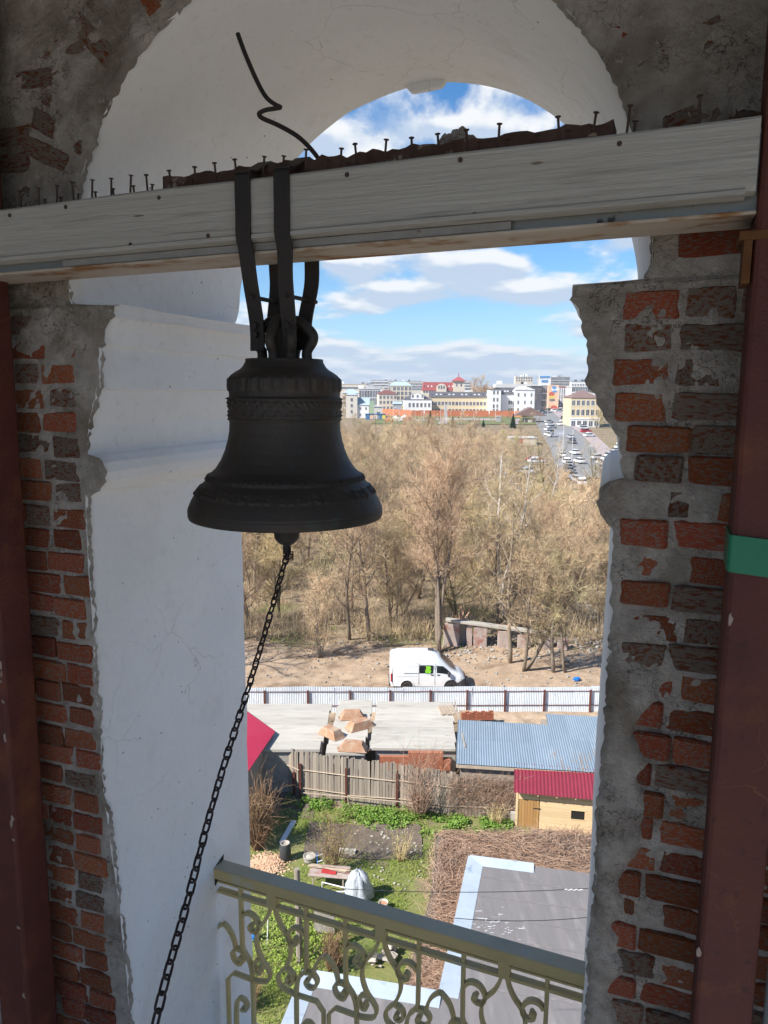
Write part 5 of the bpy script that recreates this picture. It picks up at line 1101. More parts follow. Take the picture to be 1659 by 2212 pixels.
for q, T_, sc, lab in (((1180, 1075), BIRCH, .80, 'white birch with forked top in front of the street cars'), ((1196, 1052), BRANCHY, .88, 'tall golden branched bare tree in front of the street'), ((1305, 1080), BRANCHY, .80, 'golden branched bare tree beside the parked cars at the right')):
    # crown seen at this pixel: stand it about 120 m out
    Y = 118; c = at_y(q, Y); plant('bare_tree' if T_ is BRANCHY else 'birch_tree', lab, 'tree', T_, c.x, Y, zg(0, Y), sc, RNG.uniform(0, 6.3))
r = random.Random(31); pts = []; BC = 0; tries = 0
while len(pts) < 240 and tries < 20000:
    tries += 1; y = 64.5 + 142*(r.random()**1.25); half0 = -.235*y - 5; half1 = .30*y + 4; x = r.uniform(half0, half1)
    if x > 52 or y > 205: continue
    if y > 150 and x > .24*y: continue
    if (y < 67 and 4 < x < 15): continue
    sp = 3.6 + .011*(y-64)
    if any((x-a)**2 + (y-b)**2 < sp*sp for a, b in pts): continue
    pts.append((x, y))
tries = 0
while len(pts) < 292 and tries < 9000:
    tries += 1; y = r.uniform(205, 285); x = r.uniform(-.17*y, .185*y)
    if all((x-a)**2 + (y-b)**2 > 16 for a, b in pts): pts.append((x, y))
for x, y in pts:
    wgt = [3, 3, 3, 3 if x > 6 else 1.2, 2, 2, 2]; k = r.choices(range(7), wgt)[0]
    lab = '%s, %s of the wood, %s' % (('tan bare tree', 'forked brown bare tree', 'slim brown bare tree', 'golden drooping bare tree', 'greenish budding bare tree', 'bushy many stemmed bare tree', 'tall tan bare tree')[k], 'left half' if x < .055*y else 'right half', 'front rows by the track' if y < 82 else 'middle rows' if y < 130 else 'far rows below the park')
    far = y > 150; sc = (r.uniform(.72, 1.06) if y < 205 else r.uniform(.45, .66))*(1.0 if y < 110 else .96 if not far else .92)
    if y < 72: sc *= .92
    if x > .12*y and y > 90: sc *= .72
    if x > .18*y and y > 85:
        lim = (CAMZ - .094*y - zg(x, y))/12.0
        if lim < .2: continue
        sc = min(sc, lim)
    plant('bare_tree', lab, 'tree', TP[k], x, y, zg(x, y) + .1, sc, r.uniform(0, 6.3), 'bare trees of the wood', r.uniform(.9, 1.08))
# thicket under the trees
rn = np.random.default_rng(8); n = 42000
y = 62.5 + 120*rn.random(n)**1.8; x = rn.uniform(-.27, .31, n)*y + rn.normal(0, 2, n); keep = fbm(x*.25, y*.25, 33, 3) > .40; keep &= ~((x > 4) & (x < 16) & (y < 63.5)); x, y = x[keep], y[keep]; n = len(x)
zz = np.interp(y, TY, TZ); h = rn.uniform(.5, 2.6, n)*(.4 + fbm(x*.4, y*.4, 12, 2)); z0 = rn.uniform(0, 1.0, n)
p0 = np.stack([x, y, zz + z0], 1); p1 = p0 + np.stack([rn.normal(0, .4, n), rn.normal(0, .4, n), h*rn.uniform(.3, 1, n)], 1); v, f = ribbons(p0, p1, .022, rn)
n2 = 56000; y2 = 84 + 124*rn.random(n2); x2 = rn.uniform(-.28, .185, n2)*y2; top = np.interp(y2, [84, 120, 160, 210], [7.0, 8.5, 8.8, 7.2])*(.55 + .75*fbm(x2*.16, y2*.16, 51, 3)); z2 = np.interp(y2, TY, TZ) + top*(1 - .6*rn.random(n2)**1.6)
keep = fbm(x2*.2, y2*.2, 57, 3) > .40; q0 = np.stack([x2, y2, z2], 1)[keep]; q1 = q0 + rn.normal(0, 1, q0.shape)*np.array([.40, .40, .30]) + np.array([0, 0, .45]); v3, f3 = ribbons(q0, q1, .034, rn)
n4 = 20000; y4 = rn.uniform(200, 290, n4); x4 = rn.uniform(-.19, .19, n4)*y4; z4 = np.interp(y4, TY, TZ) + 4.6*fbm(x4*.14, y4*.1, 61, 3)*rn.random(n4)**.6; q0 = np.stack([x4, y4, z4], 1); q1 = q0 + rn.normal(0, .5, q0.shape) + np.array([0, 0, .6]); v4, f4 = ribbons(q0, q1, .07, rn); f3 = np.concatenate([f3, f4 + len(v3)]); v3 = np.concatenate([v3, v4])
tag(link('wood_canopy', mesh_np('wood_canopy', v3, f3, 'twig_brown')), 'hazy mass of bare twigs of the dense wood', 'wood', kind='stuff')
tag(link('undergrowth', mesh_np('undergrowth', v, f, 'twig_tan')), 'dry brushwood and saplings under the trees', 'undergrowth', kind='stuff')
tag(field(9000, (-14, 24), (60, 72), .12, (.08, .3), .03, 'herb_leaf', 'spring_weeds', .6, 13, lambda x, y: np.clip((fbm(x*.35, y*.35, 91, 3)-.56)*9, 0, 1)), 'patches of fresh green weeds at the edge of the wood', 'weeds', kind='stuff')
stones('fallen_leaves', 'fallen leaves and litter at the edge of the wood', 1500, (-15, 22), (57.5, 68), .07, (.03, .12), 'dry_stem', 17)
p = at_z(q5(1490, 937), 0); g = G(); g.prism([(-.3, -.1), (.1, -.2), (.35, .0), (.2, .22), (-.15, .15)], .25, (0, 0, 0), (1, 0, 0), (0, 1, 0), (0, 0, 1)); tag(g.obj('litter_bag', 'blue_plastic', loc=p + Vector((0, 0, .06)), bevel=.08), 'bright blue plastic bag lying beside the track at right', 'bag')
ORD = 'first second third fourth fifth sixth seventh eighth ninth tenth eleventh twelfth thirteenth fourteenth fifteenth sixteenth'.split()
for i, x in enumerate(sorted([r.uniform(-12, .5) for _ in range(7)] + [r.uniform(6, 16) for _ in range(5)])):
    y = r.uniform(61, 66)
    g = G(); a = r.uniform(0, 6.3); L = r.uniform(.6, 2.4); g.tube([(0, 0, 0), (L*.5*math.cos(a), L*.5*math.sin(a), r.uniform(.05, .2)), (L*math.cos(a), L*math.sin(a), .02)], [.06, .05, .03], 5)
    tag(g.obj('fallen_branch', 'bark', loc=(x, y, .12)), 'fallen grey branch at the edge of the wood, %s from the left' % ORD[i], 'branch', 'fallen branches along the wood edge')

# ------------------------------------------------------------------ garden shrubs
def make_shrub(seed, n, H, spread, m, w=.018, bud=None, branch=4):
    r = np.random.default_rng(seed); g = G(); p0 = []; p1 = []; ww = []
    for i in range(n):
        a = r.uniform(0, 6.28); b = np.array([math.cos(a), math.sin(a), 0])*r.uniform(0, .22); tip = np.array([math.cos(a), math.sin(a), 0])*spread*r.uniform(.1, 1) + np.array([0, 0, H*r.uniform(.6, 1.05)])
        mid = b*.5 + tip*.5 + r.normal(0, .07*H, 3)*np.array([1, 1, .3]); g.tube([b, b*.45+mid*.55, mid], [w*.9, w*.8, w*.6], 3, caps=False); p0.append(mid); p1.append(tip); ww.append(w*1.1)
        for k in range(branch):
            u = r.uniform(.25, 1); q = mid*(1-u) + tip*u if k % 2 else b*(1-u) + mid*u; e = q + (tip-b)*r.uniform(.1, .28) + r.normal(0, .12*H, 3); p0.append(q); p1.append(e); ww.append(w*.7)
            for _ in range(2): uu = r.random(); q2 = q*(1-uu) + e*uu; p0.append(q2); p1.append(q2 + (e-q)*.4 + r.normal(0, .06*H, 3)); ww.append(w*.5)
    p0 = np.array(p0); p1 = np.array(p1); v, f = ribbons(p0, p1, np.array(ww), r); out = [g.mesh('stems', m), mesh_np('twigs', v, f, m)]
    if bud:
        k = len(p1)*2; c = np.concatenate([p1, (p0+p1)/2]) + r.normal(0, .03, (k, 3)); v, f = ribbons(c, c + r.normal(0, .035, c.shape), .035, r); out.append(mesh_np('buds', v, f, bud))
    return out
def shrub(label, M_, x, y, sc=1.0, z=.03):
    t = thing('garden_shrub', label, 'shrub', (x, y, z), RNG.uniform(0, 6.3)); t.scale = (sc,)*3
    for nme, m in zip(('stems', 'twigs', 'buds'), M_): link(nme, m, t)
shrub('tall dense clump of tan brushwood stems at the left of the garden', make_shrub(1, 120, 3.0, .95, 'dry_stem', .026, None, 5), -5.75, 32.6)
shrub('budding greenish shrub in the middle of the garden', make_shrub(2, 42, 2.8, 1.35, 'dry_stem', .015, 'olive_bud', 5), -2.15, 30.9)
shrub('bare dark shrub growing against the plank fence', make_shrub(3, 55, 3.1, 1.5, 'dry_vine', .022, None, 6), 1.86, 35.4)
shrub('small tuft of ochre stems beside the pine shed', make_shrub(4, 40, 1.1, .55, 'twig_gold', .02, None, 3), 5.6, 34.75)
shrub('tan clump of dry stems just behind the railing', make_shrub(5, 70, 1.6, .6, 'dry_stem', .022, None, 4), -1.75, 25.1)
shrub('dry tan stems at the bottom left behind the railing', make_shrub(6, 60, 1.3, .7, 'dry_stem', .022, None, 4), -4.6, 23.3)
shrub('thin twiggy shrub sprouting beside the creeper roof edge', make_shrub(8, 30, 1.4, .7, 'twig_gold', .016, None, 4), .9, 31.8)

# ================================================================== TOWN
def cm(n, c, k=.9, **kw): return mat(n, c, tuple(x*k for x in c), scale=.12, rough=.9, spec=.2, **kw)
cm('w_white', (0.799, 0.799, 0.783)); cm('w_cream', (0.694, 0.616, 0.499)); cm('w_yellow', (0.698, 0.573, 0.378)); cm('w_pale', (0.644, 0.597, 0.519)); cm('w_pink', (0.563, 0.376, 0.361)); cm('w_grey', (0.421, 0.421, 0.437)); cm('w_lav', (0.452, 0.444, 0.483))  # town colours greyed to paint in the haze of distance
cm('w_stone', (0.43, 0.399, 0.352)); cm('w_dark', (0.13, 0.126, 0.138)); cm('r_dark', (0.12, 0.116, 0.124)); cm('r_red', (0.369, 0.1, 0.096)); cm('r_teal', (0.403, 0.512, 0.535)); cm('r_maroon', (0.216, 0.095, 0.084)); cm('r_blue', (0.381, 0.466, 0.513)); cm('r_light', (0.619, 0.619, 0.603)); cm('r_brown', (0.234, 0.156, 0.14)); cm('w_green', (0.306, 0.399, 0.275))
cm('asphalt', (.26, .255, .25)); cm('paving_pink', (.42, .35, .335)); cm('park_grass', (.17, .195, .085)); cm('orange_board', (0.562, 0.195, 0.098)); cm('m_orange', (0.738, 0.489, 0.333)); cm('m_red', (0.54, 0.134, 0.095)); cm('m_blue', (0.153, 0.309, 0.558)); cm('s_red', (0.521, 0.1, 0.1)); cm('s_yellow', (0.685, 0.552, 0.123)); cm('s_blue', (0.087, 0.204, 0.36))
mat('window_glass', (.055, .065, .08), (.12, .13, .15), scale=.5, rough=.12, spec=.6, rand=.5)
g = G(); g.bx((-.5, -.04, -.5), (.5, .02, .5)); g.mi = 1
for a, b in (((-.56, -.07, -.58), (.56, .0, -.5)), ((-.56, -.06, .5), (.56, .0, .56)), ((-.56, -.06, -.5), (-.5, .0, .5)), ((.5, -.06, -.5), (.56, .0, .5)), ((-.03, -.06, -.5), (.03, .0, .5))): g.bx(a, b)
WIN = g.mesh('window', ['window_glass', 'w_white'])
def building(label, x0, x1, ye, yb, Y, wall_m, roof=None, wins=(), depth=None, name='town_house', cat='building', side=0.0, extra=None):
    """x0..x1, eaves and base on the survey of the town; Y metres out"""
    a = at_y(qc(x0, ye), Y); b = at_y(qc(x1, ye), Y); bz = min(at_y(qc(x0, yb), Y).z, zg(0, Y)) - .5; w = b.x - a.x; h = (a.z + b.z)/2 - bz; d = depth or min(max(w*.6, 9), 22)
    t = thing(name, label, cat, ((a.x+b.x)/2, Y, bz), side); g = G(); g.bx((-w/2, 0, 0), (w/2, d, h)); g.obj('wall', wall_m, t)
    px = at_y(qc(x0, ye+10), Y).z; k = (a.z - px)/10      # metres per survey unit
    if roof:
        kind, ht, m = roof[:3]; ht *= k; o = .35; g = G(); X = w/2+o; D0 = -o; D1 = d+o
        if kind == 'hip':
            i = min(d/2, w/2)*.9; g.add([(-X, D0, h), (X, D0, h), (X, D1, h), (-X, D1, h), (-X+i, d/2, h+ht), (X-i, d/2, h+ht)], [(0, 1, 5, 4), (1, 2, 5), (2, 3, 4, 5), (3, 0, 4), (3, 2, 1, 0)])
        elif kind == 'gable': g.add([(-X, D0, h), (X, D0, h), (X, D1, h), (-X, D1, h), (-X, d/2, h+ht), (X, d/2, h+ht)], [(0, 1, 5, 4), (1, 2, 5), (2, 3, 4, 5), (3, 0, 4), (3, 2, 1, 0)])
        elif kind == 'gablef': g.add([(-X, D0, h), (X, D0, h), (X, D1, h), (-X, D1, h), (0, D0, h+ht), (0, D1, h+ht)], [(0, 1, 4), (1, 2, 5, 4), (2, 3, 5), (3, 0, 4, 5), (3, 2, 1, 0)])
        elif kind == 'mansard': g.add([(-X, D0, h), (X, D0, h), (X, D1, h), (-X, D1, h), (-X+.10*w*.4, D0+1.6, h+ht), (X-.10*w*.4, D0+1.6, h+ht), (X-.04*w, D1-1.6, h+ht), (-X+.04*w, D1-1.6, h+ht)], [(0, 1, 5, 4), (1, 2, 6, 5), (2, 3, 7, 6), (3, 0, 4, 7), (4, 5, 6, 7), (3, 2, 1, 0)])
        elif kind == 'flat': g.bx((-X, D0, h), (X, D1, h + ht))
        ro = g.obj('roof', m, t)
        if len(roof) > 3:
            n = roof[3]
            for i in range(n):
                x = -w/2 + w*(i+.5)/n
                if kind in ('hip', 'gable'): yy = d/2*.45; zz = h + ht*.47
                else: yy = D0+.85; zz = h + ht*.5
                g = G(); g.box((0, 0, 0), (1.0, 1.2, .16), Matrix.Rotation(math.atan2(ht, d/2 if kind != 'mansard' else 1.9), 3, 'X')); g.obj('skylight', 'r_light' if i % 3 else 'window_glass', ro, loc=(x, yy, zz+.12))
    for wrow in wins:
        n, zf, ww, hh = wrow[:4]; u0, u1 = wrow[4:6] if len(wrow) > 4 else (0, 1)
        for i in range(n):
            x = -w/2 + w*(u0 + (u1-u0)*(i+.5)/n); o = link('window', WIN, t, (x, -.02, h*zf)); o.scale = (ww, 1, hh)
    if roof and roof[0] == 'flat' and w > 12:
        rr = random.Random(int(x0))
        for i in range(3):
            bw = rr.uniform(1.5, 4); bh = rr.uniform(1.0, 2.6); bx_ = rr.uniform(-w*.42, w*.42); g = G(); g.bx((bx_-bw/2, d*.3, h+ht), (bx_+bw/2, d*.3+2.5, h+ht+bh)); g.obj('roof_unit', rr.choice(['w_grey', 'w_white', 'r_dark']), t)
        g = G(); ax_ = rr.uniform(-w*.3, w*.3); g.tube([(ax_, d*.5, h+ht), (ax_, d*.5, h+ht+rr.uniform(3, 7))], .12, 4); g.obj('antenna', 'w_grey', t)
    if extra: extra(t, w, h, d, k)
    return t, w, h, d, k
def side_wins(t, w, h, d, k):
    for i in range(3):
        for zf in (.3, .55, .8): o = link('window', WIN, t, (w/2+.02, d*(i+.5)/3, h*zf)); o.rotation_euler = (0, 0, math.pi/2); o.scale = (1.2, 1, 1.6)
def chim(t, w, h, d, k):
    for x in (-.25, .2): g = G(); g.bx((w*x, d*.5, h), (w*x+.9, d*.5+.9, h+4.2)); g.obj('chimney', 'w_pale', t)
rows = lambda n, fl, w=1.3, h=1.7: [(n, z, w, h) for z in fl]
# far blocks on the rise
building('long low cream block on the far skyline at left', 88, 392, 200, 300, 760, 'w_cream', ('flat', 8, 'w_pale'), rows(12, (.75,), 2, 2.2))
building('grey block with dark roof right of the low cream block', 392, 460, 195, 300, 750, 'w_grey', ('flat', 6, 'w_dark'), rows(3, (.6, .85), 2, 2))
building('far white apartment block left of the teal roof', 430, 640, 158, 300, 950, 'w_white', ('flat', 6, 'w_grey'), rows(10, (.5, .68, .86), 2, 2.2), name='apartment_block')
building('far pale apartment block left of the red mansard', 832, 1062, 170, 320, 900, 'w_pale', ('flat', 5, 'w_grey'), rows(12, (.5, .66, .84), 2, 2.2), name='apartment_block')
building('far white apartment block just right of the red turret', 1482, 1585, 162, 300, 900, 'w_white', ('flat', 5, 'w_grey'), rows(5, (.5, .68, .86), 2, 2.2), name='apartment_block')
building('far white block standing on the skyline above the long curved roof', 2092, 2288, 112, 320, 860, 'w_cream', ('flat', 4, 'w_white'), rows(7, (.93, .82), 1.6, 1.8), name='apartment_block')
building('far grey slab block on the skyline at right', 2380, 2712, 118, 330, 820, 'w_stone', ('flat', 6, 'w_grey'), rows(14, (.68, .80, .92), 2.0, 2.0), name='apartment_block')
building('far cream block behind the red turret', 640, 830, 165, 300, 1000, 'w_pale', ('flat', 5, 'w_grey'), rows(8, (.6, .8), 2, 2), name='apartment_block')
building('far pale block on the skyline at the left edge', -420, 80, 190, 300, 900, 'w_pale', ('flat', 5, 'w_grey'), rows(16, (.6, .8), 2, 2), name='apartment_block')
building('far white block on the skyline beyond the right brick pier', 2730, 3100, 170, 330, 900, 'w_white', ('flat', 5, 'w_grey'), rows(12, (.6, .8), 2, 2), name='apartment_block')
# red mansard with turret
t, w, h, d, k = building('large building with bright red mansard roof and a corner turret', 1030, 1470, 272, 330, 600, 'w_cream', ('mansard', 98, 'r_red', 11), rows(14, (.9,), 1.6, 1.5))
g = G(); g.prism([(-w*.13, 0), (w*.13, 0)] + [(w*.13*math.cos(a), 3.0 + 3.6*math.sin(a)) for a in np.linspace(0, math.pi, 12)], 1.4, (-w*.02, -1.3, h-1.2)); g.obj('arched_dormer', 'w_cream', t)
for i in (-1, 0, 1): o = link('window', WIN, t, (-w*.02 + i*1.9, -1.32, h+2.6)); o.scale = (1.2, 1, 3 - abs(i)*.6)
g = G(); tx = w/2 - 2; g.bx((tx-4.4, -1, 0), (tx+4.4, 7, h + 22)); g.v = [(x, y, z if z < h else h + 112*k) for x, y, z in g.v]; g.obj('turret', 'w_cream', t)
zt_ = h + 112*k; g = G(); g.add([(tx-5.6, -2.2, zt_), (tx+5.6, -2.2, zt_), (tx+5.6, 8.2, zt_), (tx-5.6, 8.2, zt_), (tx, 3, zt_ + 55*k)], [(0, 1, 4), (1, 2, 4), (2, 3, 4), (3, 0, 4), (3, 2, 1, 0)]); g.tube([(tx, 3, zt_ + 54*k), (tx, 3, zt_ + 88*k)], .3, 5); g.obj('turret_roof', 'r_red', t)
for i in (-1, 1): o = link('window', WIN, t, (tx + i*1.7, -1.02, zt_ - 3)); o.scale = (1.2, 1, 2.4)
# middle row
building('pale low house with a light blue roof at the left behind bare trees', 110, 300, 300, 420, 470, 'w_cream', ('hip', 48, 'r_blue'), rows(5, (.7, .4), 1.3, 1.6))
building('grey lavender modern block with tall glass bays', 300, 545, 250, 470, 465, 'w_lav', ('flat', 8, 'w_white'), [(8, .75, 1.2, 4.2), (8, .4, 1.2, 4.2)])
building('tall yellow four storey block under a teal hipped roof', 640, 905, 215, 430, 520, 'w_yellow', ('hip', 48, 'r_teal'), rows(6, (.2, .42, .64, .86), 1.8, 2.4), extra=side_wins)
building('cream three storey house under a dark red hipped roof', 525, 735, 310, 475, 432, 'w_cream', ('hip', 48, 'r_maroon'), rows(5, (.25, .55, .82), 1.1, 1.6), extra=chim, side=.12)
building('long flat roofed hall with a pale curved roof on the skyline', 1865, 2400, 238, 420, 560, 'w_dark', ('flat', 42, 'r_light'), rows(3, (.9,), 2, 2), depth=12)
# front row
t, w, h, d, k = building('white house with a front pediment and arched windows', 812, 1132, 370, 485, 412, 'w_white', ('hip', 62, 'r_dark'), [(6, .62, 1.1, 2.2, .14, .98)], depth=12)
g = G(); g.prism([(-w*.23, 0), (w*.23, 0), (w*.23, 2.2), (0, 66*k), (-w*.23, 2.2)], 2.0, (-w*.01, -.25, h)); g.obj('pediment', 'w_white', t)
for i in (-1, 0, 1): o = link('window', WIN, t, (-w*.01 + i*2.6, -.28, h+1.6)); o.scale = (.9, 1, 1.3)
building('long yellow house with dark roof and a row of skylights', 1118, 1800, 348, 465, 424, 'w_yellow', ('gable', 62, 'r_dark', 14), [(17, .62, 1.3, 2.0), (17, .2, 1.2, 1.6)], depth=12, extra=chim)
t, w, h, d, k = building('white tower like end block with paired narrow windows', 1800, 1926, 258, 475, 414, 'w_white', ('flat', 5, 'r_dark'), [(2, z, .9, 2.0, .2, .85) for z in (.16, .34, .60, .88)], depth=13)
building('white wing with dark roof between the tower block and gabled block', 1930, 2088, 314, 475, 419, 'w_white', ('gable', 70, 'r_dark', 5), [(3, .6, .9, 1.9, .5, .98), (3, .22, .9, 1.9, .5, .98)], depth=12)
building('white gabled block at the right end of the white row', 2088, 2312, 262, 475, 416, 'w_white', ('gablef', 42, 'w_white'), [(3, .80, .8, 1.8), (3, .50, .8, 1.8), (3, .2, .8, 1.8)], depth=15)
building('building right of the white gable, its shaded side painted dark', 2270, 2392, 218, 460, 450, 'w_dark', ('flat', 5, 'r_light'), (), depth=14)  # dark wall colour stands in for the shade on this side
building('stone office with tall pilaster bays left of the balloon mural', 2394, 2476, 216, 470, 452, 'w_stone', ('flat', 7, 'w_grey'), [(4, z, 1.1, 3.4) for z in (.3, .58, .84)], depth=14)
t, w, h, d, k = building('tall orange mural wall painted with a hot air balloon', 2470, 2588, 206, 480, 449, 'm_orange', None, (), depth=3, name='mural_wall', cat='mural')
def disc(par, x, z, rx, rz_, m, y, name):
    g = G(); g.prism([(x + rx*math.cos(a), z + rz_*math.sin(a)) for a in np.linspace(0, 2*math.pi, 20)[:-1]], .03, (0, y, 0)); g.obj(name, m, par)
disc(t, w*.12, h*.86, w*.34, h*.10, 'w_white', -.04, 'balloon_white'); disc(t, w*.05, h*.90, w*.24, h*.06, 'm_blue', -.08, 'balloon_top'); disc(t, w*.10, h*.76, w*.24, h*.045, 'm_blue', -.08, 'balloon_band'); disc(t, -w*.18, h*.66, w*.28, h*.08, 'm_red', -.05, 'painted_roof'); disc(t, -w*.14, h*.55, w*.30, h*.05, 's_yellow', -.09, 'painted_glow'); disc(t, -w*.12, h*.44, w*.30, h*.04, 'w_dark', -.12, 'painted_car'); disc(t, w*.10, h*.16, w*.32, h*.085, 'm_red', -.05, 'painted_flower')
t, w, h, d, k = building('pink office block with close set white pilasters', 2588, 2790, 238, 480, 462, 'w_pink', ('flat', 14, 'r_red'), [(8, z, 1.1, 2.4) for z in (.36, .60, .84)], depth=16)
for i in range(9): g = G(); g.bx((-w/2 + w*i/8 - .35, -.35, h*.22), (-w/2 + w*i/8 + .35, 0, h)); g.obj('pilaster', 'w_white', t)
building('white glazed building beside the pink office', 2740, 2930, 232, 470, 440, 'w_white', ('flat', 10, 'r_light'), [(5, z, 2.2, 2.2) for z in (.45, .7, .9)], depth=14)
t, w, h, d, k = building('yellow two storey corner house with brown hipped roof beside the street', 2728, 3060, 352, 605, 322, 'w_yellow', ('hip', 80, 'r_brown'), [(6, .83, 1.2, 2.0), (6, .52, 1.2, 2.4)], depth=14)
g = G(); g.bx((-w/2-.1, -.25, 0), (w/2+.1, -.005, h*.30)); g.obj('shopfront', 'w_white', t); g = G(); g.bx((-w/2-.2, -.45, h*.30), (w/2+.2, 0, h*.345)); g.obj('string_course', 'w_white', t)
for i in range(5): o = link('window', WIN, t, (-w/2 + w*(i+.5)/5, -.27, h*.16)); o.scale = (1.6, 1, 2.2)
# cream house with clock tower gable at left
t, w, h, d, k = building('cream house with blue grey roof and green gable behind the bell', 284, 412, 436, 545, 372, 'w_white', ('gable', 86, 'r_blue'), [(2, .75, .7, 1.2), (2, .3, .7, 1.2)], depth=9)
g = G(); g.bx((w/2+.36, -.3, 0), (w/2+2.6, 8, h+2)); g.obj('green_side', 'w_green', t)
g = G(); g.bx((-w/2-5.6, -.8, 0), (-w/2-.1, 6, h + 115*k)); g.obj('tower', 'w_pale', t); g = G(); zt_ = h+115*k; c_ = -w/2-2.85; g.add([(c_-3.1, -1.1, zt_), (c_+3.1, -1.1, zt_), (c_+3.1, 6.3, zt_), (c_-3.1, 6.3, zt_), (c_, 2.6, zt_+38*k)], [(0, 1, 4), (1, 2, 4), (2, 3, 4), (3, 0, 4), (3, 2, 1, 0)]); g.obj('tower_roof', 'r_blue', t)
for z in (.3, .55, .8): o = link('window', WIN, t, (c_, -.83, (h+115*k)*z)); o.scale = (1.0, 1, 1.6)
building('small cream shed right of the green gabled house', 472, 570, 455, 545, 365, 'w_pale', ('flat', 5, 'r_light'), [(1, .5, 1.4, 1.4)], depth=6)
building('low grey blue roofed hut among bare trees', 690, 790, 425, 490, 400, 'w_grey', ('gable', 30, 'r_blue'), [(2, .5, 1, 1)], depth=7)
# construction fence, hoarding, sand
def strip_fence(label, name, pts, hgt, m, n, posts=None):
    P = [at_g(qc(*p)) for p in pts]; t = thing(name, label, 'fence', P[0])
    for a, b in zip(P[:-1], P[1:]):
        L = (b-a).length; k = max(1, int(L/n))
        for i in range(k):
            u = a.lerp(b, i/k); v_ = a.lerp(b, (i+1)/k - .012); d = (v_-u); nn = Vector((d.y, -d.x, 0)).normalized()*.03; g = G()
            g.add([u-nn, v_-nn, v_+nn, u+nn] + [p + Vector((0, 0, hgt)) for p in (u-nn, v_-nn, v_+nn, u+nn)], [(0, 3, 2, 1), (4, 5, 6, 7), (0, 1, 5, 4), (1, 2, 6, 5), (2, 3, 7, 6), (3, 0, 4, 7)]); o = g.obj('fence_panel', m, t); o.location = -P[0]
strip_fence('long bright orange hoarding around the building site', 'orange_hoarding', [(520, 545), (900, 566), (1500, 568), (2080, 572), (2160, 580), (2285, 566)], 3.1, 'orange_board', 6)
strip_fence('pale blue corrugated fence behind the building site', 'pale_hoarding', [(1330, 492), (1800, 508), (2130, 520), (2290, 530)], 3.0, 'r_blue', 8)
r = random.Random(44)
for i, (x, y, s) in enumerate(((760, 520, 5), (1180, 508, 7), (1280, 505, 6), (1450, 508, 8), (1900, 520, 6), (2020, 522, 5))):
    p = at_g(qc(x, y)); g = G(); g.lathe([(s*1.3, -.2), (s*.9, s*.12), (s*.4, s*.26), (.1, s*.3)], 14); g.v = [(a + r.uniform(-.3, .3), b + r.uniform(-.3, .3), c) for a, b, c in g.v]
    tag(g.obj('sand_mound', 'sandy_dirt', loc=p, smooth=True), 'sand mound on the building site, number %s from the left' % ('one two three four five six'.split()[i]), 'mound', 'sand mounds on the building site')
p = at_g(qc(790, 510)); t = thing('excavator', 'dark and yellow excavator on the building site', 'excavator', p, .3); g = G(); g.bx((-1.6, -1.3, 0), (1.6, 1.3, .8)); g.obj('tracks', 'w_dark', t); g = G(); g.bx((-1.4, -1.2, .9), (1.2, 1.2, 2.6)); g.obj('cab', 's_yellow', t, bevel=.2); g = G(); g.tube([(1, 0, 1.6), (3.5, 0, 4.2), (6, 0, 2.4), (6.4, 0, .6)], [.35, .3, .25, .2], 6); g.obj('boom', 'w_dark', t)
# park
def ground_patch(name, pts, m, lift):
    P = [at_g(qc(*p)) for p in pts]; g = G(); n = len(P); c = P[0]
    # subdivide along depth so the patch follows the slope
    poly = [(p.x, p.y) for p in P]; ysr = np.linspace(min(p[1] for p in poly), max(p[1] for p in poly), 24); rowsp = []
    for y in ysr:
        xs_ = []
        for (xa, ya), (xb, yb_) in zip(poly, poly[1:] + poly[:1]):
            if (ya - y)*(yb_ - y) <= 0 and ya != yb_: xs_.append(xa + (xb-xa)*(y-ya)/(yb_-ya))
        if len(xs_) >= 2: rowsp.append([(min(xs_), y, zg(0, y) + lift), (max(xs_), y, zg(0, y) + lift)])
    g.add([p for q in rowsp for p in q], [(2*i, 2*i+1, 2*i+3, 2*i+2) for i in range(len(rowsp)-1)]); return tag(g.obj(name, m), kind='structure')
ground_patch('park_lawn', [(560, 570), (2300, 575), (2380, 668), (420, 655)], 'park_grass', .25)
ground_patch('park_paving', [(1180, 592), (1900, 598), (1880, 618), (1160, 612)], 'paving_pink', .30)
ground_patch('park_path', [(1240, 612), (1330, 612), (1300, 660), (1200, 660)], 'paving_pink', .31)
ground_patch('park_side_path', [(2100, 600), (2140, 600), (2120, 665), (2070, 665)], 'paving_pink', .31)
ground_patch('park_front_path', [(600, 606), (1100, 606), (1090, 622), (600, 620)], 'paving_pink', .31)
ground_patch('site_ground', [(450, 470), (2330, 470), (2310, 566), (520, 545)], 'sandy_dirt', .18)
# the street, its kerbs and markings
LQ = [(1178, 296), (1190, 330), (1215, 380), (1255, 440), (1310, 520), (1345, 600), (1372, 690)]; RQ = [(1245, 296), (1275, 330), (1340, 380), (1420, 440), (1495, 520), (1540, 600), (1590, 690)]
def road(name, L, R, m, lift):
    A_ = [at_g(q4(*p)) for p in L]; B_ = [at_g(q4(*p)) for p in R]; vs = []; k = 0
    for i in range(len(A_)-1):
        for u in np.linspace(0, 1, 6)[:-1] if i < len(A_)-2 else np.linspace(0, 1, 6):
            for p in (A_[i].lerp(A_[i+1], u), B_[i].lerp(B_[i+1], u)): vs.append((p.x, p.y, zg(0, p.y) + lift))
    g = G(); g.add(vs, [(2*i, 2*i+1, 2*i+3, 2*i+2) for i in range(len(vs)//2-1)]); return tag(g.obj(name, m), kind='structure')
road('street', LQ, RQ, 'asphalt', .34)
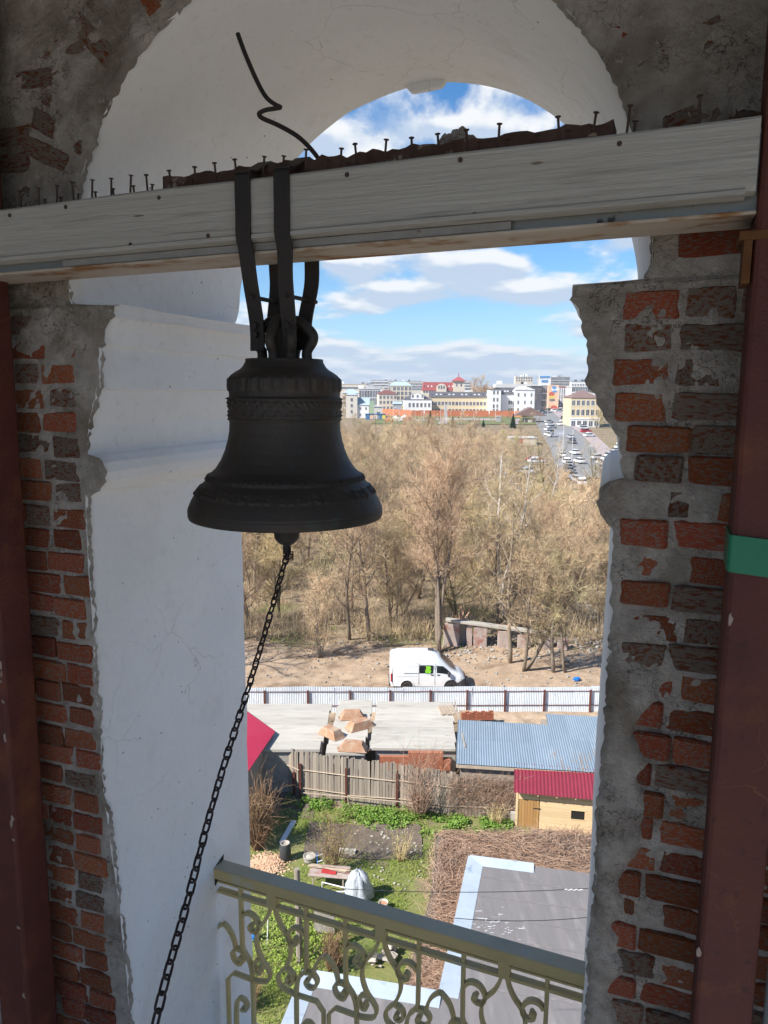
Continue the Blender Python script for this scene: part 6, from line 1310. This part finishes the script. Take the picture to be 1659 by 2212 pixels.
road('pavement', [(x+0, y) for x, y in RQ], [(x + 60 + (y-296)*.12, y) for x, y in RQ], 'paving_pink', .46); road('parking_strip', [(x - 40 - (y-296)*.12, y) for x, y in LQ], LQ, 'asphalt', .30)
for i in range(9):
    p = at_g(q4(1470 + (i % 3)*16, 500 + (i//3)*6)); g = G(); g.bx((-.25, -1.6, 0), (.25, 1.6, .01)); tag(g.obj('road_marking', 'w_white', loc=(p.x, p.y, zg(0, p.y) + .36), rz=-.5), kind='structure')
# conifers
def make_conifer(seed, H, R):
    r = np.random.default_rng(seed); n = 2600; u = r.random(n)**.8; a = r.uniform(0, 6.28, n); tier = (u*14) % 1; rad = R*(1-u)*(.55 + .45*(1-tier)) + .05
    p0 = np.stack([np.cos(a)*rad*.25, np.sin(a)*rad*.25, H*(.06 + .94*u)], 1); p1 = np.stack([np.cos(a)*rad, np.sin(a)*rad, H*(.06+.94*u) - rad*.25], 1); v, f = ribbons(p0, p1, .30, r)
    g = G(); g.tube([(0, 0, 0), (0, 0, H)], [.16, .03], 6); return g.mesh('trunk', 'bark'), mesh_np('crown', v, f, 'needle')
CON = make_conifer(3, 7.5, 2.2)
for x, y, sc, lab in ((1112, 702, .95, 'dark blue green spruce standing in the park lawn'), (1372, 690, .62, 'small conifer in the park right of the tall spruce'), (1722, 690, .45, 'little conifer in the middle of the park'), (2060, 700, .8, 'conifer at the right side of the park by the path')):
    p = at_g(qc(x, y)); t = thing('spruce_tree', lab, 'spruce', p); t.scale = (sc,)*3; link('trunk', CON[0], t); link('crown', CON[1], t)
# bare street trees
STREET = ((2330, 500, 1.05, 'large round bare tree at the head of the street'), (150, 520, .95, 'bare tree left of the cream house behind the bell'), (110, 525, .8, 'bare tree at the left edge behind the bell'), (560, 470, .6, 'bare tree in front of the cream three storey house'), (690, 470, .6, 'bare tree right of the cream three storey house'), (1600, 300, 1.0, 'bare tree behind the long yellow house, left'), (1690, 300, 1.1, 'bare tree behind the long yellow house, right'), (1780, 300, .9, 'bare tree by the white tower block'), (2960, 640, .8, 'golden bare tree beside the yellow corner house'), (3010, 700, .9, 'golden bare tree in front of the brick pier edge'))
for i, (x, y, sc, lab) in enumerate(STREET):
    p = at_g(qc(x, y)) if y > 420 else at_y(qc(x, y), 560)
    if y <= 420: p.z = zg(0, p.y)
    plant('street_tree', lab, 'tree', TP[3] if 'golden' in lab else TP[i % 3], p.x, p.y, p.z, sc*(1.0 if y > 420 else 1.5), RNG.uniform(0, 6.3))
for i in range(22):
    x = 640 + i*82 + RNG.uniform(-25, 25); y = RNG.choice([640, 668, 690, 715]) + RNG.uniform(-8, 8); p = at_g(qc(x, y))
    plant('street_tree', 'small bare tree on the park lawn, number %s counted from the left' % ('one two three four five six seven eight nine ten eleven twelve thirteen fourteen fifteen sixteen seventeen eighteen nineteen twenty twenty-one twenty-two'.split()[i]), 'tree', TP[(0, 2, 4, 6)[i % 4]], p.x, p.y, p.z, RNG.uniform(.28, .5), RNG.uniform(0, 6.3), 'small bare park trees')
# far wooded skyline
rn = np.random.default_rng(19); n = 26000; y = rn.uniform(1150, 1500, n); x = rn.uniform(-.32, .45, n)*y; z = np.interp(y, TY, TZ); hh = 9 + 12*fbm(x*.012, y*.01, 5, 3); p0 = np.stack([x, y, z + rn.random(n)*hh*.6], 1); p1 = p0 + np.stack([rn.normal(0, 2.5, n), rn.normal(0, 2.5, n), rn.random(n)*hh*.55], 1); v, f = ribbons(p0, p1, 1.1, rn)
tag(link('far_woods', mesh_np('far_woods', v, f, 'twig_brown')), 'distant brown woods along the skyline', 'woods', kind='stuff')
# kiosks and huts
def hut(name, label, cat, x0, x1, yt, yb, wm, rm, trim=None, d=4.0):
    p = at_g(qc((x0+x1)/2, yb)); s = p.y; k = s*.18885/FPX; w = (x1-x0)*k; h = (yb-yt)*k; t = thing(name, label, cat, p); g = G(); g.bx((-w/2, 0, -.3), (w/2, d, h*.9)); g.obj('wall', wm, t); g = G(); g.bx((-w/2-.2, -.3, h*.9), (w/2+.2, d+.2, h)); g.obj('roof', rm, t)
    if trim:
        for i, m in enumerate(trim): g = G(); q = w/len(trim); g.bx((-w/2 + q*i + q*.08, -.06, h*.15), (-w/2 + q*(i+1) - q*.08, -.002, h*.8)); g.obj('panel', m, t)
    return t
hut('graffiti_container', 'blue container painted with graffiti and a yellow end panel', 'container', 375, 605, 535, 605, 's_blue', 's_blue', ['s_blue', 'm_orange', 'w_white', 's_blue', 's_yellow'], 2.6)
hut('white_kiosk', 'low white kiosk left of the graffiti container', 'kiosk', 162, 310, 535, 580, 'w_white', 'r_light', ['w_grey', 'w_white', 'w_grey'], 3)
hut('grey_kiosk', 'grey metal kiosk standing in the park', 'kiosk', 1872, 1925, 562, 630, 'w_grey', 'r_light', None, 2.5)
hut('red_shop', 'cream shop front with a red sign among the trees', 'shop', 2030, 2330, 806, 890, 'w_pale', 'r_light', ['w_pale', 's_red', 'w_cream', 'w_cream'], 6)
hut('market_stall', 'white market stall with a teal awning beside the parked cars', 'stall', 2790, 2890, 598, 650, 'r_teal', 'w_white', None, 4)
t = hut('park_pavilion', 'small park pavilion under a pink brown gabled roof', 'pavilion', 2190, 2320, 590, 640, 'w_pale', 'r_brown', ['w_dark', 'w_pale', 'w_dark'], 5)
g = G(); g.add([(-7.5, -1, 3.2), (7.5, -1, 3.2), (7.5, 6, 3.2), (-7.5, 6, 3.2), (0, -1, 7.0), (0, 6, 7.0)], [(0, 1, 4), (1, 2, 5, 4), (2, 3, 5), (3, 0, 4, 5), (3, 2, 1, 0)]); g.obj('gable_roof', 'r_brown', t)
for x, y, m, lab in ((645, 640, 'm_red', 'orange tent in the park nearest to the container'), (820, 615, 'w_white', 'white tent in the park'), (862, 622, 'm_red', 'small orange tent right of the white tent'), (720, 625, 'w_cream', 'cream tent between the orange and white tents')):
    p = at_g(qc(x, y)); g = G(); g.add([(-1.8, -1.5, 0), (1.8, -1.5, 0), (1.8, 1.5, 0), (-1.8, 1.5, 0), (-1.9, -1.6, 1.2), (1.9, -1.6, 1.2), (1.9, 1.6, 1.2), (-1.9, 1.6, 1.2), (0, 0, 2.7)], [(0, 1, 5, 4), (1, 2, 6, 5), (2, 3, 7, 6), (3, 0, 4, 7), (4, 5, 8), (5, 6, 8), (6, 7, 8), (7, 4, 8)]); tag(g.obj('park_tent', m, loc=p + Vector((0, 0, .25))), lab, 'tent', 'tents in the park')
p = at_g(qc(1290, 615)); t = thing('monument', 'slim pale monument on the pink park paving', 'monument', p); g = G(); g.bx((-1.2, -1.2, 0), (1.2, 1.2, 1.4)); g.obj('pedestal', 'w_pale', t); g = G(); g.loft([[(s*x, s*y, z) for x, y in ((-1, -1), (1, -1), (1, 1), (-1, 1))] for z, s in ((1.4, .8), (4, .6), (7.5, .35))]); g.obj('shaft', 'w_grey', t)
# street lamps
def lamp(label, q, H=8.0, arm=1.6, rz=0.0, grp='street lamps along the street and park'):
    p = at_g(q); t = thing('street_lamp', label, 'lamp', p, rz, grp); g = G(); g.tube([(0, 0, 0), (0, 0, H)], [.11, .06], 6); g.tube([(0, 0, H), (arm*.5, 0, H+.35), (arm, 0, H+.4)], .05, 5); g.obj('pole', 'r_light', t); g = G(); g.box((arm+.3, 0, H+.38), (.8, .3, .14)); g.obj('lantern', 'w_white', t)
for i, x in enumerate((690, 760, 940, 1010, 1040, 1230, 1470, 1610, 1860)): lamp('thin pale park lamp post before the orange hoarding, %s from the left' % ORD[i], qc(x, 610 + (i % 4)*22), 5.5, .8, grp='park lamp posts')
lamp('street lamp with long arm in front of the moving cars', q9(930, 1010), 9.5, 3.0); lamp('tall pale street lamp at the left kerb by the billboard', q9(818, 985), 10.5, 1.5, 1.2); lamp('street lamp at the far head of the street', q9(640, 395), 8, 1.5)
# billboard
p = at_g(q9(790, 720)); Yb = p.y; a = at_y(q9(720, 565), Yb); b = at_y(q9(852, 632), Yb); t = thing('billboard', 'dark billboard with pale lettering beside the street', 'billboard', (p.x, Yb, p.z)); g = G(); g.bx((a.x-p.x, 0, b.z-p.z), (b.x-p.x, .3, a.z-p.z)); g.obj('board', 'w_lav', t); g = G(); g.tube([(0, .15, 0), (0, .15, b.z-p.z)], .16, 6); g.obj('pole', 'w_grey', t)
W3 = b.x-a.x; Hh = a.z-b.z
for i, (u, w_) in enumerate(((.32, .05), (.45, .07), (.58, .05), (.70, .08), (.82, .05))): g = G(); x = a.x - p.x + W3*u; zc_ = (a.z+b.z)/2 - p.z; g.bx((x, -.04, zc_-Hh*.2), (x+W3*w_*.5, -.003, zc_+Hh*.2)); g.bx((x + W3*w_*.5+.01, -.04, zc_-Hh*.2), (x+W3*w_*1.3, -.003, zc_-Hh*.1)); g.obj('letter_stroke', 'w_white', t)
# rooftop sign
p = at_y(qc(2425, 160), 520); g = G(); g.bx((-4, 0, -6), (4, .5, 4)); o = g.obj('sign_face', 'w_white'); t = thing('rooftop_sign', 'white rooftop sign with blue lettering above the stone office', 'sign', (p.x, p.y, p.z - 6)); o.parent = t; o.location = (0, 0, 6)
for z, w_ in ((1.8, 3.4), (-1.0, 2.2)): g = G(); g.bx((-w_, -.15, z), (w_, -.003, z+1.7)); g.obj('sign_line', 'm_blue', t, loc=(0, 0, 6))
g = G(); g.bx((-.2, .2, -9), (.2, .45, 0)); g.obj('sign_post', 'w_grey', t)

# ------------------------------------------------------------------ cars
for n, c in (('c_white', (.78, .78, .77)), ('c_silver', (.46, .47, .48)), ('c_black', (.02, .02, .023)), ('c_red', (.42, .02, .03)), ('c_blue', (.05, .11, .26)), ('c_grey', (.16, .165, .17))): mat(n, c, rough=.28, spec=.5, coat=.4)
def car_meshes(H=1.46, L=4.3):
    def cs(x, zb, zt, w): return [(x, y, z) for y, z in ((-w*.94, zb), (-w, zb+.15), (-w, zt-.12), (-w*.86, zt), (w*.86, zt), (w, zt-.12), (w, zb+.15), (w*.94, zb))]
    g = G(); g.loft([cs(x, zb, zt, w) for x, zb, zt, w in ((-L/2, .42, .74, .74), (-L/2+.12, .26, .92, .84), (-L*.28, .22, .98, .88), (L*.16, .22, .96, .88), (L*.36, .24, .86, .86), (L/2-.1, .28, .74, .80), (L/2, .40, .62, .66))])
    g.loft([[(x, y, z) for y, z in ((-w, .93), (-w*.93, zt-.04), (-w*.8, zt), (w*.8, zt), (w*.93, zt-.04), (w, .93))] for x, w, zt in ((-L*.30, .72, 1.36), (-L*.18, .74, H), (L*.04, .74, H), (L*.08, .73, H-.04))])
    body = g.mesh('body', 'c_white', False); g = G()
    g.loft([[(x, y, z) for y, z in ((-w, .90), (-w2, zt), (w2, zt), (w, .90))] for x, w, w2, zt in ((-L*.40, .80, .66, 1.0), (-L*.29, .83, .70, 1.345), (L*.07, .83, .70, 1.36), (L*.24, .80, .66, .97))]); glass = g.mesh('windows', 'auto_glass')
    g = G(); g.lathe([(.001, -.1), (.18, -.11), (.30, -.09), (.31, 0), (.30, .09), (.18, .11), (.001, .1)], 12); wheel = g.mesh('wheel', 'tyre'); g = G(); g.box((0, 0, 0), (.06, .34, .14)); lf_ = g.mesh('headlight', 'lamp_clear'); g = G(); g.box((0, 0, 0), (.06, .26, .16)); lb = g.mesh('tail_light', 'lamp_red'); return body, glass, wheel, lf_, lb, L
CAR = car_meshes(); SUV = car_meshes(1.72, 4.5); CN = 0
def car(label, pos, rz, colr, k=CAR, group='parked cars around the street', z=None):
    t = thing('car', label, 'car', (pos.x, pos.y, (zg(0, pos.y) + .38) if z is None else z), rz, group); o = link('body', k[0], t); o.material_slots[0].link = 'OBJECT'; o.material_slots[0].material = MATS[colr]; link('windows', k[1], t)
    L = k[5]
    for x in (-L*.31, L*.31):
        for y in (-.76, .76): w = link('wheel', k[2], t, (x, y, .31)); w.rotation_euler = (math.pi/2, 0, 0)
    for y in (-.52, .52): link('headlight', k[3], t, (L/2-.08, y, .66)); link('tail_light', k[4], t, (-L/2+.05, y, .76))
away = math.radians(100)
CL = {'c_white': 'white', 'c_silver': 'silver', 'c_black': 'black', 'c_red': 'red', 'c_blue': 'blue', 'c_grey': 'dark grey'}
lane = ((787, 512, 'c_white', 'white car driving in the far lane of the street'), (917, 672, 'c_silver', 'silver car waiting in the street, farther of two'), (933, 735, 'c_grey', 'dark grey car waiting in the street, nearer of two'), (970, 870, 'c_white', 'white car driving up the middle of the street'), (1025, 978, 'c_white', 'white car nearest to the wood on the street'), (650, 330, 'c_black', 'dark car at the far head of the street'))
for x, y, c, lab in lane: car(lab, at_g(q9(x, y)), away + RNG.uniform(-.05, .05), c, CAR, 'cars driving on the street')
car('white car parked across the far pavement', at_g(q9(845, 468)), .1, 'c_white'); car('black off road car parked in front of the yellow corner house', at_g(q9(820, 442)), 1.3, 'c_black', SUV); car('red car parked in the row on the right of the street', at_g(q9(1105, 602)), .25, 'c_red')
def parked(where, lst, rz):
    lst = sorted(lst); tot = {}; cnt = {}
    for x, y, c in lst: tot[c] = tot.get(c, 0) + 1
    for x, y, c in lst:
        cnt[c] = cnt.get(c, 0) + 1; nm_ = CL[c] + ' car' if tot[c] == 1 else '%s %s car from the left' % (ORD[cnt[c]-1], CL[c])
        car('%s parked %s' % (nm_, where), at_g(q9(x, y)), rz + RNG.uniform(-.1, .1), c, SUV if RNG.random() < .25 else CAR)
parked('in the slanted row right of the street', ((1150, 655, 'c_white'), (1085, 562, 'c_silver'), (1060, 540, 'c_white'), (1035, 520, 'c_white'), (1010, 502, 'c_silver'), (985, 486, 'c_white'), (960, 472, 'c_white')), .3)
parked('at the far right head of the street', ((720, 338, 'c_white'), (745, 345, 'c_silver'), (765, 350, 'c_white'), (785, 338, 'c_grey'), (805, 330, 'c_white'), (830, 322, 'c_silver'), (700, 322, 'c_red'), (600, 300, 'c_red')), .4)
parked('along the left kerb beyond the billboard', ((580, 395, 'c_white'), (590, 378, 'c_silver'), (585, 360, 'c_grey'), (655, 480, 'c_silver'), (672, 515, 'c_white'), (690, 548, 'c_silver'), (660, 580, 'c_white'), (690, 612, 'c_grey'), (665, 640, 'c_white'), (700, 655, 'c_white')), .5)
parked('below the billboard among the trees', ((812, 902, 'c_white'), (868, 985, 'c_white'), (895, 1018, 'c_silver'), (885, 1060, 'c_black'), (900, 1095, 'c_grey'), (990, 1205, 'c_silver'), (1052, 1248, 'c_white')), 1.5)
parked('in the crowded lot at the right edge', ((1535, 800, 'c_white'), (1490, 850, 'c_grey'), (1455, 875, 'c_white'), (1410, 905, 'c_silver'), (1440, 940, 'c_red'), (1385, 950, 'c_white'), (1340, 990, 'c_white'), (1370, 1010, 'c_silver'), (1500, 905, 'c_white'), (1530, 870, 'c_silver'), (1410, 1050, 'c_white'), (1250, 930, 'c_white'), (1560, 760, 'c_white')), .4)
parked('in the clearing hidden among the bare trees', ((500, 980, 'c_white'), (480, 955, 'c_red'), (430, 1095, 'c_silver'), (390, 1110, 'c_white'), (180, 1180, 'c_blue'), (230, 1200, 'c_grey')), .2)
# a few people in the park
mat('coat_dark', (.03, .03, .04)); mat('skin', (.45, .28, .20))
def person(label, q, m):
    p = at_g(q); t = thing('person', label, 'person', p + Vector((0, 0, .3)), RNG.uniform(0, 6)); g = G(); g.tube([(-.10, 0, 0), (-.09, 0, .45), (-.06, 0, .88), (0, 0, 1.0), (0, 0, 1.3), (0, 0, 1.45), (0, 0, 1.52)], [.06, .07, .10, .17, .20, .15, .06], 8); g.tube([(.14, .05, 0), (.10, .02, .45), (.06, 0, .9)], [.06, .07, .10], 7); g.tube([(-.2, 0, 1.4), (-.27, .03, 1.12), (-.25, .1, .85)], [.06, .05, .04], 6); g.tube([(.2, 0, 1.4), (.27, .03, 1.12), (.25, .1, .85)], [.06, .05, .04], 6); g.obj('body', m, t, True); g = G(); g.lathe([(.001, 1.50), (.06, 1.53), (.095, 1.62), (.09, 1.70), (.05, 1.76), (.001, 1.77)], 10); g.obj('head', 'skin', t, True)
for i, (x, y, lab) in enumerate(((1218, 612, 'person in dark clothes standing left of the monument'), (1440, 612, 'person in dark clothes walking right of the monument'), (1000, 600, 'person in dark clothes in the park near the tents'), (1605, 640, 'person in dark clothes near the small park conifer'), (2000, 600, 'person in dark clothes on the path right of the grey kiosk'))): person(lab, qc(x, y), 'coat_dark')

# ------------------------------------------------------------------ thin spring haze over the whole place
hm = bpy.data.materials.new('haze_air'); hm.use_nodes = True; hm.node_tree.nodes.clear()
ho = hm.node_tree.nodes.new('ShaderNodeOutputMaterial'); hv = hm.node_tree.nodes.new('ShaderNodeVolumePrincipled')
hv.inputs['Density'].default_value = 0.00016; hv.inputs['Color'].default_value = (.86, .92, 1, 1); hv.inputs['Anisotropy'].default_value = .2
hm.node_tree.links.new(hv.outputs[0], ho.inputs['Volume']); MATS['haze_air'] = hm
g = G(); g.bx((-4400, -700, -1.5), (4400, 6100, 62)); tag(g.obj('haze', 'haze_air'), 'thin bluish spring haze', 'haze', kind='stuff')
